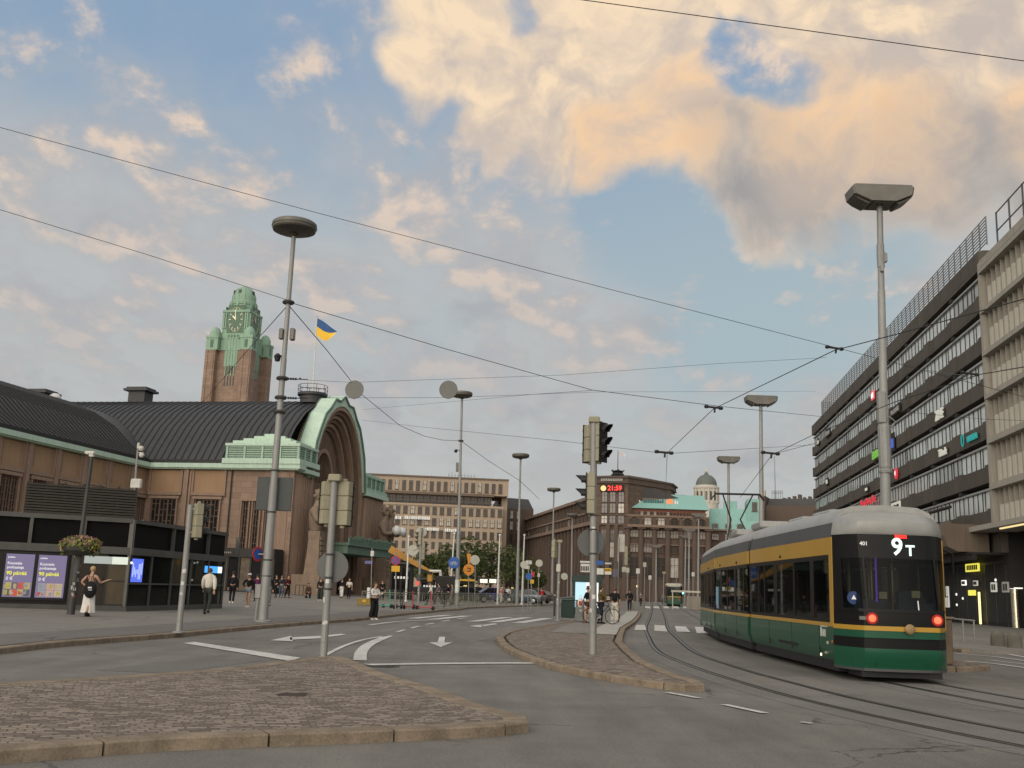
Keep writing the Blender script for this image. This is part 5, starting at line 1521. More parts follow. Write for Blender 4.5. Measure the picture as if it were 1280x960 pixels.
# rear glazing with its black surround
zg0, zg1 = 1.36, 2.86
slab('rear_window', M_TGLS, rows((zg0, 1.6, 1.9, 2.2, 2.42)))
slab('rear_header', M_TBLK, rows((2.42, 2.6, 2.75, 2.90)))
m = MB(M3)
for yy in (-.0, ): pass
def face(z, t, out=.02):
    """point on the rear face at height z and cross position t (-1..1)"""
    r_ = nose_ring(z, bw(z), 0, 0, 41); k = (t + 1)/2*40; i = int(min(39, max(0, math.floor(k)))); f = k - i
    return r_[i].lerp(r_[i + 1], f) + Vector((-out, 0, 0))
def strip(m, t0, t1, z0, z1, out=.015, n=6):
    m.sheet([[face(z0 + (z1 - z0)*j/4, t0 + (t1 - t0)*k/n, out) for k in range(n + 1)] for j in range(5)])
m = MB(M3)
for t0, t1 in ((-.99, -.90), (-.62, -.585), (.66, .70), (.93, .99)): strip(m, t0, t1, zg0, 2.42, .012, 3)
strip(m, -.99, .99, zg0, zg0 + .06, .012, 24)
m.build('rear_window_frame', M_TBLK, tram, fix=False)
# ochre post where the flank meets the nose
for side, y, yo in ((0, 0, 1), (1, WID, -1)):
    m = MB(M3); m.box(-.02, .20, min(y - yo*.008, y + yo*.06), max(y - yo*.008, y + yo*.06), ZY0 + .001, ZB1 - .001); m.build('corner_post', M_TYEL, tram)
m = MB(M3); m.box(-.80, .1, .30, WID - .42, .10, .30); m.build('underframe_filler', M_RUB, tram)  # added box under the nose, blocks light to deepen the shade below
# rounded silver tail of the roof
rr = []
for z, ins, out_ in ((2.90, 0, .34), (2.96, .0, .31), (3.16, .04, .33), (3.27, .10, .46), (3.36, .24, .74), (3.43, .50, 1.05)):
    rr.append([Vector((min(p.x + 0, 0.0) * (1 - (out_ - .3)*.9) + (out_ - .34)*.3, WID/2 + (p.y - WID/2)*(1 - ins/1.2), z)) for p in nose_ring(2.9, bw(2.9), 0)])
slab('roof_tail', M_TSIL, rr)
m = MB(M3); m.loft([[Vector((x, yy, z)) for yy, z in ((.20, 3.12), (.5, 3.43), (1.15, 3.50), (1.8, 3.43), (2.1, 3.12))] for x in (-.05, .5, 2.2)]); m.build('roof_hump', M_TSIL, tram, smooth=True)
# lamps
def lampdisc(nm, z, t, r_, mt):
    c = face(z, t, .03); m = MB(M3); m.lathe([(r_, 0), (r_, .03), (r_*.7, .05), (0, .06)], c, 16, Matrix.Rotation(-PI/2, 3, 'Y')); return m.build(nm, mt, tram)
E_TAIL = emat('tail_red', (1, .02, .012), 1.5)
for t in (-.54, .62):
    o = lampdisc('tail_light', 1.235, t, .07, emat('tail_core', (1, .12, .05), 2.2))
    c = face(1.235, t, .025); m = MB(M3); m.lathe([(.115, 0), (.115, .012), (0, .013)], c, 16, Matrix.Rotation(-PI/2, 3, 'Y')); m.build('lens', emat('dull_red_lens', (.45, .008, .006), .5), o)
m = MB(M3); strip(m, -.74, -.62, 1.20, 1.27, .02, 3); m.build('indicator_lamp', M_HULL, tram, fix=False)
m = MB(M3); strip(m, -.02, .20, 2.825, 2.895, .03, 4); m.build('brake_light', E_TAIL, tram, fix=False)
E_LED = emat('led_white', (.78, 1.0, .88), 1.15)
Rm = M3.to_3x3()
def rear_text(nm, body, size, z, t, mt, bold):
    c = M3 @ face(z, t, .045); xd = -(Rm @ Vector((0, -1, 0)))
    return text_on(nm, body, size, tram, c, xd, mt, .004, bold=bold)
rear_text('route_number', '9', .47, 2.64, .00, E_LED, .010); rear_text('route_letter', 'T', .29, 2.575, .235, E_LED, .008)
rear_text('fleet_number', '401', .11, 2.70, -.58, E_PALE, .002)
o = lampdisc('emblem', 1.045, .10, .10, mat('bronze_emblem', (.25, .17, .08), .5, .3))
m = MB(M3); m.box(-.93, -.91, WID*.5 - .62, WID*.5 - .615, .3, .99); m.build('panel_gap', M_RUB, tram)
# pictograms and small fittings on the left flank
m = MB(M3); m.box(.55, .78, -.006, -.002, .80, .95); m.box(.84, .94, -.006, -.002, .80, .98); m.box(.42, .95, -.006, -.002, 1.0, 1.02); m.build('pictogram', mat('pale_decal', (.55, .58, .52), .5, var=.4, fine=25), tram)
text_on('fleet_number', '401', .10, tram, M3 @ Vector((.42, -.006, .68)), -(Rm @ Vector((1, 0, 0))), mat('pale_decal', (.5, .5, .5), .5), .002)
m = MB(M3); m.box(2.9, 4.6, -.004, .02, .50, .56); m.build('vent_slot', M_RUB, tram)
m = MB(M3); m.lathe([(.03, 0), (.03, .02), (0, .022)], (.9, -.001, .42), 10, Matrix.Rotation(PI/2, 3, 'X')); m.build('side_marker', emat('side_marker', (1, .85, .6), 2), tram)
m = MB(M3); m.lathe([(.03, 0), (.03, .02), (0, .022)], (.05, -.01, .72), 10, Matrix.Rotation(PI/2, 3, 'X')); m.build('side_marker', mat('amber_lens', (.4, .1, .02), .3), tram)
for Mx, xs in ((M3, (4.3,)), (M2, (2.0, 5.3)), (M1, (3.0,))):
    for x in xs: m = MB(Mx); m.lathe([(.02, 0), (.05, -.06), (0, -.08)], (x, -.0, ZB0 + .12), 8); m.build('camera_bud', M_TBLK, tram)
# seams, hatch lines and roof gear
for Mx, xs in ((M3, (1.05, 3.35, 5.6)), (M2, (2.1, 4.4)), (M1, (2.0, 4.5))):
    for x in xs: m = MB(Mx); m.box(x - .008, x + .008, -.004, .02, ZS + .12, ZY0 - .01); m.build('panel_seam', M_RUB, tram)
for Mx, xs in ((M3, (2.6, 4.9)), (M2, (2.0,))):
    for x in xs:
        m = MB(Mx); m.bbox((x, WID/2, ZD + .36), (1.5, 1.25, .16), .05); m.build('roof_box', M_TSIL, tram)
        m = MB(Mx)
        for k in range(5): m.box(x - .6 + k*.28, x - .45 + k*.28, .62, .64, ZD + .33, ZD + .41)
        m.build('roof_grille', M_TDRK, tram)
m = MB(M3); strip(m, -.30, -.285, 2.92, 3.12, .03, 2) if False else None
# wheels
for Mx, xs in ((M3, (2.6, 4.4)), (M2, (2.4, 4.2)), (M1, (3.0, 4.8))):
    for x in xs:
        for yy in (.66, WID - .66):
            m = MB(Mx); m.lathe([(.32, -.06), (.36, -.05), (.36, .02), (.33, .06), (.12, .07), (0, .07)], (x, yy, .345), 20, Matrix.Rotation(PI/2 if yy < 1 else -PI/2, 3, 'X')); m.build('wheel', M_RAIL, tram)
# seats, poles, screen inside the rear section
for Mx, L_ in ((M3, L3_), (M2, L2_)):
    x = .9
    while x < L_ - .6:
        for yy in (.34, .82, 1.58, 2.06):
            m = MB(Mx); m.bbox((x, yy, .90), (.44, .42, .10), .02); m.bbox((x + .22, yy, 1.24), (.09, .42, .62), .03); m.box(x - .04, x + .04, yy - .05, yy + .05, .46, .86); m.build('seat', M_SEAT, tram)
        x += 1.05
    m = MB(Mx)
    for k in range(5):
        for yy in (.98, 1.42): m.tube((.5 + k*1.5, yy, .46), (.5 + k*1.5, yy, ZB0), .018, n=6)
    m.tube((.3, .98, 2.25), (L_ - .3, .98, 2.25), .016, n=6); m.tube((.3, 1.42, 2.25), (L_ - .3, 1.42, 2.25), .016, n=6); m.build('grab_rail', M_CHROME, tram)
m = MB(M3); m.box(-.25, -.15, .55, 1.0, 1.36, 1.6); m.box(-.2, -.1, 1.3, 2.0, 1.30, 1.55); m.bbox((.1, 1.62, 1.45), (.3, .5, .7), .04); m.build('rear_console', M_SEAT, tram)
m = MB(M3); m.box(-.30, -.27, .80, .83, 1.55, 2.5); m.build('light_tube', emat('violet_tube', (.16, .05, .55), .7), tram)
for yy, zz_ in ((.95, 1.62), (1.62, 1.66)):
    m = MB(M3); m.box(-.28, -.24, yy - .08, yy + .08, zz_, zz_ + .14); m.build('notice', mat('paper_notice', (.40, .37, .22), .8), tram)
m = MB(M3); m.lathe([(.13, 0), (.13, .008), (0, .009)], face(1.62, -.79, .02), 16, Matrix.Rotation(-PI/2, 3, 'Y')); o = m.build('sticker', mat('blue_sticker', (.02, .05, .16), .4), tram)
c = face(1.62, -.79, .034); m = MB(M3); m.add([c + Vector((0, -.05, -.03)), c + Vector((0, .05, -.03)), c + Vector((0, 0, .06))], [(0, 1, 2)]); m.build('mark', E_PALE, o, fix=False)
# wiper
m = MB(M3); m.path([face(1.42, .28, .05), face(1.60, .28, .05)], .012, 5); m.build('wiper', E_DIMW, tram)
# mirror arms of the right side
m = MB(M3); m.path([Vector((.2, WID + .02, 2.7)), Vector((.1, WID + .25, 2.6)), Vector((.1, WID + .25, 2.2))], .03, 6); m.build('mirror', M_TBLK, tram)
# pantograph on the middle section
m = MB(M1); xx, yy = 3.2, 1.1; zt = ZD + .40
m.box(xx - .7, xx + .7, .7, 1.7, zt - .1, zt + .02)
for s in (-1, 1):
    m.tube((xx - .5, yy + s*.45, zt), (xx + .9, yy + s*.18, zt + .95), .035, n=6); m.tube((xx + .9, yy + s*.18, zt + .95), (xx - .1, yy + s*.55, zt + 1.8), .028, n=6)
m.path([Vector((xx - .1, yy + s*q, zt + 1.85 - (.22 if abs(q) > .85 else 0))) for s, q in ((-1, 1.0), (-1, .82), (-1, .4), (1, .4), (1, .82), (1, 1.0))], .03, 6)
m.path([Vector((xx + .15, yy + q, zt + 1.85 - (.22 if abs(q) > .85 else 0))) for q in (-1.0, -.82, 0, .82, 1.0)], .03, 6)
m.build('pantograph', M_IRON, tram)
m = MB(M2); m.bbox((1.3, 1.2, ZD + .5), (1.5, 1.5, .22), .05); m.bbox((5.3, 1.2, ZD + .5), (1.3, 1.5, .22), .05); m.build('roof_box', M_TSIL, tram)

# ---- the older small tram at the far stop ----------------------------------------------------
c = D(842.5, HZ(842), 150); 
ft = thing('tram', 'small distant green tram with cream roof waiting at the far end of the tracks', 'tram', (c.x, c.y, 0), -rad(8))
def oct_(x0, x1, z0, z1, b): return [(x0 + b, z0), (x1 - b, z0), (x1, z0 + b), (x1, z1 - b), (x1 - b, z1), (x0 + b, z1), (x0, z1 - b), (x0, z0 + b)]
m = MB(); m.loft([[Vector((x*s, y, z)) for x, z in oct_(-1.15, 1.15, .3, 1.35, .12)] for y, s in ((-.35, .8), (0, 1), (14, 1))]); m.build('body', M_TGRN, ft)
m = MB(); m.loft([[Vector((x*s, y, z)) for x, z in oct_(-1.14, 1.14, 1.35, 2.75, .04)] for y, s in ((-.30, .8), (0, 1), (14, 1))]); m.build('window', M_BLKG, ft)
m = MB(); m.loft([[Vector((x*s, y, z)) for x, z in oct_(-1.18, 1.18, 2.75, 3.2, .18)] for y, s in ((-.42, .82), (0, 1), (14, 1))]); m.build('roof', mat('cream_paint', (.48, .46, .38), .5), ft)
m = MB(); m.box(-.95, .95, -.37, -.2, 1.28, 1.40); m.build('waist_band', M_TYEL, ft)
for s in (-1, 1):
    m = MB(); m.lathe([(.13, 0), (.13, .05), (0, .06)], (s*.7, -.35, .95), 10, Matrix.Rotation(PI/2, 3, 'X')); m.build('tail_light', emat('dull_red_lens', (.45, .008, .006), .5), ft)
    m = MB(); m.box(s*.32 - .03, s*.32 + .03, -.33, -.2, 1.4, 2.7); m.build('pillar', M_TGRN, ft)
m = MB(); m.box(-.9, .9, .3, 13, .0, .3); m.build('underframe_filler', M_RUB, ft)
m = MB(); m.box(-.5, .5, -.40, -.3, 2.8, 3.05); m.build('destination_panel', M_BLKG, ft)
# ================================================================== STREET FURNITURE
M_POLE = mat('galvanised_pole', (.255, .255, .245), .55, .25, var=.22, scale=1.2, fine=14, streak=.5)
M_POLED = mat('dark_pole', (.050, .048, .046), .55, .1, var=.3)
M_SHEETB = mat('grey_sign_back', (.135, .135, .128), .6, .1, var=.15)
M_TLBOX = mat('traffic_light_housing', (.285, .265, .185), .6, var=.14, scale=2, fine=10)
M_TLBLK = mat('traffic_light_black', (.012, .012, .013), .5, var=.2)
M_LAMPG = mat('lamp_housing', (.15, .142, .125), .5, .2, var=.2, scale=2)
M_WHITE = MC['white_paint']
def post(px_base, px_top, z0=None, Y=None, ground=True):
    """foot point and head offset of a pole from its two bearings"""
    if Y is None: f = GP(*px_base)
    else:
        f = D(px_base[0], px_base[1], Y); f.z = z0 if z0 is not None else (zf(f.x, f.y) if f.x < kx(f.y) else 0)
    h = D(px_top[0], px_top[1], f.y)
    return f, h - f
def rot_to(v):
    return v.to_track_quat('Z', 'Y').to_matrix()
# ---- high street lamps with disc heads
def disc_lamp(base, topc, label, rdisc=.82, Y=None, r0=.15, r1=.085, extra=None, z0=None):
    f, v = post(base, topc, Y=Y, z0=z0)
    t = thing('street_lamp', label, 'street lamp', f, 0, 'tall street lamps on the square')
    b = MB(); b.path([(0, 0, -.05), (0, 0, .5), v*.33, v*.34, v*.66, v*.665, v], [r0*1.25, r0*1.15, r0, r0*.9, r1*1.25, r1*1.12, r1], 12); b.lathe([(r0*2, -.02), (r0*2, .04), (r0*1.3, .08)], (0, 0, 0), 12); b.build('pole', M_POLE, t, smooth=True)
    q = Vector((v.x, v.y, v.z))
    R = rot_to(Vector((v.x*.9, 0, v.z)))
    b = MB(); b.lathe([(.12, -.12), (.2, -.02), (rdisc*.72, .02), (rdisc*.97, .10), (rdisc, .16)], q, 28, R); b.build('diffuser', mat('smoked_diffuser', (.055, .048, .038), .35, var=.25), t, smooth=True)
    b = MB(); b.lathe([(rdisc, .16), (rdisc*1.02, .20), (rdisc*1.02, .38), (rdisc*.93, .44), (0, .50)], q, 28, R); b.build('lamp_head', M_LAMPG, t, smooth=True)
    b = MB(); b.lathe([(rdisc*1.035, .225), (rdisc*1.035, .265)], q, 28, R); b.build('lamp_rim', M_POLED, t)
    return t, f, v
lampL, fL, vL = disc_lamp((328, 782), (367.5, 292), 'nearest tall lamp post with disc head and square sign back, left of the portal', .83, Y=38.0)
# fittings on it: clamps, loudspeaker boxes, camera, cabinet, square sign back
def at_h(v, y_frac): return v * y_frac
def frac(f, v, py):
    """height fraction on a pole seen at image row py"""
    lo, hi = 0, 1
    def row(s):
        p = f + v*s - EYE; return 480 - FPX * p.dot(_up) / p.dot(_fw)
    for _ in range(40):
        m = (lo + hi)/2
        if row(m) > py: lo = m
        else: hi = m
    return lo
for py in (378, 473, 497, 515):
    c = vL*frac(fL, vL, py); b = MB(); b.lathe([(.2, -.06), (.24, 0), (.2, .06)], c, 10); b.build('clamp', M_POLED, lampL)
c = vL*frac(fL, vL, 418); b = MB(); b.bbox(c + Vector((-.16, -.05, 0)), (.16, .2, .42), .03); b.bbox(c + Vector((.24, .05, .02)), (.18, .25, .46), .03); b.build('loudspeaker', M_LAMPG, lampL)
c = vL*frac(fL, vL, 447); b = MB(); b.lathe([(.05, .15), (.14, .05), (.12, -.02), (.09, -.14), (0, -.17)], c + Vector((-.24, 0, 0)), 10); b.tube(c, c + Vector((-.24, 0, .12)), .03, n=6); b.build('camera', M_TLBLK, lampL)
c = vL*frac(fL, vL, 617); b = MB(); b.bbox(c + Vector((.02, .14, 0)), (1.30, .05, 1.22), .02); b.build('sign_back', mat('dark_sign_back', (.055, .062, .062), .6, var=.15), lampL)
b = MB(); b.bbox((-.22, -.02, 1.05), (.24, .26, .52), .04); b.tube((-.24, -.1, 0), (-.2, -.08, .8), .05, n=6); b.box(.12, .17, -.05, .05, .75, 1.5); b.build('control_box', M_POLE, lampL)
b = MB()
for py in (640, 700, 720, 588): c = vL*frac(fL, vL, py); b.lathe([(.165, -.03), (.17, 0), (.165, .03)], c, 12)
b.build('strap', M_POLED, lampL)
for base, topc, Y, lab, r_ in (((571.5, 745), (577.5, 497), 82, 'tall disc lamp post carrying the round blue cycle sign', .82), ((646.5, 740), (650.8, 573), 101, 'disc lamp post in front of the right edge of the beige block', .82), ((690, 745), (692.3, 614.5), 130, 'smaller disc lamp post in front of the long brown wing', .82), ((714.3, 742), (715.4, 646), 150, 'short distant disc lamp post left of the traffic light mast', .8)):
    t, f, v = disc_lamp(base, topc, lab, r_, Y=Y)
    if Y == 82:
        lamp2, fl2, vl2 = t, f, v
        c = v*frac(f, v, 584); b = MB(); b.bbox(c + Vector((-.24, 0, 0)), (.2, .25, .72), .03); b.build('loudspeaker', M_LAMPG, t)
        c = v*frac(f, v, 564); b = MB(); b.ball(c + Vector((-.38, 0, 0)), .14, 8); b.tube(c, c + Vector((-.38, 0, .14)), .03, n=5); b.build('camera', M_TLBLK, t)
        c = v*frac(f, v, 551); b = MB(); b.lathe([(.2, -.06), (.22, 0), (.2, .06)], c, 10); b.build('clamp', M_POLED, t)
        c = v*frac(f, v, 733); b = MB(); b.lathe([(.18, -.5), (.185, .5)], c, 12); b.build('sticker', mat('pale_decal', (.5, .5, .5), .5), t)
    if Y == 101: lamp3, fl3, vl3 = t, f, v
# ---- high lamps with a wide angled floodlight head (right-hand row)
def flood_lamp(base, topc, label, Y, w=1.85, r0=.135, z0=0.0):
    f, v = post(base, topc, Y=Y, z0=z0)
    t = thing('street_lamp', label, 'street lamp', f, 0, 'floodlight masts along the tracks')
    b = MB(); b.path([(0, 0, -.05), (0, 0, .5), v*.55, v*.555, v*.80, v*.803, v], [r0*1.3, r0*1.2, r0, r0*.88, r0*.8, r0*.7, r0*.66], 12); b.build('pole', M_POLE, t, smooth=True)
    h = w/2
    b = MB(); pr_ = [(-h*1.0, .18), (-h*.95, -.06), (-h*.42, -.27), (h*.42, -.27), (h*.95, -.06), (h*1.0, .18), (h*.94, .24), (-h*.94, .24)]
    b.loft([[v + Vector((x*s, y, z + .3)) for x, z in pr_] for y, s in ((-.42, .94), (-.36, 1), (.36, 1), (.42, .94))]); b.build('lamp_head', M_LAMPG, t)
    b = MB()
    for s in (-1, 1):
        b.loft([[v + Vector((s*x, y, z + .3)) for x, z in ((h*.42, -.30), (h*.95, -.085), (h*.80, -.20), (h*.50, -.34))] for y in (-.33, .33)])
    b.box(v.x - .3, v.x + .3, v.y - .35, v.y + .35, v.z, v.z + .03)
    b.build('reflector', mat('smoked_diffuser', (.055, .048, .038), .35), t)
    return t, f, v
lampR, fR, vR = flood_lamp((1110, 790), (1099.5, 258), 'big floodlight mast rising behind the tram in front of the dark office block', 29.5)
c = vR*frac(fR, vR, 320); b = MB(); b.lathe([(.11, -.35), (.12, 0), (.11, .35)], c, 10); b.bbox(c + Vector((.12, 0, -.05)), (.12, .15, .3), .02); b.bbox(c + Vector((-.02, -.12, -.42)), (.1, .12, .22), .02); b.build('clamp', M_POLE, lampR)
c = vR*frac(fR, vR, 510); b = MB(); b.bbox(c + Vector((-.08, -.05, 0)), (.22, .24, .95), .04); b.build('cabinet', M_POLE, lampR)
c = vR*frac(fR, vR, 560); b = MB(); b.lathe([(.15, -.65), (.175, -.55), (.175, .6), (.13, .75)], c, 12); b.path([c + Vector((.1, -.15, .9)), c + Vector((.28, -.15, .75)), c + Vector((.12, -.18, .5))], .02, 5); b.lathe([(.185, -.72), (.195, -.65), (.16, -.6)], c, 10); b.build('casing', M_POLE, lampR)
for base, topc, Y, lab in (((952.5, 745), (951, 507), 60, 'floodlight mast left of the dark office block, above the tram roof'), ((911, 743), (910.5, 579), 87, 'smaller floodlight mast above the tram pantograph'), ((872.5, 742), (873.5, 647), 140, 'far floodlight mast just right of the distant tram'), ((861, 742), (861.5, 665), 165, 'second far floodlight mast near the distant tram'), ((820, 741), (820.3, 685), 190, 'far short floodlight mast left of the distant tram'), ((856, 741), (857, 673), 172, 'thin far floodlight mast between two others beside the distant tram')):
    flood_lamp(base, topc, lab, Y, w=1.85 if Y < 100 else 2.0, r0=.15)

# ---- traffic lights -------------------------------------------------------------------------
def tl_head(par, c, face_ang, h=.95, vis=True, n=3, nm='signal_head', lit=None):
    """three-lamp head whose lenses look along face_ang (plan)"""
    M = Matrix.Translation(c) @ Matrix.Rotation(face_ang, 4, 'Z')    # local +x = where the lenses look
    w = .30; s = h/n
    b = MB(M)
    for k in range(n): b.bbox((-.06, 0, h/2 - s*(k + .5)), (.20, w, s - .006), .012)
    b.bbox((-.06, 0, h/2 + .03), (.08, .1, .06), .01); b.bbox((-.06, 0, -h/2 - .03), (.08, .1, .06), .01)
    o = b.build(nm, M_TLBOX, par)
    b = MB(M)
    b.box(.038, .056, -w/2 - .02, w/2 + .02, -h/2 - .02, h/2 + .02)
    for k in range(n):
        z = h/2 - s*(k + .5); R = Matrix.Rotation(PI/2, 3, 'Y')
        m_ = 12; rr = .115
        top = [Vector((.05, rr*math.cos(a), z + rr*math.sin(a))) for a in [(-.15 + 1.3*i/m_)*PI for i in range(m_ + 1)]]
        far = [Vector((.05 + .26*(.45 + .55*max(0, math.sin(a))), rr*math.cos(a), z + rr*math.sin(a))) for a in [(-.15 + 1.3*i/m_)*PI for i in range(m_ + 1)]]
        b.sheet([top, far]); b.sheet([[q + Vector((0, 0, .006)) for q in top], [q + Vector((0, 0, .006)) for q in far]])
    b.build('visor', M_TLBLK, o, fix=False)
    for k in range(n):
        z = h/2 - s*(k + .5); b = MB(M); b.lathe([(.10, .055), (.08, .075), (0, .085)], (0, 0, z), 14, Matrix.Rotation(PI/2, 3, 'Y'))
        b2 = b; vs = [v for v in b.v]
        b.build('lens', (emat('green_lens', (.05, .9, .5), 2) if lit == k else mat('dark_lens', (.03, .02, .018), .2, spec=.6)), o)
    return o
def tl_pole(base, topc, label, cap=True, r=.055, Y=None):
    f, v = post(base, topc, Y=Y)
    t = thing('traffic_light', label, 'traffic light', f, 0)
    b = MB(); b.path([(0, 0, -.03), v], [r*1.05, r*.95], 12); b.lathe([(r*2.2, 0), (r*2.2, .03), (r*1.3, .05)], (0, 0, 0), 10); b.build('pole', M_POLE, t, smooth=True)
    rs_ = random.Random(int(base[0]))
    b = MB()
    for k in range(4):
        c_ = v*rs_.uniform(.16, .55); q_ = rs_.uniform(PI*1.1, PI*1.9); hh = rs_.uniform(.05, .11)
        b.sheet([[c_ + Vector((r*1.05*math.cos(a), r*1.05*math.sin(a), zz_)) for a in (q_ - .5, q_ - .2, q_ + .2, q_ + .5)] for zz_ in (0, hh)])
    b.build('stickers', mat('paper_sticker', (.55, .53, .5), .7, var=.5, fine=25), t, fix=False)
    b = MB(); b.bbox(v*.14 + Vector((0, -r*.95, 0)), (r*.9, r*.3, .34), .01); b.build('hatch', M_POLE, t)
    if cap: b = MB(); b.bbox(v + Vector((.01, 0, .06)), (.26, .24, .15), .02); b.build('cap', M_TLBOX if cap == 2 else M_POLE, t)
    return t, f, v
def px_on(f, x, y): return D(x, y, f.y) - f
# T1 left kerb
t, f, v = tl_pole((223, 795), (238.5, 631), 'traffic light on the left kerb with pale yellow head turned away', False, .08)
c = px_on(f, 248.5, 651); tl_head(t, c + Vector((.03, 0, 0)), rad(35), .93)
b = MB(); b.box(c.x - .25, c.x, -.03, .03, c.z + .3, c.z + .34); b.box(c.x - .25, c.x, -.03, .03, c.z - .34, c.z - .3); b.build('bracket', M_POLE, t)
# T2 on the tip of the front island: two heads seen from behind and a round sign back
t, f, v = tl_pole((404, 825), (418, 601), 'traffic light on the island tip, two heads seen from behind and a round sign back', 2, .075)
c1, c2 = px_on(f, 407.5, 628), px_on(f, 430, 629)
tl_head(t, c1 + Vector((0, .17, 0)), rad(115), .90); tl_head(t, c2 + Vector((0, .17, 0)), rad(70), .93)
b = MB(); c = px_on(f, 415, 708.5); b.lathe([(.325, -.012), (.335, 0), (.325, .012), (0, .012)], c + Vector((0, .10, 0)), 28, Matrix.Rotation(PI/2, 3, 'X') @ Matrix.Rotation(0, 3, 'Z')); b.build('sign_back', mat('steel_sign_back', (.105, .108, .108), .5, .2, var=.12), t)
b = MB()
for y in (693, 722, 736): c = px_on(f, 404 + (825 - y)*.0625, y); b.lathe([(.088, -.02), (.092, 0), (.088, .02)], c, 10)
b.build('strap', M_POLED, t)
# T3 on the refuge: heads both ways, round sign back
t, f, v = tl_pole((741, 824), (742.3, 528), 'tall traffic light on the refuge beside the tram track, black lenses facing right', 2, .085)
tl_head(t, px_on(f, 752, 553), rad(-40), .95); tl_head(t, px_on(f, 738, 554) + Vector((0, .2, 0)), rad(110), .92)
tl_head(t, px_on(f, 735, 617), rad(178), .98); 
b = MB(); c = px_on(f, 739, 678.5); b.lathe([(.325, -.012), (.335, 0), (.325, .012), (0, .012)], c + Vector((0, .12, 0)), 28, Matrix.Rotation(rad(4), 3, 'Z') @ Matrix.Rotation(PI/2, 3, 'X')); b.build('sign_back', MC['steel_sign_back'], t)
b = MB()
for y in (644, 662, 692): c = px_on(f, 741, y); b.lathe([(.10, -.02), (.105, 0), (.10, .02)], c, 10)
b.build('strap', M_POLED, t)
# T4 farther, with pale housing box
t, f, v = tl_pole((697, 776), (699.5, 678), 'slim traffic light with pale housing and control box beside the green bins', 2, .075)
tl_head(t, px_on(f, 691.5, 686) , rad(150), .95, 3); b = MB(); b.bbox(px_on(f, 698, 710) + Vector((0, -.05, 0)), (.22, .2, .42), .03); b.build('control_box', mat('cream_box', (.5, .48, .42), .6), t)
# T5 at the tram stop
t, f, v = tl_pole((771, 760), (773.5, 672), 'traffic light at the tram stop with white board and black head', False, .07, Y=72)
tl_head(t, px_on(f, 783.5, 695), rad(5), 1.25, 3); b = MB(); b.bbox(px_on(f, 777, 679), (.42, .05, 1.2), .01); b.bbox(px_on(f, 780, 712), (.28, .2, .35), .02); b.build('white_board', mat('white_board', (.42, .40, .36), .6), t)
# T6 beyond the crossing in front of the station
t, f, v = tl_pole((522.5, 764), (527, 660), 'traffic light by the fence with black head and round sign backs above', False, .075, Y=66)
tl_head(t, px_on(f, 530, 689), rad(10), 1.05); tl_head(t, px_on(f, 524, 673), rad(170), .8, 2)
b = MB()
c = px_on(f, 516, 688); b.lathe([(.33, -.015), (.34, 0), (.33, .015), (0, .016)], c + Vector((0, .05, 0)), 24, Matrix.Rotation(PI/2, 3, 'X')); b.tube(c, px_on(f, 525, 684), .02, n=5); b.build('sign_back', mat('pale_sign_back', (.40, .40, .34), .6, var=.1), t)
b = MB(); c = px_on(f, 526.5, 665); b.lathe([(.33, -.015), (.34, 0), (.33, .015), (0, .016)], c + Vector((0, .12, 0)), 24, Matrix.Rotation(PI/2, 3, 'X')); b.build('sign_back', MC['pale_sign_back'], t)
b = MB(); b.bbox(px_on(f, 523.5, 722), (.26, .2, .4), .03); b.build('push_button_box', mat('dark_box', (.06, .06, .06), .6), t)
b = MB(); b.lathe([(.14, 0), (.14, .03), (0, .035)], px_on(f, 522, 729) + Vector((0, -.1, 0)), 14, Matrix.Rotation(PI/2, 3, 'X')); b.build('red_signal', emat('dim_red', (.85, .12, .10), .7), t)

# ---- camera poles and flower post on the left ----------------------------------------------
f, v = post((88, 770), (115, 569), Y=36.3)
t = thing('flower_post', 'black leaning post with stickers, floodlight on top and a hanging flower basket', 'lamp post', f)
b = MB(); b.path([(0, 0, 0), v*.42, v*.425, v], [.13, .115, .075, .06], 12); b.build('pole', M_POLED, t, smooth=True)
c = v; b = MB(); b.bbox(c + Vector((-.08, 0, .08)), (.34, .14, .12), .03); b.tube(c, c + Vector((0, 0, .08)), .03, n=6); b.bbox(c + Vector((.0, 0, -.02)), (.16, .16, .08), .01); b.build('floodlight', mat('pale_lamp', (.5, .48, .44), .5), t)
b = MB()
MS = [mat('paper_sticker', (.55, .53, .5), .7, var=.5, fine=25), mat('red_sticker', (.35, .08, .06), .7)]
for k in range(16):
    s = random.uniform(.08, .40); q = random.uniform(PI*.9, PI*2.1); cc_ = v*s; R_ = .128 - .03*s
    b.mi = 1 if k % 6 == 0 else 0
    h_ = random.uniform(.06, .16); a0 = q - .35; a1 = q + .35
    b.sheet([[cc_ + Vector((R_*math.cos(a), R_*math.sin(a), zz_)) for a in (a0, q, a1)] for zz_ in (0, h_)])
b.build('stickers', MS, t, fix=False)
fb_ = D(101, 681, 36.2) - f
b = MB(); b.lathe([(.30, -.28), (.55, -.12), (.60, 0)], fb_ + Vector((0, 0, -.08)), 16); b.tube(v*.40, fb_ + Vector((0, 0, -.25)), .03, n=6); b.tube(fb_ + Vector((.02, .0, -.3)), fb_ + Vector((0, 0, -.9)), .05, n=6); b.build('basket', M_POLED, t)
M_FOL = leafmat('basket_leaves', (.12, .15, .035)); M_FLW = leafmat('basket_flowers', (.30, .13, .12)); M_FLY = leafmat('basket_yellow', (.35, .28, .03))
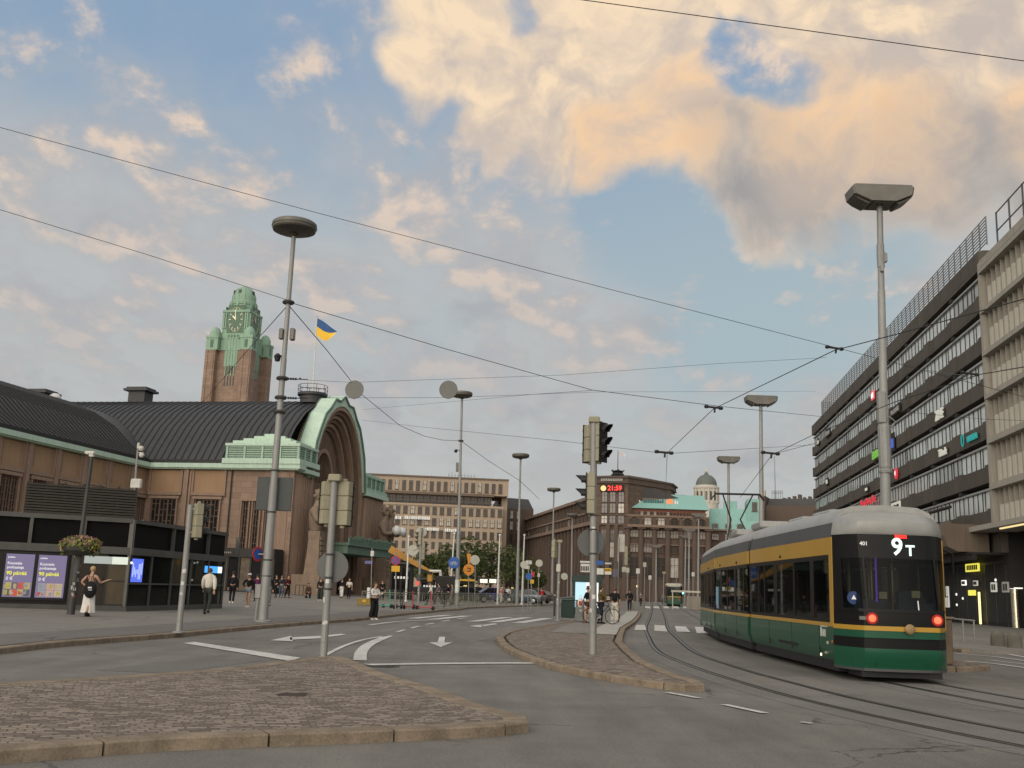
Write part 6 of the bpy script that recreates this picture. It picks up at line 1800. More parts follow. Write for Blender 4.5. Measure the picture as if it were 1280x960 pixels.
for nm, mm, n, sz, off_ in (('leaves', M_FOL, 700, .07, 0), ('flowers', M_FLW, 620, .045, .03), ('yellow_flowers', M_FLY, 180, .05, .02)):
    b = MB()
    for k in range(n):
        d = Vector((random.gauss(0, 1), random.gauss(0, 1), random.gauss(0, 1))).normalized(); 
        p_ = fb_ + Vector((d.x*(.66 + off_), d.y*.6, .02 + d.z*(.26 + off_) - (.25 if random.random() < .2 else 0)*abs(d.x)))
        if nm == 'yellow_flowers' and abs(d.x) < .6: continue
        if nm == 'flowers' and d.z < -.1: continue
        a = Vector((random.gauss(0, 1), random.gauss(0, 1), random.gauss(0, 1))).normalized(); e = a.cross(d + Vector((.01, .02, .03))).normalized(); s = sz*random.uniform(.6, 1.4)
        b.add([p_ - a*s, p_ + e*s*.6, p_ + a*s, p_ - e*s*.6], [(0, 1, 2, 3)])
    b.build(nm, mm, t, fix=False)

# ---- dark glass pavilion (underground entrance) with light boxes ----------------------------
KC = GP(156.5, 764.5); KA = GP(-60, 757.5); KB = GP(277, 760.5)
KC.z = .30
dA = (KA - KC); dA.z = 0; dA.normalize(); dB = (KB - KC); dB.z = 0; LB = dB.length; dB.normalize()
kio = thing('entrance_pavilion', 'low dark glass entrance pavilion with black fascia boxes and louvred screen on top', 'pavilion', KC)
def kfr(d, n): 
    M = Matrix((d, n, Vector((0, 0, 1)))).transposed().to_4x4(); return M
nA = Vector((-dA.y, dA.x, 0)); nA = nA if nA.y > 0 else -nA       # inward (away from camera)
nB_ = Vector((-dB.y, dB.x, 0)); nB_ = nB_ if nB_.x < 0 else -nB_
MA_, MBm = kfr(dA, nA), kfr(dB, nB_)
LA = 12.5
HF0, HF1 = 2.36, 3.42
def uA(x):
    p = onplane(x, 740, KC, nA); return (p - KC).dot(dA)
M_KGL = glassmat('pavilion_glass', (.016, .018, .016), .05, .5); M_KFR = mat('pavilion_frame', (.085, .085, .078), .5, .2, var=.25); M_OLIVE = mat('olive_cladding', (.085, .064, .036), .5, var=.35, scale=.8, streak=.3)
b = MB(MA_); b.box(.05, LA, .1, 6, HF0 - .02, HF1 - .05); b.build('fascia', mat('black_fascia', (.006, .006, .006), .6, var=.3, spec=.08), kio)
b = MB(MBm); b.box(.05, LB, .1, 3, HF0 - .015, HF1 - .055); b.build('fascia', MC['black_fascia'], kio)
for Mx, Ln, xs in ((MA_, LA, (0, uA(97), uA(29), uA(-30))), (MBm, LB, (0, 3.6, 7.2, 10.8))):
    b = MB(Mx)
    b.box(-.06, Ln, -.04, .16, HF0 - .28, HF0); b.box(-.06, Ln, -.04, .16, HF1 - .12, HF1)
    for q in xs: b.box(q - .06, q + .06, -.03, .15, HF0, HF1 - .1)
    b.box(-.02, Ln, -.02, .3, -.25, .14)
    b.build('frame', M_KFR, kio)
b = MB(MA_); b.box(0, LA, .02, 6, HF1, HF1 + .06); b.build('roof', M_KFR, kio)
b = MB(MBm); b.box(0, LB, .02, 3, HF1 - .01, HF1 + .045); b.build('roof', M_KFR, kio)
# face A: cladding beside the corner, door leaf, light boxes
b = MB(MA_); b.box(.1, uA(130), .04, .12, .14, 1.95); o = b.build('cladding', M_OLIVE, kio)
b = MB(MA_); b.box(.1, uA(130), .02, .06, 1.05, 1.09); b.box(.1, uA(130), .02, .06, .12, .2); b.build('trim', M_IRON, o)
b = MB(MA_); b.box(uA(130), uA(88), .05, .12, .14, 2.05); b.build('door', mat('brown_door', (.028, .020, .014), .4, var=.4), kio)
b = MB(MA_); b.box(uA(126), uA(126) + .07, -.03, .05, .9, 1.2); b.box(uA(130) - .03, uA(130) + .03, .01, .06, .14, 2.05); b.build('door_handle', M_IRON, kio)
b = MB(MA_); b.box(uA(156), uA(136), -.02, .06, 1.70, 1.98); b.mi = 1; b.box(uA(136), uA(101), -.02, .06, 1.70, 1.98); b.build('light_panel', [emat('lit_panel_white', (.80, .86, .74), .75), emat('lit_panel_dim', (.42, .46, .43), .75)], kio)
b = MB(MA_); b.ball((-.05, -.02, 1.78), .05, 8); b.build('lamp', E_WHT, kio)
b = MB(MA_); b.box(uA(89), uA(85), .0, .15, .1, 2.1); b.build('corner_post', M_KFR, kio)
b = MB(MA_); b.box(uA(85), LA, .08, .14, .1, 2.1); b.build('back_panel', mat('black_panel', (.010, .009, .008), .4), kio)
# face B: three bays of glass with a mid rail
NBAY = 5; wB = LB/NBAY
for k in range(NBAY):
    b = MB(MBm); b.box(k*wB + .05, (k + 1)*wB - .05, .06, .08, .14, HF0 - .28); b.build('pane', M_KGL, kio)
b = MB(MBm)
for k in range(NBAY + 1): b.box(k*wB - .05, k*wB + .05, 0, .12, .1, HF0 - .25)
b.box(0, LB, .01, .11, .96, 1.02); b.build('frame', M_KFR, kio)
b = MB(MBm); b.box(0, LB, .25, .3, .1, .95); b.build('lower_wall', mat('grimy_panel', (.085, .082, .066), .6, var=.45, scale=.8), kio)
b = MB(MBm); b.box(0, LB, 2.6, 2.7, .1, 2.4); b.build('back_wall', M_INT, kio)
b = MB(MBm); b.box(.25, 1.15, .03, .05, 1.05, 1.95); b.build('screen', emat('blue_screen', (.10, .16, .75), 1.1), kio)
b = MB(MBm)
for k in range(7): b.box(.3 + k*.12, .36 + k*.12, .02, .03, 1.1 + random.random()*.3, 1.5 + random.random()*.4)
b.build('screen_marks', emat('blue_screen_marks', (.45, .55, .95), 1.0), kio)
b = MB(MBm); b.box(LB - 2.2, LB - .3, .03, .05, 1.55, 1.85); b.build('screen', emat('cyan_screen', (.06, .32, .80), 1.4), kio)
b = MB(MBm); b.box(LB - .75, LB - .3, .02, .03, 1.56, 1.84); b.build('screen_marks', E_WHT, kio)
b = MB(MBm)
for q, zq in ((LB - 3.0, 1.95), (LB - 2.7, 1.98), (LB - 3.1, 1.2)): b.ball((q, .2, zq), .05, 6)
b.build('lamp', E_WHT, kio)
# screen of slats on the roof
SL = thing('louvre_screen', 'dark slatted screen hiding machinery on the pavilion roof', 'screen', KC + Vector((0, 0, HF1 + .05)))
b = MB(MA_)
for k in range(11): b.box(-.1, uA(18), .75, .83, .06 + k*.105, .13 + k*.105)
b.build('slats', mat('slat_brown', (.040, .034, .028), .6, .1, var=.3), SL)
b = MB(MA_)
for q in [-.06 + uA(18)*i/6 for i in range(7)]: b.box(q - .04, q + .04, .84, .92, -.05, 1.28)
b.box(-.1, uA(18), .95, 1.0, 0, 1.2); b.build('posts', M_IRON, SL)
# advertising light boxes
M_POSTER = emat('poster_violet', (.185, .155, .27), .85)
def poster(x0, x1, label, seed):
    rnd = random.Random(seed)
    c = KC + MA_.to_3x3() @ Vector(((x0 + x1)/2, 0, 0))
    o = thing('advertising_lightbox', label, 'advertising board', c, 0)
    R = MA_.to_3x3(); M = R.to_4x4(); w_ = x1 - x0
    b = MB(M); b.box(-w_/2 - .07, w_/2 + .07, -.06, .06, .28, 2.02); b.build('frame', MC['black_panel'], o)
    b = MB(M); b.box(-w_/2, w_/2, -.075, -.06, .38, 1.94); b.build('poster', M_POSTER, o)
    rd = -(R @ Vector((1, 0, 0)))
    def tx(s, size, u, z, m, bd=.004): 
        return text_on('lettering', s, size, o, R @ Vector((u, -.082, z)), rd, m, .001, bold=bd, align='LEFT')
    wh = emat('poster_white', (.70, .68, .72), .8); ye = emat('poster_yellow', (.80, .78, .04), .95)
    L_ = w_/2 - .06; sc_ = w_/1.15
    tx('podme', .10*sc_, L_, 1.82, wh); tx('Kuuntele', .16*sc_, L_, 1.60, wh); tx('podcasteja', .16*sc_, L_, 1.45, wh); tx('90 päivää', .22*sc_, L_, 1.24, ye, .003); tx('0 €', .20*sc_, L_, 1.04, wh, .003)
    cols_ = [(.55, .10, .07), (.50, .42, .28), (.12, .10, .09), (.55, .35, .28), (.45, .40, .12), (.30, .32, .35)]
    k = 0
    for iz in range(2):
        for iu in range(3 if seed % 2 else 4):
            n_ = 3 if seed % 2 else 4; u0 = -w_/2 + .06 + iu*(w_ - .12)/n_; z0 = .42 + iz*.25
            b = MB(M); cc_ = cols_[(k*2 + seed) % 6]; b.box(u0, u0 + (w_ - .12)/n_ - .02, -.08, -.076, z0, z0 + .235)
            b.build('picture_tile', emat('tile_%d' % ((k*2 + seed) % 6), cc_, .7), o)
            b = MB(M)
            for j in range(4): uu = u0 + rnd.uniform(.03, .2); b.box(uu, uu + rnd.uniform(.03, .08), -.084, -.081, z0 + rnd.uniform(.01, .1), z0 + rnd.uniform(.12, .22))
            b.build('picture_marks', emat('tilemark_%d' % ((k + seed) % 4), cols_[(k + 3 + seed) % 6], .6), o); k += 1
poster(uA(79), uA(43.5), 'right violet advertising light box with yellow lettering, nearest the black flower post', 1)
poster(uA(38.5), uA(2.5), 'left violet advertising light box with yellow lettering at the picture edge', 2)
# cameras on a slim mast standing on the pavilion roof
f = D(165, 655, 44.5); v = D(172.5, 557, 44.5) - f
t = thing('camera_mast', 'slim grey mast with two cameras on the pavilion roof', 'camera mast', f)
b = MB(); b.path([(0, 0, -.4), v*.45, v], [.06, .05, .035], 8); b.build('pole', M_POLE, t); 
b = MB(); b.bbox(v*.45 + Vector((.05, 0, .2)), (.45, .25, .42), .04); b.build('cabinet', mat('pale_lamp', (.5, .48, .44), .5), t)
b = MB(); b.ball(v + Vector((.15, 0, -.12)), .12, 8); b.ball(v + Vector((.2, 0, -.4)), .12, 8); b.bbox(v + Vector((.02, 0, .0)), (.1, .1, .25), .02); b.tube(v + Vector((0, 0, -.3)), v + Vector((.2, 0, -.3)), .02, n=5); b.build('camera', MC['pale_lamp'], t)
b = MB(); b.tube((-.02, -.06, .1), (-.02 + v.x*.3, -.06, v.z*.33), .035, n=6); b.build('light_tube', emat('tube_white', (.9, .85, .75), .9), t)
b = MB(); b.tube((0, 0, .08), (.42, 0, .1), .02, n=5); b.ball((.45, -.02, .12), .07, 8); b.build('arm', MC['pale_lamp'], t)

# ---- round sign discs hung from the span wire, and the wires themselves ------------------------
M_WIRE = mat('overhead_wire', (.018, .018, .018), .6, var=.1)
def wire(pts, r, label, sag=0.0, e0=0, e1=0):
    pts = [Vector(p) for p in pts]
    if e0: pts = [pts[0] + (pts[0] - pts[1]).normalized()*e0] + pts
    if e1: pts = pts + [pts[-1] + (pts[-1] - pts[-2]).normalized()*e1]
    o = MB(); P_ = []
    for a, b_ in zip(pts, pts[1:]):
        n_ = 10 if sag else 1
        for k in range(n_): 
            q = a.lerp(b_, k/n_); q.z -= sag*4*(k/n_)*(1 - k/n_); P_.append(q)
    P_.append(pts[-1]); o.path(P_, r*.78, 5)
    return tag(o.build('overhead_wire', M_WIRE), label, 'overhead wire')
spanY = 38.0
# contact wires over the two tracks
Z_C = 5.9
def CW(*px): return [G(x, y, Z_C) for x, y in px]
w7 = CW((835, 566), (892, 512), (1043, 437.5), (1120, 407)) + [D(1228, 391, 13.2), D(1290, 371, 11.0)]
w7a = G(840, 566, Z_C)
wire([D(834, 566, 33.5), D(892, 511, 24.5), D(1043, 438, 17.5), D(1120, 418, 15.5), D(1290, 371, 12)], .011, 'black contact wire over the left track running up to the right of the picture', e1=45)
wire([D(834, 566, 33.5), D(832, 612, 70), D(831, 640, 130)], .012, 'hanging contact wire seen end on above the distant tram')
wire([D(925, 622, 40), D(965, 568.5, 31), D(1020, 542, 27), D(1120, 502, 20), D(1225, 468, 17), D(1290, 457, 15)], .011, 'black contact wire over the tram pantograph running to the fin block', e1=30)
wire([D(-20, 154, 30), D(400, 267, 33), D(760, 361, 35), D(1043, 434, 37), D(1150, 462, 38)], .013, 'upper long span wire sloping from top left to the right mast', e0=30, e1=26)
wire([D(-20, 256, 34), D(180, 317, 36), fL + vL*frac(fL, vL, 375.5)], .014, 'lower span wire from the left edge to the nearest lamp post', e0=30)
wire([fL + vL*frac(fL, vL, 377.5), D(560, 437, 42), D(740, 487.5, 46), D(900, 508, 52), D(1030, 521, 78)], .018, 'span wire from the nearest lamp post to the dark office block')
wire([D(700, -4, 14), D(1000, 37, 14), D(1300, 79, 14)], .009, 'high wire crossing the top right corner of the picture', e0=25, e1=25)
a = fL + vL*frac(fL, vL, 381); 
wire([a, D(305, 443, 52), D(245, 512, 80)], .022, 'dark cable from the lamp post down to the station roof')
b_ = fl2 + vl2*frac(fl2, vl2, 551)
wire([a, D(408, 437, 44), D(452, 493, 56), D(500, 532, 66), D(530, 545, 74), D(552, 550, 79), b_], .022, 'drooping cable between the nearest and second disc lamp posts')
wire([b_, D(612, 577, 90), fl3 + vl3*frac(fl3, vl3, 601)], .025, 'thin cable between the second and third disc lamp posts')
wire([fl3 + vl3*frac(fl3, vl3, 601), D(674, 624, 150)], .03, 'thin cable from the third disc lamp post towards the brown wing')
s1 = fL + vL*frac(fL, vL, 473.5); s2 = fL + vL*frac(fL, vL, 497.5)
wire([s1, D(440, 478, 38.5), D(700, 469, 40), D(890, 455, 41), D(1033, 447, 42)], .008, 'upper thin span wire carrying the two round discs')
wire([s2, D(560, 497, 42), D(745, 490, 50), D(1020, 489, 78)], .009, 'lower thin span wire right of the nearest lamp post')
wire([D(452, 525, 110), D(520, 533, 80), D(700, 551, 60), D(832, 567, 50), D(1018, 556, 84)], .014, 'low thin span wire from the portal to the far end of the office block')
wire([D(740, 488, 46), D(665, 493, 60), D(453, 512, 110)], .012, 'thin wire from the junction fitting back to the portal')
wire([D(965, 568, 31), D(1022, 553, 40)], .01, 'short stay wire at the far floodlight mast')
wire([D(1100, 512, 29.5), D(1230, 524, 30), D(1290, 526, 30)], .008, 'level stay wire from the big mast to the right edge', e1=20)
wire([D(1210, 470, 17.3), D(1150, 462, 38)], .01, 'short stay wire right of the big floodlight mast')
for x, y, Y, lab in ((1043, 436, 17.5, 'black wire fitting left of the big floodlight mast'), (892, 510, 24.5, 'black wire fitting above the smaller floodlight mast'), (830, 566, 33.5, 'black wire fitting above the green roof'), (1212, 468, 17.2, 'black wire fitting in front of the fin block corner'), (963, 567, 31, 'black wire fitting beside the second floodlight mast')):
    c = D(x, y, Y); o = thing('wire_fitting', lab, 'wire fitting', c)
    k_ = Y/20
    b = MB(); b.tube((-.16*k_, 0, .03), (.16*k_, 0, 0), .022*k_, n=6); b.tube((.03, 0, 0), (.02, 0, -.09*k_), .02*k_, n=6); b.build('clamp', M_WIRE, o)
    b = MB(); b.lathe([(.035*k_, -.03*k_), (.05*k_, 0), (.035*k_, .03*k_)], (-.14*k_, 0, .03), 8); b.lathe([(.035*k_, -.03*k_), (.05*k_, 0), (.035*k_, .03*k_)], (.14*k_, 0, .0), 8); b.build('insulator', M_WIRE, o)
for x, y, lab in ((365 + 0, 473.6, 'stack of insulators on the upper span wire beside the nearest lamp post'), (365, 497.6, 'stack of insulators on the lower span wire beside the nearest lamp post')):
    c = D(x, y, 38); o = thing('insulator', lab, 'insulator', c)
    b = MB()
    for k in range(4): b.tube((-.16 + k*.09, 0, 0), (-.10 + k*.09, 0, 0), .045, n=8)
    b.build('body', M_TLBLK, o); b = MB(); b.tube((-.4, 0, 0), (.6, 0, 0), .014, n=5); b.lathe([(.04, 0), (.04, .05)], (.3, 0, 0), 6); b.build('rod', M_WIRE, o)
for x, y, Y, lab in ((443, 487, 38.5, 'grey round sign disc hanging on the wires nearer the portal'), (560.5, 487, 39.2, 'grey round sign disc hanging beside the second lamp head')):
    c = D(x, y, Y); o = thing('hanging_disc', lab, 'sign', c, rad(-4))
    b = MB(); b.lathe([(.345, -.012), (.355, 0), (.345, .012), (0, .014)], (0, 0, 0), 30, Matrix.Rotation(PI/2, 3, 'X')); b.lathe([(.345, .012), (0, -.012)], (0, 0, 0), 30, Matrix.Rotation(PI/2, 3, 'X')); b.build('disc', mat('steel_disc_back', (.135, .135, .125), .55, .2, var=.1), o)
    b = MB(); b.box(-.02, .02, .01, .03, .2, .36); b.box(-.02, .02, .01, .03, -.36, -.2); b.build('clip', M_WIRE, o)

# ---- signs on posts ---------------------------------------------------------------------------
M_SRED = mat('sign_red', (.42, .025, .03), .5, var=.1); M_SBLU = mat('sign_blue', (.02, .09, .34), .5, var=.1); M_SYEL = mat('sign_yellow', (.62, .36, .02), .55, var=.1); M_SORG = mat('sign_orange', (.62, .24, .03), .55, var=.1); M_SWHT = mat('sign_white', (.55, .54, .5), .6, var=.1)
RXX = Matrix.Rotation(PI/2, 3, 'X')
def sign_post(base, topc, label, Y, r=.035, z0=None):
    f, v = post(base, topc, Y=Y, z0=z0); t = thing('traffic_sign', label, 'traffic sign', f)
    b = MB(); b.path([(0, 0, -.02), v], r, 8); b.build('pole', M_POLE, t); return t, f, v
def disc(t, f, px, r_, mt, nm='disc', dy=-.05):
    c = px_on(f, *px); b = MB(); b.lathe([(r_*.98, -.012), (r_, 0), (r_*.98, .012), (0, .013)], c + Vector((0, dy, 0)), 24, RXX); b.lathe([(r_, 0), (0, -.012)], c + Vector((0, dy, 0)), 24, RXX); return b.build(nm, mt, t), c + Vector((0, dy, 0))
t, f, v = sign_post((494, 770), (495, 690), 'red and blue no stopping sign with yellow plate below it', 58)
o, c = disc(t, f, (494.7, 700.5), .26, M_SRED); b = MB(); b.lathe([(.20, 0), (.20, .01), (0, .012)], c + Vector((0, -.012, 0)), 20, RXX); b.build('blue_field', M_SBLU, o)
b = MB(); b.bx(c + Vector((0, -.03, 0)), (.05, .012, .42), 0, Matrix.Rotation(PI/4, 3, 'Y')); b.bx(c + Vector((0, -.034, 0)), (.05, .012, .42), 0, Matrix.Rotation(-PI/4, 3, 'Y')); b.build('cross', M_SRED, o)
b = MB(); b.bbox(px_on(f, 494.7, 711) + Vector((0, -.05, 0)), (.46, .03, .32), .005); b.build('plate', M_SYEL, t)
c = px_on(fl2, 567.5, 703.5); t = thing('traffic_sign', 'round blue cycle sign fixed to the second disc lamp post', 'traffic sign', fl2 + c + Vector((0, -.2, 0)))
b = MB(); b.lathe([(.43, 0), (.44, .012), (.42, .02), (0, .022)], (0, 0, 0), 28, RXX); o = b.build('disc', M_SBLU, t)
b = MB()
for s in (-.16, .16): b.path([(s + .1*math.cos(2*PI*k/12), -.03, -.08 + .1*math.sin(2*PI*k/12)) for k in range(13)], .016, 4)
b.path([(-.16, -.03, -.08), (-.06, -.03, .08), (.1, -.03, .08), (.16, -.03, -.08)], .016, 4); b.path([(-.06, -.03, .08), (.02, -.03, -.08), (.1, -.03, .08)], .016, 4); b.build('bicycle_mark', M_SWHT, o)
b = MB(); b.box(-.05, .3, .02, .12, -.03, .03); b.build('bracket', M_POLE, t)
t, f, v = sign_post((586, 748), (586, 690), 'orange round warning sign under a small orange arrow board in front of the trees', 84)
o, c = disc(t, f, (586, 712), .44, M_SORG); b = MB(); b.path([c + Vector((-.1, -.03, -.12)), c + Vector((.12, -.03, -.1)), c + Vector((.14, -.03, .1)), c + Vector((-.12, -.03, .12))], .035, 5); b.build('arrow', M_DARKF, o)
b = MB(); c = px_on(f, 586, 699); b.extr([(-.18, .42), (.18, .42), (.10, -.38), (-.05, -.38)], c + Vector((0, -.06, 0)), (1, 0, 0), (0, 0, 1), (0, .03, 0)); b.build('board', M_SORG, t)
t, f, v = sign_post((594, 748), (594, 696), 'pale round sign seen from behind beside the orange warning sign', 86); disc(t, f, (593.5, 700), .40, MC['pale_sign_back'])
t, f, v = sign_post((654, 752), (655, 700), 'grey green round sign back right of the third disc lamp post', 76); disc(t, f, (655, 706), .27, MC['pale_sign_back'])
t, f, v = sign_post((660, 750), (661, 700), 'pale square sign back near the taxi rank', 90); b = MB(); b.bbox(px_on(f, 661, 703), (.5, .04, .32), .01); b.bbox(px_on(f, 659, 709), (.42, .04, .3), .01); b.build('plate', M_SWHT, t)
t, f, v = sign_post((672.5, 751), (674, 700), 'pale round sign on a slim pole left of the smaller disc lamp post', 88); disc(t, f, (674, 704), .30, MC['pale_sign_back']); b = MB(); b.bbox(px_on(f, 673.4, 719), (.2, .05, .3), .01); b.build('plate', M_SWHT, t)
t, f, v = sign_post((664, 752), (664.5, 712), 'small red and yellow signs on a post beside a round blue sign', 82)
b = MB(); b.bbox(px_on(f, 666, 718), (.28, .04, .4), .01); b.build('red_plate', M_SRED, t); b = MB(); b.bbox(px_on(f, 665, 727), (.3, .04, .3), .01); b.build('yellow_plate', M_SYEL, t); disc(t, f, (661, 720.5), .25, M_SBLU)
t, f, v = sign_post((709, 760), (709.5, 722), 'small round sign back just left of the green bins', 92); disc(t, f, (705.5, 720.5), .3, MC['pale_sign_back'])
t, f, v = sign_post((464, 745), (465, 685), 'slim pole with small blue street name plates before the portal doors', 78); b = MB(); b.bbox(px_on(f, 461, 703), (.55, .03, .22), .005); b.build('name_plate', mat('dusty_blue', (.12, .13, .30), .6), t); b = MB(); b.bbox(px_on(f, 465.5, 692), (.25, .2, .4), .02); b.build('box', M_SWHT, t)
c = px_on(fL, 321.8, 692.5); t = thing('traffic_sign', 'blue and red no parking sign edge on beside the nearest lamp post', 'traffic sign', fL + c)
b = MB(); b.lathe([(.26, 0), (.27, .012), (.26, .024), (0, .025)], (0, 0, 0), 20, Matrix.Rotation(PI/2, 3, 'Z') @ Matrix.Rotation(rad(55), 3, 'Y') @ RXX if False else Matrix.Rotation(rad(60), 3, 'Z') @ RXX); o = b.build('disc', M_SRED, t)
b = MB(); b.lathe([(.2, .026), (.2, .03), (0, .032)], (0, 0, 0), 20, Matrix.Rotation(rad(60), 3, 'Z') @ RXX); b.build('blue_field', M_SBLU, o); b = MB(); b.box(0, .25, -.02, .02, -.02, .02); b.build('bracket', M_POLE, t)
# white flag masts in front of the square
for x0, x1, y1, Y, lab in ((622, 624.8, 670, 100, 'white flag mast in front of the beige block'), (652.5, 655.5, 670, 104, 'white flag mast in front of the brown wing'), (562, 568, 668, 98, 'white flag mast behind the second disc lamp post'), (507.5, 511, 672, 92, 'white mast with small lettered board left of the traffic light by the fence')):
    f, v = post((x0, 745), (x1, y1), Y=Y); t = thing('flag_mast', lab, 'flag mast', f)
    b = MB(); b.path([(0, 0, 0), v], [.09, .06], 8); b.build('pole', M_WHITE, t); b = MB(); b.ball(v + Vector((0, 0, .08)), .12, 8); b.lathe([(.18, 0), (.18, .06), (.1, .1)], (0, 0, 0), 8); b.build('fittings', M_WHITE, t)

# ---- pedestrian railings ----------------------------------------------------------------------
def railing(pts, label, h=1.0, step=.32, top=1.0):
    t = thing('railing', label, 'railing', pts[0])
    pp = [p - pts[0] for p in pts]; b = MB(); b2 = MB()
    for a, c in zip(pp, pp[1:]):
        d = (c - a); L_ = Vector((d.x, d.y, 0)).length; n_ = max(1, int(L_/step))
        for k in range(n_ + 1):
            q = a + d*(k/n_); big = k % 7 == 0
            (b2 if big else b).tube(q + Vector((0, 0, 0 if big else .12)), q + Vector((0, 0, h if big else h - .12)),   .028 if big else .010, n=5, caps=False)
        for z in (.12, h - .12): b.tube(a + Vector((0, 0, z)), c + Vector((0, 0, z)), .018, n=5)
        b2.tube(a + Vector((0, 0, h)), c + Vector((0, 0, h)), .03, n=6)
    b2.build('frame', mat('olive_grey_steel', (.20, .20, .15), .5, .2, var=.2), t); b.build('bars', MC['olive_grey_steel'], t)
def gz(x, y): 
    p = GP(x, y); return p
railing([fc(-6.3, 66.5), fc(-4.9, 69.5), fc(-4.2, 74), fc(-3.5, 80), fc(-2.2, 90), fc(1.3, 103)], 'long grey green pedestrian railing along the pavement before the taxis', 1.0)
railing([fc(-9.0, 67), fc(-6.3, 66.5)], 'short pedestrian railing reaching left towards the parked scooters', .95, .3)
railing([Vector((3.2, 96, .0)), Vector((5.6, 98, 0)), Vector((9, 100, 0))], 'distant railing left of the slim traffic light', 1.0)
railing([Vector((11.2, 92, .12)), Vector((14.2, 118, .12))], 'thin railing along the far tram platform', 1.0, .4)
railing([Vector((14.8, 112, .1)), Vector((15.4, 118, .1))], 'short railing at the far end of the tram platform', 1.0, .4)
# the far stop on the right: grey concrete wall with a pale top
o = thing('concrete_barrier', 'grey concrete barrier with pale top rail beside the distant tram', 'barrier', D(866, HZ(866), 118) * 1.0); o.location.z = 0
b = MB(); b.bbox((1.6, 0, .75), (4.6, .3, 1.5), .04); b.build('wall', M_PALED, o); b = MB(); b.box(-2.4, 4.2, -.1, .1, 1.9, 2.1); b.box(-2.3, -2.2, -.05, .05, 0, 1.9); b.box(4.0, 4.1, -.05, .05, 0, 1.9); b.build('rail', mat('cream_paint', (.48, .46, .38), .5), o)
b = MB(); b.extr([(0, 0), (.7, 0), (.35, .65)], (2.3, -.2, 2.1), (1, 0, 0), (0, 0, 1), (0, .05, 0)); b.build('orange_triangle', M_SORG, o)

# ---- right foreground: stone block, black box, handrail, dome bollards ------------------------
c = Vector((10.55, 26.1, .112)); o = thing('stone_block', 'square brown stone block at the end of the small island beside the tram', 'block', c, rad(6))
b = MB(); b.bbox((0, 0, .55), (.62, .62, 1.1), .04); b.build('block', mat('brown_granite_block', (.15, .11, .075), .8, var=.3, fine=30, bmp=.2), o); b = MB(); b.bbox((0, 0, 1.12), (.7, .7, .05), .01); b.build('cap', M_KERB, o)
c = Vector((10.75, 26.6, 0)); 
o = thing('buffer_sign', 'black box on a short stem behind the tram corner', 'box', Vector((10.9, 27.2, .112)), rad(8))
b = MB(); b.bbox((.1, 0, 2.0), (.55, .4, .85), .05); b.build('box', M_TLBLK, o); b = MB(); b.tube((.1, 0, 0), (.1, 0, 1.6), .06, n=8); b.build('stem', M_POLED, o)
hr = [G(1197, 806, .0), G(1220, 806, 0)]
f = D(1205, 805, 42.5); f.z = .0; o = thing('handrail', 'short grey handrail on the traffic island right of the tram', 'handrail', f, rad(0))
b = MB(); 
for x in (.0, .5): b.tube((x, x*.3, 0), (x, x*.3, .95), .035, n=6)
b.tube((-.35, -.1, 1.0), (.55, .16, .95), .035, n=6); b.tube((0, 0, .45), (.5, .15, .43), .025, n=6); b.build('rail', M_POLE, o)
for x, y, lab in ((1248, 811.5, 'left round topped stone bollard near the right edge'), (1268.5, 814, 'right round topped stone bollard near the right edge')):
    f = G(x, y); o = thing('bollard', lab, 'bollard', f, 0, 'stone bollards at the right edge')
    b = MB(); b.lathe([(.26, 0), (.26, .38), (.245, .50), (.20, .60), (.12, .66), (0, .68)], (0, 0, 0), 20); b.build('stone', mat('grey_granite_stone', (.125, .115, .095), .85, var=.3, fine=30, bmp=.3), o, smooth=True)
    b = MB(); b.lathe([(.30, 0), (.30, .03), (.26, .035)], (0, 0, 0), 20); b.build('base', M_PALED, o)
# ---- tram stop: lit poster case, bins, timetable boards -----------------------------------------
f = D(733, 764, 66); f.z = .12
o = thing('poster_case', 'dark green poster case with pale blue lit poster at the tram stop', 'advertising board', f, rad(-3))
M_DGRN = mat('dark_green_paint', (.008, .028, .022), .4, var=.2)
b = MB(); b.bbox((0, 0, 2.25), (1.9, .35, .42), .03); b.bbox((-.80, 0, 1.1), (.16, .3, 2.2), .03); b.bbox((.80, 0, 1.1), (.16, .3, 2.2), .03); b.bbox((0, 0, .3), (1.6, .3, .4), .03); b.build('frame', M_DGRN, o)
b = MB(); b.box(-.72, .72, -.06, .06, .5, 2.05); b.mi = 1; b.box(-.05, .72, -.07, -.06, .5, 2.04); b.build('lit_poster', [emat('poster_blue', (.50, .76, .88), .95), emat('poster_pale', (.85, .88, .86), .95)], o)
b = MB(); b.box(-.6, -.25, -.085, -.075, .6, .95); b.build('poster_mark', emat('poster_red', (.75, .05, .04), .6), o)
f = D(709.5, 772, 58.5); f.z = .12; o = thing('waste_bin', 'dark green waste bin with sloping lid at the tram stop', 'bin', f)
b = MB(); b.bbox((0, 0, .5), (.72, .6, .95), .04); b.build('body', M_DGRN, o); b = MB(); b.loft([[Vector(q) for q in ((-.38, -.33, 1.0), (.38, -.33, 1.0), (.38, .33, 1.0), (-.38, .33, 1.0))], [Vector(q) for q in ((-.36, -.30, 1.06), (.36, -.30, 1.16), (.36, .30, 1.2), (-.36, .30, 1.1))]]); b.build('lid', M_DGRN, o)
f = D(724.5, 779, 52); f.z = .12; o = thing('waste_bin', 'grey square waste bin beside the person with the red bag', 'bin', f)
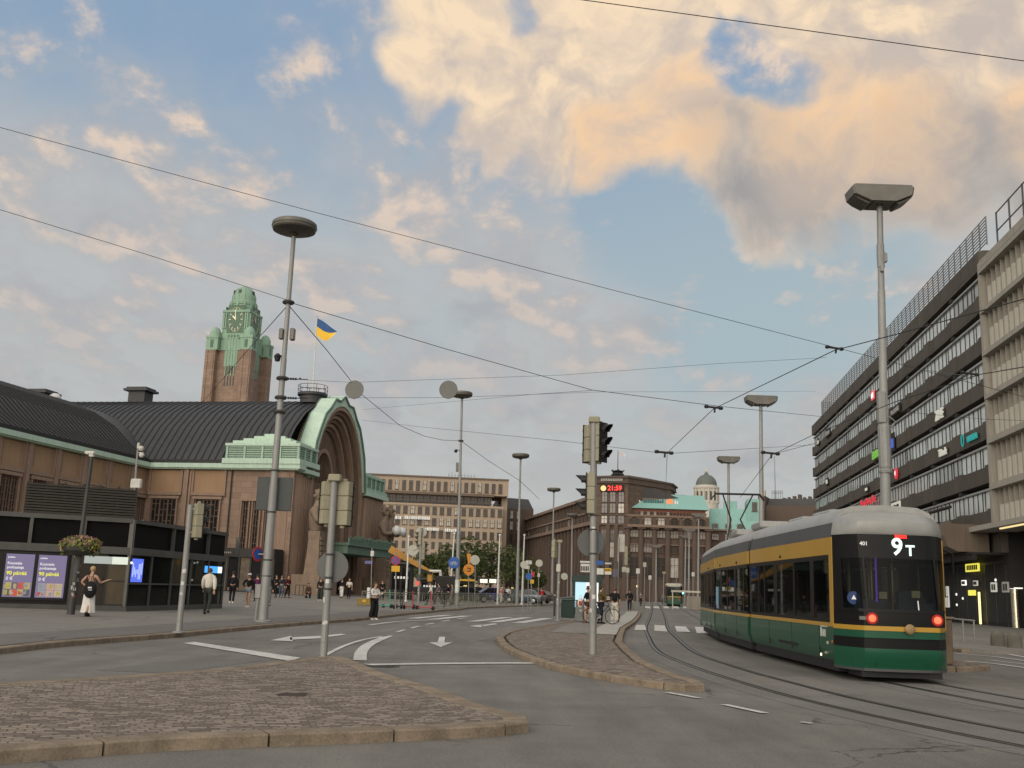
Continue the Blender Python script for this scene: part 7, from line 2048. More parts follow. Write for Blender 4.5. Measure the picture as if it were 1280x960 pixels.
b = MB(); b.bbox((0, 0, .5), (.42, .42, 1.0), .05); b.build('body', mat('grey_bin', (.17, .175, .165), .5, var=.15), o); b = MB(); b.lathe([(.05, 0), (.05, .01), (0, .012)], (.02, -.21, .55), 12, RXX); b.build('sticker', M_SWHT, o); b = MB(); b.bbox((0, 0, 1.02), (.46, .46, .05), .01); b.build('lid', M_DKGREY, o)
f = D(693, 765, 62); f.z = 0.12; o = thing('post', 'short dark post left of the slim traffic light', 'post', f); b = MB(); b.bbox((0, 0, .6), (.12, .12, 1.2), .02); b.build('shaft', M_IRON, o); b = MB(); b.bbox((0, 0, 1.2), (.14, .14, .1), .01); b.build('cap', M_POLE, o)
f, v = post((773, 776), (774, 752), Y=54, z0=.12); o = thing('post', 'brown wooden post beside the person in white trousers', 'post', f); b = MB(); b.bbox((0, 0, .7), (.09, .09, 1.4), .01); b.build('shaft', mat('brown_paint', (.07, .035, .02), .6), o); b = MB(); b.bbox((0, 0, 1.42), (.1, .1, .04), .01); b.build('cap', M_IRON, o)
f = D(762, 764, 70); f.z = .12
o = thing('stop_board', 'tram stop frame carrying white and yellow timetable boards', 'stop sign', f)
g_ = lambda x, y: px_on(f, x, y)
b = MB(); a1 = g_(726, 745); a2 = g_(771, 745); b.tube((a1.x, 0, 0), (a1.x, 0, g_(726, 702).z), .05, n=6); b.tube((a2.x, 0, 0), (a2.x, 0, g_(771, 702).z), .05, n=6); b.box(a1.x, a2.x, -.03, .03, g_(726, 701).z - .04, g_(726, 701).z + .04); b.build('frame', M_POLED, o)
for (x0, x1, y0, y1, mm) in ((725.5, 737, 705, 715, M_SWHT), (725, 737.5, 701.5, 703.3, M_SWHT), (744.5, 754, 701, 706, M_SBLU), (745, 754.5, 710.5, 718, M_SWHT), (755.5, 764, 710.5, 714.5, M_SYEL), (755.5, 764, 714.8, 718, M_SWHT), (756, 764, 703.5, 705.2, MC['cream_paint'] if 'cream_paint' in MC else M_SWHT), (765.5, 772, 711.5, 721, mat('violet_board', (.10, .09, .12), .6))):
    p0, p1 = g_(x0, y1), g_(x1, y0); b = MB(); b.box(p0.x, p1.x, -.10, -.05, p0.z, p1.z); b.build('board', mm, o)
b = MB(); 
for k in range(5): p0 = g_(726 + k*2.1, 713.5); b.box(p0.x, p0.x + .07, -.11, -.101, p0.z, p0.z + .3)
for k in range(4): p0 = g_(756.3 + k*1.8, 713.8); b.box(p0.x, p0.x + .06, -.11, -.101, p0.z, p0.z + .12)
b.build('print', M_DARKF, o)
# small distant posts and signal lights round the far stop
FAR = [(829, 741, 830, 716, 130, 0), (797, 742, 797.5, 714, 110, 1), (805, 742, 806, 706, 125, 2), (866, 743, 866.5, 718, 140, 1), (881, 744, 881.5, 712, 128, 2), (845, 740, 845.5, 712, 178, 2), (784, 741, 784.5, 713, 115, 2), (812, 741, 812.5, 722, 140, 1), (889, 745, 889.5, 720, 120, 1)]
labs = ['thin far signal post by the tram tracks', 'far pale capped post', 'far post with a small plate']
words = ['left of the distant tram', 'above the far platform railing', 'behind the far platform railing', 'right of the distant tram', 'left of the tram front', 'far beyond the distant tram', 'beside the dark haired person', 'at the far platform end', 'hidden partly by the tram']
for i, (x0, y0, x1, y1, Y, k) in enumerate(FAR):
    f, v = post((x0, y0), (x1, y1), Y=Y, z0=0); o = thing('post', labs[k] + ' ' + words[i], 'post', f, 0, 'far posts at the end of the tracks')
    b = MB(); b.path([(0, 0, 0), v], .06, 6); b.build('shaft', M_POLE, o)
    b = MB(); b.bbox(v, (.4, .15, .55 if k else .3), .04); b.build('plate', (M_TLBOX, M_SWHT, MC['pale_sign_back'])[k], o)
f = D(853, HZ(853), 160); o = thing('signal_light', 'green glowing signal right of the distant tram', 'signal', (f.x, f.y, 0)); b = MB(); b.ball((0, 0, 2.0), .26, 8); b.build('lamp', emat('far_green', (.25, 1, .7), 2.5), o); b = MB(); b.tube((0, .1, 0), (0, .1, 1.9), .06, n=6); b.build('pole', M_POLE, o)
f = D(796.5, HZ(797), 112); o = thing('signal_light', 'small warm white light above the far platform railing', 'signal', (f.x, f.y, 0)); b = MB(); b.ball((0, 0, 2.35), .13, 8); b.build('lamp', E_WRM, o); b = MB(); b.tube((0, .1, 0), (0, .1, 2.3), .06, n=6); b.build('pole', M_POLE, o)
# ================================================================== PEOPLE, BICYCLE, SCOOTERS, VEHICLES
def cloth(name, c, var=.2): return mat(name, c, .85, var=var, scale=6, fine=40, spec=.15)
SKIN = mat('skin', (.46, .27, .19), .6, var=.08, scale=8, spec=.3)
C_BLK = cloth('black_cloth', (.016, .016, .018)); C_WHT = cloth('white_cloth', (.62, .60, .57), .10); C_CRM = cloth('cream_cloth', (.62, .59, .51), .10); C_NVY = cloth('navy_cloth', (.022, .028, .045)); C_JEAN = cloth('denim', (.085, .115, .16)); C_LJEAN = cloth('pale_denim', (.20, .25, .30))
C_MAR = cloth('maroon_cloth', (.085, .018, .022)); C_OLV = cloth('olive_cloth', (.10, .075, .03)); C_RED = cloth('red_cloth', (.42, .03, .03)); C_PUR = cloth('purple_cloth', (.10, .025, .07)); C_GRY = cloth('grey_cloth', (.15, .15, .16)); C_PNK = cloth('pink_cloth', (.40, .22, .20)); C_BRN = cloth('brown_cloth', (.09, .055, .035))
H_DRK = mat('dark_hair', (.022, .014, .010), .6, var=.3, fine=60); H_BRN = mat('brown_hair', (.085, .045, .022), .6, var=.3, fine=60); H_BLD = mat('blond_hair', (.36, .25, .12), .6, var=.2, fine=60)
ARMS = {   # elbow, wrist for the right arm (x mirrored on the left); y is forward
 'hang': ((.235, -.02, 1.13), (.25, .06, .87)), 'back': ((.235, -.13, 1.14), (.24, -.16, .90)), 'fwd': ((.23, .10, 1.14), (.22, .25, .95)),
 'fold': ((.235, .06, 1.14), (.02, .22, 1.18)), 'phone': ((.22, .12, 1.14), (.16, .38, 1.24)), 'raise': ((.27, .12, 1.16), (.40, .34, 1.26)), 'hip': ((.36, -.06, 1.18), (.20, .04, 1.02)), 'bar': ((.24, .20, 1.18), (.20, .48, 1.06)), 'knee': ((.24, .18, .95), (.12, .42, .80)),
}
def person(label, f, H, ang, top, legs, hair=H_DRK, sleeve='long', pose=(.12, -.12), arms=('hang', 'hang'), shoes=C_BLK, hairlen=0, cap=None, skirt=None, squat=0.0, wide=1.0, group='people on the square', lean=0.0, bare_back=False):
    k = H/1.75
    t = thing('person', label, 'person', f, ang, group)
    pz = .93 - squat
    ly, ry = pose
    def S(p): return Vector((p[0], p[1] + lean*max(0, p[2] - pz), p[2] - squat if p[2] > .5 else p[2]))*k
    V, E, Rr = [], [], []
    def v(p, r, par=None):
        V.append(S(p)); Rr.append(r*k); 
        if par is not None: E.append((par, len(V) - 1))
        return len(V) - 1
    pel = v((0, 0, .95), .115); wst = v((0, 0, 1.10), .105, pel); chs = v((0, .005, 1.30), .125, wst); nk0 = v((0, -.005, 1.44), .062, chs); nk = v((0, .01, 1.50), .047, nk0); hd = v((0, .03, 1.60), .082, nk); ht = v((0, .02, 1.69), .072, hd)
    v((0, .125, 1.585), .018, hd)      # nose
    joints = {}
    for s, foot, arm in ((1, ry, arms[0]), (-1, ly, arms[1])):
        sh = v((s*.10, 0, 1.40), .075, chs); sh2 = v((s*.185, -.005, 1.385), .058, sh)
        e_, w_ = ARMS[arm]; el = v((s*e_[0], e_[1], e_[2]), .040, sh2); wr = v((s*w_[0], w_[1], w_[2]), .026, el)
        d = (Vector((s*w_[0], w_[1], w_[2])) - Vector((s*e_[0], e_[1], e_[2]))).normalized()
        P0 = Vector((s*w_[0], w_[1], w_[2])); pm = v(P0 + d*.055, .032, wr); side = Vector((1, 0, 0)) if abs(d.x) < .7 else Vector((0, 1, 0)); perp = d.cross(side).normalized()
        for j, (off_, L_) in enumerate(((-.027, .062), (-.009, .074), (.009, .070), (.027, .052))):
            a = v(P0 + d*.085 + side*off_, .0095, pm); b = v(P0 + d*(.085 + L_*.55) + side*off_*1.1 + perp*.010, .009, a); v(P0 + d*(.085 + L_) + side*off_*1.1 + perp*.032, .0075, b)
        th = v(P0 + d*.045 + side*(-s*.036), .010, pm); v(P0 + d*.085 + side*(-s*.058) + perp*.012, .0085, th)
        hp = v((s*.09, 0, .90), .095, pel)
        if squat > .2: kn_ = (s*.20, .34, .50 + .06); an = (s*.16, foot, .09)
        else: kn_ = (s*.10, foot*.5 + .05, .50 - squat*.4 if False else .499); an = (s*.095, foot - .03, .09 + (.06 if foot < -.2 else 0))
        kn = v(kn_, .058, hp); cf = v(((kn_[0] + an[0])/2, (kn_[1] + an[1])/2 - .025, (kn_[2] + an[2])/2 + .05), .054, kn); ak = v(an, .038, cf); v((an[0], an[1] + .13, .035 + (an[2] - .09)*.4), .03, ak)
        joints[s] = (sh, sh2, el, wr, hp, kn, cf, ak, an)
    me = skinmesh('body', V, E, Rr, SKIN, 1); obj_of('body', me, t)
    # clothing grown from the same skeleton, a little larger
    def layer(nm, idx, ed, infl, m, extra=None):
        mp = {q: i for i, q in enumerate(idx)}
        vs = [V[q] for q in idx]; rs = [Rr[q]*infl[1] + infl[0]*k for q in idx]
        if extra: 
            for q, r_ in extra.items(): rs[mp[q]] = r_*k
        return obj_of(nm, skinmesh(nm, vs, [(mp[a], mp[b]) for a, b in ed], rs, m, 1), t)
    if not bare_back:
        idx = [pel, wst, chs, nk0]; ed = [(pel, wst), (wst, chs), (chs, nk0)]
        for s in (1, -1):
            sh, sh2, el, wr = joints[s][:4]
            idx += [sh, sh2]; ed += [(chs, sh), (sh, sh2)]
            if sleeve in ('long', 'short'): idx.append(el); ed.append((sh2, el))
            if sleeve == 'long': idx.append(wr); ed.append((el, wr))
        ex = {pel: .125*wide, nk0: .068}
        if sleeve == 'short': ex.update({joints[1][2]: .052, joints[-1][2]: .052})
        layer('jacket' if sleeve == 'long' else 'shirt', idx, ed, (.016 + .02*(wide - 1), 1.04*wide), top, ex)
    else:
        layer('shirt', [pel, wst], [(pel, wst)], (.014, 1.05), top)
        b = MB(); 
        for s in (-1, 1): b.path([V[wst] + Vector((s*.05, -.13, .02))*k, V[chs] + Vector((s*.08, -.15, .03))*k, V[nk0] + Vector((s*.09, -.04, .02))*k, V[chs] + Vector((s*.08, .15, .06))*k], .012*k, 5)
        b.build('strap', C_BLK, t)
    if skirt:
        b = MB(); rg = []
        for z, r_ in ((1.02, .135), (.92, .172), (.7, .20), (.45, .225), (.2, .25), (.14, .255)):
            rg.append([Vector(((r_ + .022*math.sin(q*6 + z*4)*(1.05 - z))*math.cos(q), (r_*.85 + .018*math.sin(q*7 + z*3)*(1 - z))*math.sin(q) + (ly + ry)*.3, z))*k for q in [2*PI*i/40 for i in range(40)]])
        b.loft(rg); b.build('skirt', skirt, t, smooth=True)
    elif legs is not None:
        m, kind = legs
        idx = [pel]; ed = []; ex = {pel: .135}
        if kind == 'shorts':
            for s in (1, -1):
                hp, kn = joints[s][4], joints[s][5]
                V.append(V[hp].lerp(V[kn], .5)); Rr.append(.088*k); mid = len(V) - 1
                idx += [hp, mid]; ed += [(pel, hp), (hp, mid)]; ex[mid] = .098; ex[hp] = .112
        else:
            for s in (1, -1):
                hp, kn, cf, ak = joints[s][4:8]; idx += [hp, kn, cf, ak]; ed += [(pel, hp), (hp, kn), (kn, cf), (cf, ak)]
                if kind == 'wide': ex.update({hp: .118, kn: .112, cf: .115, ak: .115})
                else: ex.update({hp: .108, kn: .074, cf: .070, ak: .058})
        layer('shorts' if kind == 'shorts' else 'trousers', idx, ed, (.012, 1.05), m, ex)
    for s in (1, -1):
        an = joints[s][8]; b = MB(); 
        b.loft([[Vector((an[0] + x*w, an[1] + y, max(0, z) + (an[2] - .09)))*k for x, z in ((-.045, 0.0), (.045, 0.0), (.045, hh*.6), (.02, hh), (-.02, hh), (-.045, hh*.6))] for y, w, hh in ((-.07, .7, .09), (-.03, 1, .11), (.06, 1.05, .085), (.14, .95, .06), (.18, .5, .04))])
        b.build('shoe', shoes, t, smooth=True)
    # face and hair
    hc = V[hd]
    b = MB()
    for s in (-1, 1): b.ball(hc + Vector((s*.032, .082, .018))*k, .011*k, 6)
    b.build('eyes', H_DRK, t)
    b = MB(); b.ball(hc + Vector((0, .082, -.045))*k, .02*k, 6, (1, .5, .35)); b.build('mouth', mat('lips', (.30, .10, .085), .6), t)
    b = MB()
    for s in (-1, 1): b.ball(hc + Vector((s*.083, .0, .0))*k, .022*k, 6, (.5, .8, 1.3))
    b.build('ear', SKIN, t)
    b = MB(); c = hc + Vector((0, -.018, .045))*k; b.ball(c, .098*k, 14, (.98, 1.04, 1.0)) 
    # cut the face side free of hair
    vs = []
    for p in b.v:
        if p.y > c.y + .035*k and p.z < c.z + .045*k: p = Vector((p.x*.8, c.y + .03*k, p.z))
        vs.append(p)
    b.v = vs
    if hairlen: 
        b.loft([[Vector((r_*math.cos(q), -.055 + r2*math.sin(q) , z - squat + 0))*k for q in [PI + PI*i/8 for i in range(9)] + [2*PI - .001]] for z, r_, r2 in ((1.66, .09, .07), (1.56, .098, .085), (1.46, .10, .09), (1.60 - hairlen, .07, .06))]) if squat == 0 else None
    b.build('hair', hair, t, smooth=True)
    if cap: b = MB(); b.lathe([(.103*k, .05*k), (.104*k, .08*k), (.09*k, .125*k), (.05*k, .15*k), (0, .155*k)], hc + Vector((0, -.01*k, 0)), 14); b.bbox(hc + Vector((0, .12, .062))*k, (.15*k, .12*k, .014*k), .005*k); b.build('cap', cap, t, smooth=True)
    return t, k
def at(px, py, hpx, real=1.72):
    """foot point at the bearing, at the distance that a person this tall in the frame must have"""
    Y = FPX*real/hpx*1.0
    f = D(px, py, Y); f.z = zf(f.x, f.y) if f.x < kx(f.y) else 0
    return f
def bag(label, c, sz, m, cat='bag', group=None, strap=None):
    o = thing('bag', label, cat, c, 0); b = MB()
    b.ball((0, 0, 0), .5, 14, sz); b.build('body', m, o, smooth=True)
    b = MB(); b.path([(-sz[0]*.25, 0, sz[2]*.4), (-sz[0]*.15, 0, sz[2]*.75), (sz[0]*.15, 0, sz[2]*.75), (sz[0]*.25, 0, sz[2]*.4)], .012, 5); b.build('handle', m, o)
    return o
# woman in the white skirt with phone raised
f = at(109, 777, 61, 1.66); f.z = zf(f.x, f.y)
person('blond woman in long white skirt walking away past the flower post, arm raised', f, 1.66, rad(-12), C_WHT, None, H_BLD, 'none', (.10, -.22), ('raise', 'hip'), C_BLK, 0, None, C_WHT, bare_back=True)
o = bag('black shoulder bag on the back of the woman in white skirt', f + Vector((.10, -.26, .88)), (.44, .26, .56), C_BLK); o.location.y -= .04
b = MB(); b.box(-.02, .10, -.16, -.135, .04, .09); b.box(.0, .12, -.16, -.135, -.02, 0); b.build('print', C_WHT, o)
b = MB(); b.path([(-.12, .02, .2), (-.20, .1, .45), (-.14, .22, .58)], .014, 5); b.build('strap', C_BLK, o)
# man in cream jacket
f = at(258, 767, 56, 1.82); person('man in cream white jacket and dark trousers walking away beside the glass pavilion', f, 1.82, rad(8), C_CRM, (cloth('dark_green_cloth', (.035, .04, .036)), 'slim'), H_BRN, 'long', (.20, -.28), ('back', 'fwd'), C_BLK, wide=1.38)
f = at(289, 755.5, 38, 1.75); person('man all in black standing with his back turned beside the glass pavilion', f, 1.78, rad(5), C_BLK, (C_BLK, 'slim'), H_DRK, 'long', (.08, -.06), ('hang', 'hang'), C_WHT, wide=1.08)
f = at(309.5, 757, 41, 1.70); person('woman in white cap, black top and denim shorts walking towards the camera', f, 1.70, PI - rad(8), C_BLK, (C_LJEAN, 'shorts'), H_DRK, 'long', (.16, -.12), ('hip', 'hang'), C_WHT, .22, C_WHT)
f = at(320, 751, 33, 1.7); person('person in purple top half hidden by the nearest lamp post', f, 1.7, rad(20), C_PUR, (C_BLK, 'slim'), H_DRK)
f = at(334, 757, 38, 1.72); person('person with black bag coming from behind the nearest lamp post', f, 1.72, rad(200), C_BLK, (C_GRY, 'slim'), H_DRK, 'long', (.2, -.15), ('fwd', 'hang'), C_BLK)
f = at(344.5, 744, 27); person('left one of three people standing by the shop porch, dressed in black', f, 1.75, rad(150), C_BLK, (C_BLK, 'slim'), H_DRK, arms=('fold', 'hang'))
f = at(351, 744, 27); person('middle one of three people standing by the shop porch, in dark top and blue jeans', f, 1.74, rad(190), C_NVY, (C_JEAN, 'slim'), H_DRK, arms=('phone', 'hang'))
f = at(359, 744.5, 27); person('right one of three people standing by the shop porch, in maroon jacket', f, 1.76, rad(240), C_MAR, (C_BLK, 'slim'), H_BRN, arms=('hang', 'hip'))
f = at(387, 743, 26); person('person in dark maroon squatting at the foot of the stone giants', f, 1.74, rad(165), C_BRN, (C_BLK, 'slim'), H_DRK, 'long', (.20, .12), ('knee', 'knee'), squat=.52, lean=.25)
f = at(400, 747, 28.5); person('person in long dark coat beside the island traffic light pole', f, 1.72, rad(190), C_BLK, (cloth('dark_green_cloth', (.035, .04, .036)), 'wide'), H_DRK, shoes=C_WHT)
f = at(427, 742.5, 24); person('person in black top and white trousers leaving the portal doors', f, 1.72, rad(170), C_BLK, (C_WHT, 'wide'), H_DRK, 'long', (.2, -.15), ('hang', 'fwd'))
f = at(436, 743.5, 24.5); person('person in white shirt and black trousers before the portal doors', f, 1.72, rad(185), C_WHT, (C_BLK, 'slim'), H_BLD, 'short', (.1, -.1), ('fold', 'hang'))
f = at(467, 770, 45.5, 1.70); person('woman in white shirt and black wide trousers standing alone on the pavement', f, 1.70, rad(235), C_WHT, (C_BLK, 'wide'), H_BRN, 'long', (.05, -.06), ('fold', 'phone'), C_WHT, .16)
for x, y, h, ang, top, lg, lab, po, ar in ((538, 753, 27, 80, C_CRM, (C_NVY, 'slim'), 'person in pale top striding right behind the railing', (.3, -.3), ('fwd', 'back')), (548, 753, 26, 75, C_GRY, (C_BLK, 'slim'), 'person in grey top striding right just behind another walker', (.32, -.3), ('back', 'fwd')), (560, 752, 26, 95, C_BLK, (C_BLK, 'slim'), 'person in black leaning over a bicycle behind the railing', (.2, -.2), ('bar', 'bar')),
      (565, 750, 25, 100, C_GRY, (C_GRY, 'slim'), 'person in grey jacket beside the second disc lamp post', (.1, -.1), ('hang', 'hang')), (477, 752, 24, 200, C_BLK, (C_BLK, 'slim'), 'person in black behind the parked scooters', (.1, -.1), ('hang', 'hang')),
      (626, 748, 21, 160, C_PNK, (C_CRM, 'slim'), 'person in pink top behind the railing before the taxis', (.1, -.1), ('hang', 'hang')), (635, 746, 20, 190, C_WHT, (C_BLK, 'slim'), 'person in white top before the dark cars', (.1, -.1), ('fold', 'hang')), (677, 748, 20, 120, C_RED, (C_BLK, 'slim'), 'person in red top near the end of the railing', (.15, -.1), ('fwd', 'hang')),
      (640, 744, 18, 170, C_BLK, (C_PUR, 'slim'), 'person in black top right of the third disc lamp post', (.1, -.1), ('hang', 'hang'))):
    person(lab, at(x, y, h), 1.73, rad(ang), top, lg, H_DRK, 'long', po, ar)
def atp(x, y, Y): f = D(x, y, Y); f.z = .124; return f
f = atp(734.5, 782, 50.5); person('person in black top and shorts holding a red and white bag at the tram stop', f, 1.74, rad(60), C_BLK, (C_BRN, 'shorts'), H_DRK, 'short', (.1, -.12), ('hang', 'fwd'), C_BRN)
o = bag('red and white carrier bag hanging beside the lit poster case', f + Vector((-.36, .10, .92)), (.26, .14, .46), C_WHT); b = MB(); b.box(-.08, .08, -.075, -.06, -.12, .08); b.build('print', C_RED, o)
fb2 = atp(757, 782, 50.0); 
f = atp(750.5, 781, 50.3); person('person in olive top holding a bicycle at the tram stop', f, 1.76, rad(-75), C_OLV, (C_NVY, 'slim'), H_DRK, 'long', (.12, -.1), ('bar', 'bar'), C_BLK, wide=1.12)
o = thing('bag', 'striped shoulder bag on the person with the bicycle', 'bag', f + Vector((.26, -.10, 1.18)), rad(20)); b = MB(); b.bbox((0, 0, 0), (.2, .24, .36), .05); b.build('body', C_BRN, o); b = MB(); b.bbox((.03, -.125, .05), (.16, .02, .05), .008); b.bbox((.03, -.125, -.04), (.16, .02, .05), .008); b.build('stripes', C_WHT, o)
f = atp(768, 781, 51.5); person('person in black top and white trousers at the tram stop, back turned', f, 1.72, rad(-10), C_BLK, (C_CRM, 'wide'), H_BRN, 'short', (.05, -.05), ('hang', 'hip'), C_WHT, wide=1.1)
f = atp(787, 757, 88); person('dark haired person all in black farther along the tram platform', f, 1.75, rad(170), C_BLK, (C_BLK, 'slim'), H_DRK, 'long', (.06, -.06), ('hip', 'hang'), C_BLK, wide=1.25)
for x, y, Y, lab in ((801, 748, 135, 'far person at the end of the tram platform'), (829, 748, 140, 'far person in dark clothes left of the distant tram'), (745, 757, 80, 'person half hidden by the tall traffic light pole')):
    f = D(x, y, Y); f.z = .1; person(lab, f, 1.72, rad(160), C_GRY if Y > 130 else C_BLK, (C_BLK, 'slim'), H_DRK)
# ---- bicycle -----------------------------------------------------------------------------------
def bicycle(label, f, ang, col):
    o = thing('bicycle', label, 'bicycle', f, ang)
    for x in (0, 1.05):
        b = MB(); b.path([(x + .34*math.cos(2*PI*k/28), 0, .36 + .34*math.sin(2*PI*k/28)) for k in range(29)], .021, 6, caps=False); w_ = b.build('wheel', M_RUB, o)
        b = MB()
        for k in range(12): q = 2*PI*k/12; b.tube((x, 0, .36), (x + .32*math.cos(q), 0, .36 + .32*math.sin(q)), .003, n=3)
        b.tube((x, -.05, .36), (x, .05, .36), .02, n=6); b.build('spokes', M_GREY, w_)
    b = MB(); bb, st, hdv, re, fr = Vector((.42, 0, .34)), Vector((.30, 0, .82)), Vector((.86, 0, .84)), Vector((0, 0, .36)), Vector((1.05, 0, .36))
    for p_, q_ in ((bb, st), (st, hdv), (bb, hdv), (bb, re), (st, re), (hdv, fr)): b.tube(p_, q_, .019, n=6)
    b.tube(st, st + Vector((-.03, 0, .12)), .014, n=6); b.tube(hdv, hdv + Vector((-.03, 0, .16)), .014, n=6); b.build('frame', col, o)
    b = MB(); b.path([(.72, -.3, 1.02), (.83, -.2, 1.01), (.83, .2, 1.01), (.72, .3, 1.02)], .015, 6); b.build('handlebar', M_TBLK, o)
    b = MB(); b.bbox((.26, 0, .96), (.26, .14, .06), .025); b.build('saddle', M_TBLK, o)
    b = MB(); b.lathe([(.10, -.01), (.10, .01)], bb, 16, RXX); b.tube(bb + Vector((0, -.1, 0)), bb + Vector((.12, -.1, -.12)), .012, n=5); b.tube(bb + Vector((0, .1, 0)), bb + Vector((-.12, .1, .12)), .012, n=5); b.build('crank', M_GREY, o)
    return o
bicycle('black bicycle held beside the person in olive at the tram stop', fb2 + Vector((-.75, -.15, 0)), rad(-12), C_BLK)
f = at(563, 751, 25); bicycle('bicycle behind the railing under the person in black', f + Vector((-.6, -.1, 0)), rad(5), C_BLK)
# ---- parked scooters ---------------------------------------------------------------------------
SC = ((479, 756, 66, (.06, .35, .25), 20, 'green rental scooter leftmost in the row by the railing'), (487, 757, 67, (.35, .37, .36), -30, 'pale grey scooter second in the row by the railing'), (497, 757, 65, (.03, .03, .03), 70, 'black scooter in the middle of the row by the railing'), (511, 756.5, 66, (.40, .05, .05), 60, 'red scooter in the row, left of the traffic light by the fence'), (504, 756, 69, (.05, .05, .055), 100, 'dark scooter behind the red one by the railing'), (531, 756.5, 66, (.45, .08, .09), 15, 'red scooter right of the traffic light by the fence'), (520, 756, 70, (.05, .12, .11), 80, 'dark teal scooter behind the traffic light by the fence'))
for x, y, Y, c, a, lab in SC:
    f = D(x, y, Y); f.z = zf(f.x, f.y); o = thing('kick_scooter', lab, 'scooter', f, rad(a), 'rental scooters parked by the railing')
    m = mat('scooter_%d' % x, c, .45, var=.1)
    b = MB(); b.bbox((0, 0, .16), (.85, .17, .07), .02); b.build('deck', m, o)
    b = MB(); b.tube((.45, 0, .16), (.36, 0, 1.15), .035, n=8); b.build('stem', m, o); b = MB(); b.path([(.33, -.26, 1.16), (.36, -.1, 1.17), (.36, .1, 1.17), (.33, .26, 1.16)], .02, 6); b.build('handlebar', M_TBLK, o)
    for xx in (-.48, .52): b = MB(); b.lathe([(.10, -.03), (.125, -.02), (.125, .02), (.10, .03)], (xx, 0, .125), 14, RXX); b.build('wheel', M_RUB, o)
    b = MB(); b.bbox((-.46, 0, .27), (.22, .12, .03), .01); b.build('mudguard', m, o)
# ---- cars ---------------------------------------------------------------------------------------
M_RIM = mat('wheel_rim', (.35, .35, .36), .35, .6, var=.1)
def car(label, f, ang, col, estate=False, taxi=False):
    o = thing('car', label, 'car', f, ang, 'cars at the taxi rank')
    m = mat('car_paint_%s' % '_'.join('%02d' % int(q*100) for q in col), col, .3, .1, var=.06, coat=.5)
    sec = [(-2.2, .70, .42, .78), (-2.12, .80, .30, .92), (-1.5, .88, .24, .96), (0, .90, .22, .94), (1.2, .88, .24, .90), (1.9, .82, .28, .78), (2.2, .68, .38, .64)]
    b = MB(); b.loft([[Vector((x, s*w*q, z)) for s, q, z in ((-1, .9, z0), (1, .9, z0), (1, 1, z0 + (z1 - z0)*.5), (1, .93, z1), (-1, .93, z1), (-1, 1, z0 + (z1 - z0)*.5))] for x, w, z0, z1 in sec]); b.build('body', m, o, smooth=True)
    rb = -2.0 if estate else -1.5
    cab = [(rb - .1, .74, .94), (rb + .35, .70, 1.36), (-.6, .68, 1.47), (.15, .66, 1.44), (1.05, .74, .90)]
    b = MB(); b.loft([[Vector((x, -w, .86)), Vector((x, w, .86)), Vector((x, w*.88, z)), Vector((x, -w*.88, z))] for x, w, z in cab]); b.build('window', M_BLKG, o)
    b = MB(); b.loft([[Vector((x, -w*.9, z + d)), Vector((x, w*.9, z + d)), Vector((x, w*.84, z + d + .04)), Vector((x, -w*.84, z + d + .04))] for x, w, z, d in ((rb + .35, .70, 1.36, -.02), (-.6, .68, 1.47, -.01), (.15, .66, 1.44, -.01))])
    for s in (-1, 1):
        for x0, z0, x1, z1 in ((rb + .35, 1.36, rb - .1, .94), (.15, 1.44, 1.05, .90), (-.55, 1.46, -.5, .92)): b.tube((x0, s*.63, z0), (x1, s*.73, z1), .035, n=5)
    b.build('roof', m, o)
    for x in (-1.35, 1.35):
        for s in (-1, 1):
            b = MB(); b.lathe([(.31, -.1), (.33, -.07), (.33, .07), (.31, .1)], (x, s*.80, .33), 18, RXX); w_ = b.build('wheel', M_RUB, o)
            b = MB(); b.lathe([(.20, 0), (.20, .02), (.05, .04), (0, .04)], (x, s*.90, .33), 14, Matrix.Rotation(-s*PI/2, 3, 'X')); b.build('rim', M_RIM, w_)
    for s in (-1, 1):
        b = MB(); b.bbox((-2.16, s*.62, .78), (.10, .26, .14), .02); b.build('tail_lamp', mat('dull_red', (.25, .02, .02), .3), o); b = MB(); b.bbox((2.08, s*.58, .64), (.16, .30, .12), .02); b.build('headlight', mat('clear_lens', (.5, .5, .5), .2), o)
        b = MB(); b.bbox((.75, s*.92, .95), (.12, .18, .12), .03); b.build('mirror', m, o)
    if taxi: b = MB(); b.bbox((-.3, 0, 1.55), (.18, .5, .12), .02); b.build('taxi_sign', emat('taxi_sign', (.9, .7, .2), .8), o)
    return o
for x, Y, ang, col, es, tx, lab in ((585, 104, 25, (.05, .055, .055), True, True, 'dark grey estate car behind the railing beside the second disc lamp post'), (610, 112, 200, (.05, .05, .16), False, False, 'blue violet car at the taxi rank'), (596, 122, 30, (.02, .02, .022), False, True, 'black car behind the estate car'), (637, 118, 190, (.03, .03, .035), False, True, 'black car left of the third disc lamp post'), (655, 112, 160, (.05, .075, .10), False, False, 'dark blue car right of the third disc lamp post'), (667, 120, 150, (.02, .022, .025), True, False, 'black car farthest right at the taxi rank'), (570, 116, 20, (.16, .16, .165), False, False, 'silver grey car left of the second disc lamp post'), (624, 128, 185, (.20, .20, .20), False, True, 'pale grey car behind the blue violet one')):
    f = D(x, HZ(x), Y); f.z = zf(f.x, f.y) if f.x < kx(f.y) else 0; car(lab, f, rad(ang), col, es, tx)
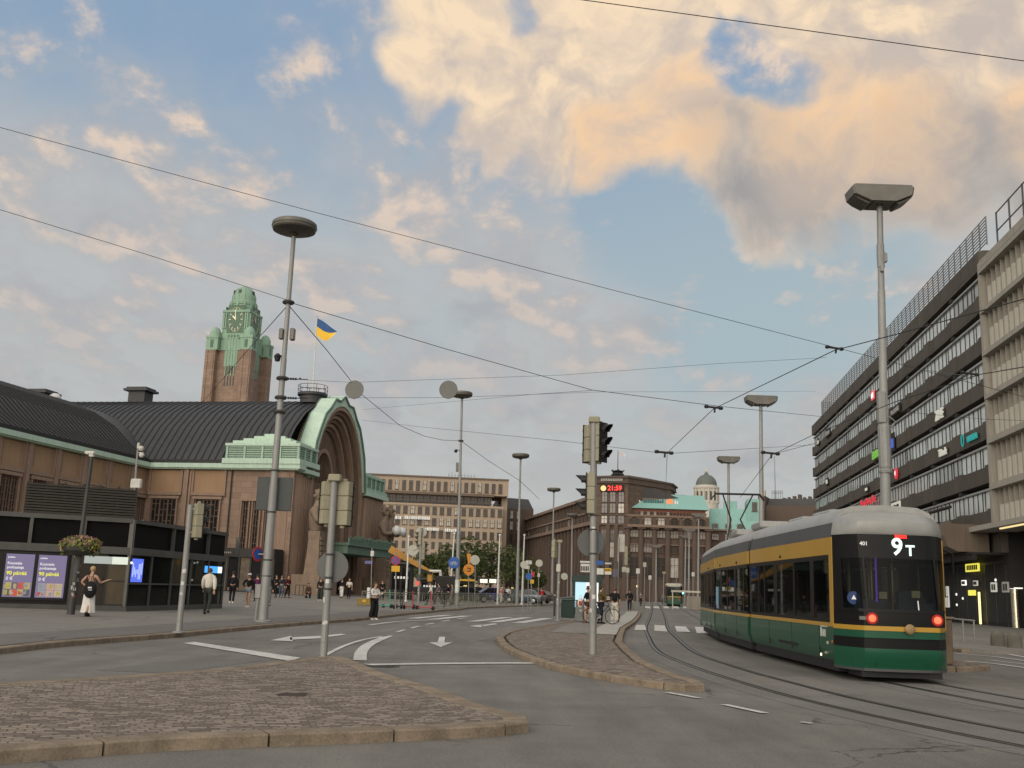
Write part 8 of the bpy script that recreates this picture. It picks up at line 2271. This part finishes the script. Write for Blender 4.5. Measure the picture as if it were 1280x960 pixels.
# ---- boom truck, dark kiosks, taxi shelter --------------------------------------------------------
f = D(546, HZ(546), 98); f.z = zf(f.x, f.y)
o = thing('boom_truck', 'dark work truck with orange boom slanting up in front of the portal end', 'truck', f)
g2 = lambda x, y: px_on(f, x, y)
b = MB(); b.bbox((0, 0, .95), (4.2, 2.0, .7), .08); b.bbox((.9, 0, 1.8), (1.9, 1.9, 1.1), .12); b.build('body', M_DARKF, o)
b = MB(); p0, p1, p2 = g2(536, 714), g2(512, 700), g2(487.5, 686)
M_BOOM = mat('boom_orange', (.40, .205, .035), .55, var=.2)
def beam(b, a, c, w0, w1):
    d = (c - a).normalized(); n = Vector((-d.z, 0, d.x)); 
    b.loft([[p + n*s*w/2 + Vector((0, q*w*.4, 0)) for s, q in ((-1, -1), (1, -1), (1, 1), (-1, 1))] for p, w in ((a, w0), (c, w1))])
beam(b, p0, p1, .34, .46); beam(b, p1 + Vector((.2, 0, -.1)), p2, .46, .66); b.build('boom', M_BOOM, o)
b = MB(); beam(b, p0 + Vector((.3, -.3, -.2)), p0.lerp(p1, .6) + Vector((0, -.3, -.35)), .22, .22); b.build('ram', M_DARKF, o)
b = MB(); b.bbox(p0 + Vector((.15, 0, -.5)), (.5, .5, 1.0), .08); b.build('turret', MC['boom_orange'], o)
b = MB(); a1, a2, a3 = g2(536.5, 714), g2(550.5, 714), g2(551, 725); b.path([a1, a2, a3], .16, 6); b.build('white_frame', M_WHITE, o)
for x in (-1.3, 1.3):
    for s in (-1, 1): b = MB(); b.lathe([(.40, -.14), (.44, -.1), (.44, .1), (.40, .14)], (x, s*.9, .44), 16, RXX); b.build('wheel', M_RUB, o)
for (xa, xb, yt, Y, lab, yel) in ((487, 514, 702, 100, 'dark kiosk under the orange boom', False), (553, 592, 723, 112, 'low dark kiosk with yellow roof edge behind the second disc lamp post', True), (526, 542, 722, 110, 'black kiosk with pale lettering behind the traffic light by the fence', False)):
    pa, pb = D(xa, HZ(xa), Y), D(xb, HZ(xb), Y); z0 = zf(pa.x, pa.y) if pa.x < kx(pa.y) else 0
    o = thing('kiosk', lab, 'kiosk', (pa.x, pa.y, z0)); W_ = (pb - pa).length; h = D(xa, yt, Y).z - z0
    b = MB(); b.box(0, W_, 0, 2.5, 0, h - .2); b.build('wall', M_DARKF, o); b = MB(); b.box(-.15, W_ + .15, -.25, 2.6, h - .2, h); b.build('roof', M_SYEL if yel else M_DKGREY, o)
    b = MB(); b.box(W_*.1, W_*.45, -.03, 0, .9, h - .5); b.box(W_*.55, W_*.9, -.03, 0, .1, h - .5); b.build('window', M_BLKG, o)
    b = MB()
    for k in range(5): b.box(W_*.2 + k*.28, W_*.2 + k*.28 + .18, -.06, -.03, h*.55, h*.55 + .22)
    b.build('lettering', E_PALE, o)
pa, pb = D(588, HZ(588), 125), D(625, HZ(625), 125); o = thing('taxi_shelter', 'long flat shelter with two white lit panels over the taxis', 'shelter', (pa.x, pa.y, 0)); W_ = (pb - pa).length
hz_ = D(600, 721.5, 125).z
b = MB(); b.box(0, W_, 0, 1.8, hz_ - .15, hz_); b.build('roof', M_DARKF, o); b = MB()
for k in range(5): b.tube((W_*k/4, .9, 0), (W_*k/4, .9, hz_ - .1), .06, n=6)
b.build('posts', M_POLE, o)
for x0, x1 in ((600, 609.5), (611.5, 620.5)):
    c0, c1 = D(x0, 728.5, 124.8), D(x1, 724, 124.8); b = MB(); b.box(c0.x - pa.x, c1.x - pa.x, -.1, 0, c0.z, c1.z); b.build('lit_panel', emat('shelter_light', (.95, .92, .78), 1.0), o)
# yellow block and white post before the portal
f = D(455, 757, 70); f.z = zf(f.x, f.y); o = thing('barrier_block', 'yellow brown barrier block on the pavement behind the woman in white shirt', 'block', f); b = MB(); b.bbox((0, 0, .24), (.85, .5, .48), .03); b.build('block', mat('yellow_block', (.26, .18, .04), .8, var=.3), o); b = MB(); b.bbox((0, -.27, .3), (.3, .02, .16), .005); b.build('plate', M_SYEL, o)
f = D(460.5, 748, 74); f.z = zf(f.x, f.y); o = thing('post', 'stout white post behind the woman in white shirt', 'post', f); b = MB(); b.lathe([(.13, 0), (.13, 1.1), (.10, 1.15), (0, 1.15)], (0, 0, 0), 12); b.build('shaft', M_WHITE, o, smooth=True); b = MB(); b.lathe([(.15, 0), (.15, .05)], (0, 0, 0), 12); b.build('base', M_DKGREY, o)
# barrier plates at the wall
f = D(369, 742, 96); f.z = zf(f.x, f.y); o = thing('bicycle_rack', 'dark metal rack against the fluted station wall', 'rack', f); b = MB()
for k in range(4): b.tube((k*.35, 0, 0), (k*.35, 0, .9), .03, n=6)
b.tube((0, 0, .9), (1.05, 0, .9), .03, n=6); b.build('rail', M_IRON, o); b = MB(); b.box(-.1, 1.15, -.2, .2, 0, .04); b.build('base', M_IRON, o)
# ================================================================== SKY AND LIGHT
W = bpy.data.worlds.new('World'); sc.world = W; W.use_nodes = True
nt = W.node_tree
W.cycles.sampling_method = 'MANUAL'; W.cycles.sample_map_resolution = 512
bg = nt.nodes['Background']
SUN_EL, SUN_AZ = rad(9), rad(205)          # low in the west, behind the camera (azimuth clockwise from +Y)
sky = nt.nodes.new('ShaderNodeTexSky'); sky.sky_type = 'NISHITA'; sky.sun_disc = False
sky.sun_elevation = SUN_EL; sky.sun_rotation = SUN_AZ
sky.air_density = 1.0; sky.dust_density = 1.5; sky.ozone_density = 2.0
gen = nt.nodes.new('ShaderNodeTexCoord').outputs['Generated']
x, y, z = sep(nt, gen)
zc_ = z.max(.001)
def dirn(px, py): return ray(px, py).normalized()
def dot(c): return x * c.x + y * c.y + z * c.z
def blob(px, py, r, soft):
    """soft disc of the sky round a bearing, radius in degrees"""
    d = dot(dirn(px, py))
    return d.ss(math.cos(rad(r + soft)), math.cos(rad(max(.05, r - soft))))
# clear sky: scattering model, evened out by thin high haze that pales towards the horizon
el = z
c_zen, c_mid, c_hor = (.275, .395, .555), (.405, .495, .545), (.51, .52, .51)
clear = mixc(nt, el.ss(.24, .50), c_mid, c_zen)
clear = mixc(nt, 1 - el.ss(.04, .24), clear, c_hor)
right = x.ss(-.05, .40)
clear = mixc(nt, right * .55 * (1 - el.ss(.36, .48)), clear, (.43, .53, .545))
sk = nt.nodes.new('ShaderNodeVectorMath'); sk.operation = 'SCALE'; nt.links.new(sky.outputs[0], sk.inputs[0]); sk.inputs['Scale'].default_value = .10
clear = mixc(nt, .12, clear, sk.outputs[0])
def colnoise(vec, scale, detail=3):
    n = nt.nodes.new('ShaderNodeTexNoise'); n.inputs['Scale'].default_value = scale; n.inputs['Detail'].default_value = detail; nt.links.new(vec, n.inputs['Vector']); return n.outputs['Color']
def vmadd(a_, b_, c_):
    n = nt.nodes.new('ShaderNodeVectorMath'); n.operation = 'MULTIPLY_ADD'
    for i, q in enumerate((a_, b_, c_)):
        if isinstance(q, bpy.types.NodeSocket): nt.links.new(q, n.inputs[i])
        else: n.inputs[i].default_value = q
    return n.outputs[0]
def shift(vec, d):
    n = nt.nodes.new('ShaderNodeVectorMath'); n.operation = 'ADD'; nt.links.new(vec, n.inputs[0]); n.inputs[1].default_value = d; return n.outputs[0]
g1 = vmadd(colnoise(gen, 5.5, 3), (.15, .15, .15), shift(gen, (-.075, -.075, -.075)))
g1 = vmadd(colnoise(gen, 15, 4), (.050, .050, .050), shift(g1, (-.025, -.025, -.025)))
nrm = nt.nodes.new('ShaderNodeVectorMath'); nrm.operation = 'NORMALIZE'; nt.links.new(g1, nrm.inputs[0]); g1 = nrm.outputs[0]
wx, wy, wz = sep(nt, g1)
def wblob(px, py, r, soft):
    d_ = dirn(px, py); d = wx * d_.x + wy * d_.y + wz * d_.z
    return d.ss(math.cos(rad(r + soft)), math.cos(rad(max(.05, r - soft))))
# cloud deck: noise on a plane at cloud height, seen in softened perspective
inv = (zc_ + .30).pow(-1.0)
P = comb(nt, x * inv, y * inv * .75, 0)
P = vmadd(colnoise(P, 2.2, 2), (.14, .10, 0), P)
nA = noise(nt, P, 6.2, 7, .58); nB = noise(nt, shift(P, (-.012, .035, 0)), 6.2, 5, .58)
nV = noise(nt, P, 2.0, 4, .55); nW = noise(nt, P, 20, 4, .6)
gap = wblob(940, 360, 4.0, 4.4).max(wblob(810, 300, 2.0, 2.6)).max(wblob(1050, 330, 2.4, 3.2)) 
gap = (gap * (.55 + nV * .9) + (nA - .5) * .9 * gap).clamp()
gap2 = blob(120, 40, 7.5, 6.5).max(blob(330, 60, 6.0, 5.5)).max(blob(640, 110, 3.5, 4))
low = 1 - el.ss(.30, .47)
veil = (nV * .75 + nA * .25 + low * .21 - gap * .30 - .10 + (nW - .5) * .10).ss(.30, .64)
dA = nA + nW * .12 + low * .035 - gap * .10 - gap2 * .035
puff = dA.ss(.535, .68)
litA = ((nA - nB) * 6.0 + .42 + (nW - .5) * .5).clamp()
grey = mixc(nt, el.ss(.08, .40), (.495, .510, .50), (.490, .492, .500))
grey = mixc(nt, nA.ss(.40, .60) * .55, grey, (.425, .430, .445))
grey = mixc(nt, (1 - nA.ss(.36, .50)) * .5, grey, (.52, .53, .53))
c1 = mixc(nt, veil * .86, clear, grey)
warm = mixc(nt, el.ss(.14, .46), (.56, .515, .49), (.80, .64, .515))
c1 = mixc(nt, puff * (.40 + litA * .55) * (.22 + .78 * el.ss(.10, .26)), c1, mixc(nt, litA, (.44, .435, .46), warm))
dk_ = noise(nt, shift(P, (3.1, 1.7, 0)), 5.0, 5, .55).ss(.58, .72) * low
c1 = mixc(nt, dk_ * .40 * (1 - gap), c1, (.33, .34, .375))
# the big sunlit cumulus, upper right: masses placed by bearing, edges broken up by turbulence
nC = noise(nt, g1, 7.5, 7, .58); nC2 = noise(nt, shift(g1, (.010, .008, -.030)), 7.5, 5, .58); nD = noise(nt, gen, 26, 5, .62)
B = None
for px, py, r, s in ((610,70,3.0,2.2),(700,60,4.4,3.2),(690,140,2.6,2.8),(610,160,1.2,2.0),(790,110,4.4,2.8),(850,160,3.6,2.2),(780,195,1.9,1.5),(1010,190,3.8,2.2),(1120,130,5.0,3.0),(1230,90,5.5,3),(1030,40,4.0,2.6),(1170,195,3.2,2.0),(870,-10,4.5,3),(700,-90,9,4),(1100,-100,11,5),(1310,150,4.4,2.4),(515,85,2.0,1.5),(580,0,3.4,2.4),(960,30,2.0,1.8),(940,230,2.8,2.0),(890,200,2.4,1.8),(1330,40,7,4),(560,20,2.0,2.0)):
    b_ = wblob(px, py, r, s); B = b_ if B is None else B.max(b_)
hole = wblob(930, 95, 1.7, 1.6).max(wblob(975, 118, 1.3, 1.3)).max(wblob(655, 5, .7, .9) * .7).max(wblob(900, 70, .8, 1.0))
dens = (B - hole * .9 + (nC - .5) * .9 + (nD - .5) * .30)
dC = dens.ss(.14, .92)
litC = ((nC - nC2) * 5.5 + .46 + (nD - .5) * .9).clamp()
lowedge = wblob(785, 205, 1.9, 2.0).max(wblob(850, 180, 2.4, 2.4)).max(wblob(1030, 190, 2.6, 2.4)).max(wblob(1130, 185, 2.0, 2.0)).max(wblob(1275, 160, 1.5, 1.5))
belly = wblob(950, 240, 2.6, 2.0).max(wblob(1040, 245, 2.4, 1.8)).max(wblob(1180, 228, 2.8, 2.0)).max(wblob(1230, 225, 2.2, 1.8)).max(wblob(900, 215, 1.6, 1.4) * .7)
core = wblob(1180, 60, 5, 4).max(wblob(1000, 170, 3, 3) * .6).max(wblob(700, 170, 3, 3) * .8)
cc = mixc(nt, litC, (.63, .535, .465), (.95, .74, .515))
cc = mixc(nt, core * (1 - litC) * .6, cc, (.56, .485, .43))
cc = mixc(nt, lowedge * (.30 + litC * .60), cc, (.92, .60, .345))
cc = mixc(nt, belly * (1 - lowedge * .5) * .95, cc, mixc(nt, litC, (.345, .335, .335), (.47, .43, .40)))
c2 = mixc(nt, dC * .97, c1, cc)
# western half behind the camera: bright afterglow round the low sun
sd = Vector((math.sin(SUN_AZ) * math.cos(SUN_EL), math.cos(SUN_AZ) * math.cos(SUN_EL), math.sin(SUN_EL)))
glow = dot(sd).max(0.0).pow(2.2)
c3 = mixc(nt, 1.0, c2, mixc(nt, glow, (0, 0, 0), (2.3, 2.02, 1.62)), 'ADD')
zen = z.ss(.62, .95)
c3 = mixc(nt, zen * .8, c3, (.95, .90, .82))
c3 = mixc(nt, z.lt(0.0), c3, (.12, .11, .10))
nt.links.new(c3, bg.inputs['Color']); bg.inputs['Strength'].default_value = 1.0
L = bpy.data.lights.new('sun', 'SUN'); L.energy = .55; L.angle = rad(25); L.color = (1, .90, .78)
lo = bpy.data.objects.new('sun', L); COL.objects.link(lo)
lo.rotation_euler = (-Vector(sd * -1)).to_track_quat('Z', 'Y').to_euler()
lo.rotation_euler = sd.to_track_quat('Z', 'Y').to_euler()
# ================================================================== CAMERA AND RENDER SETTINGS
cam = bpy.data.cameras.new('camera'); co_ = bpy.data.objects.new('camera', cam); COL.objects.link(co_)
cam.sensor_width = 36; cam.sensor_fit = 'HORIZONTAL'; cam.lens = 36 * FPX / 1280
cam.clip_start = .1; cam.clip_end = 9000
Mc = Matrix((_rt, _up, -_fw)).transposed().to_4x4(); Mc.translation = EYE
co_.matrix_world = Mc
sc.camera = co_
sc.view_settings.view_transform = 'Standard'; sc.view_settings.look = 'None'; sc.view_settings.gamma = 1; sc.view_settings.exposure = 0
sc.cycles.use_denoising = True
try: sc.cycles.denoiser = 'OPENIMAGEDENOISE'
except Exception: pass
sc.cycles.max_bounces = 6; sc.cycles.transparent_max_bounces = 12; sc.cycles.diffuse_bounces = 3; sc.cycles.glossy_bounces = 3
sc.cycles.sample_clamp_indirect = 6
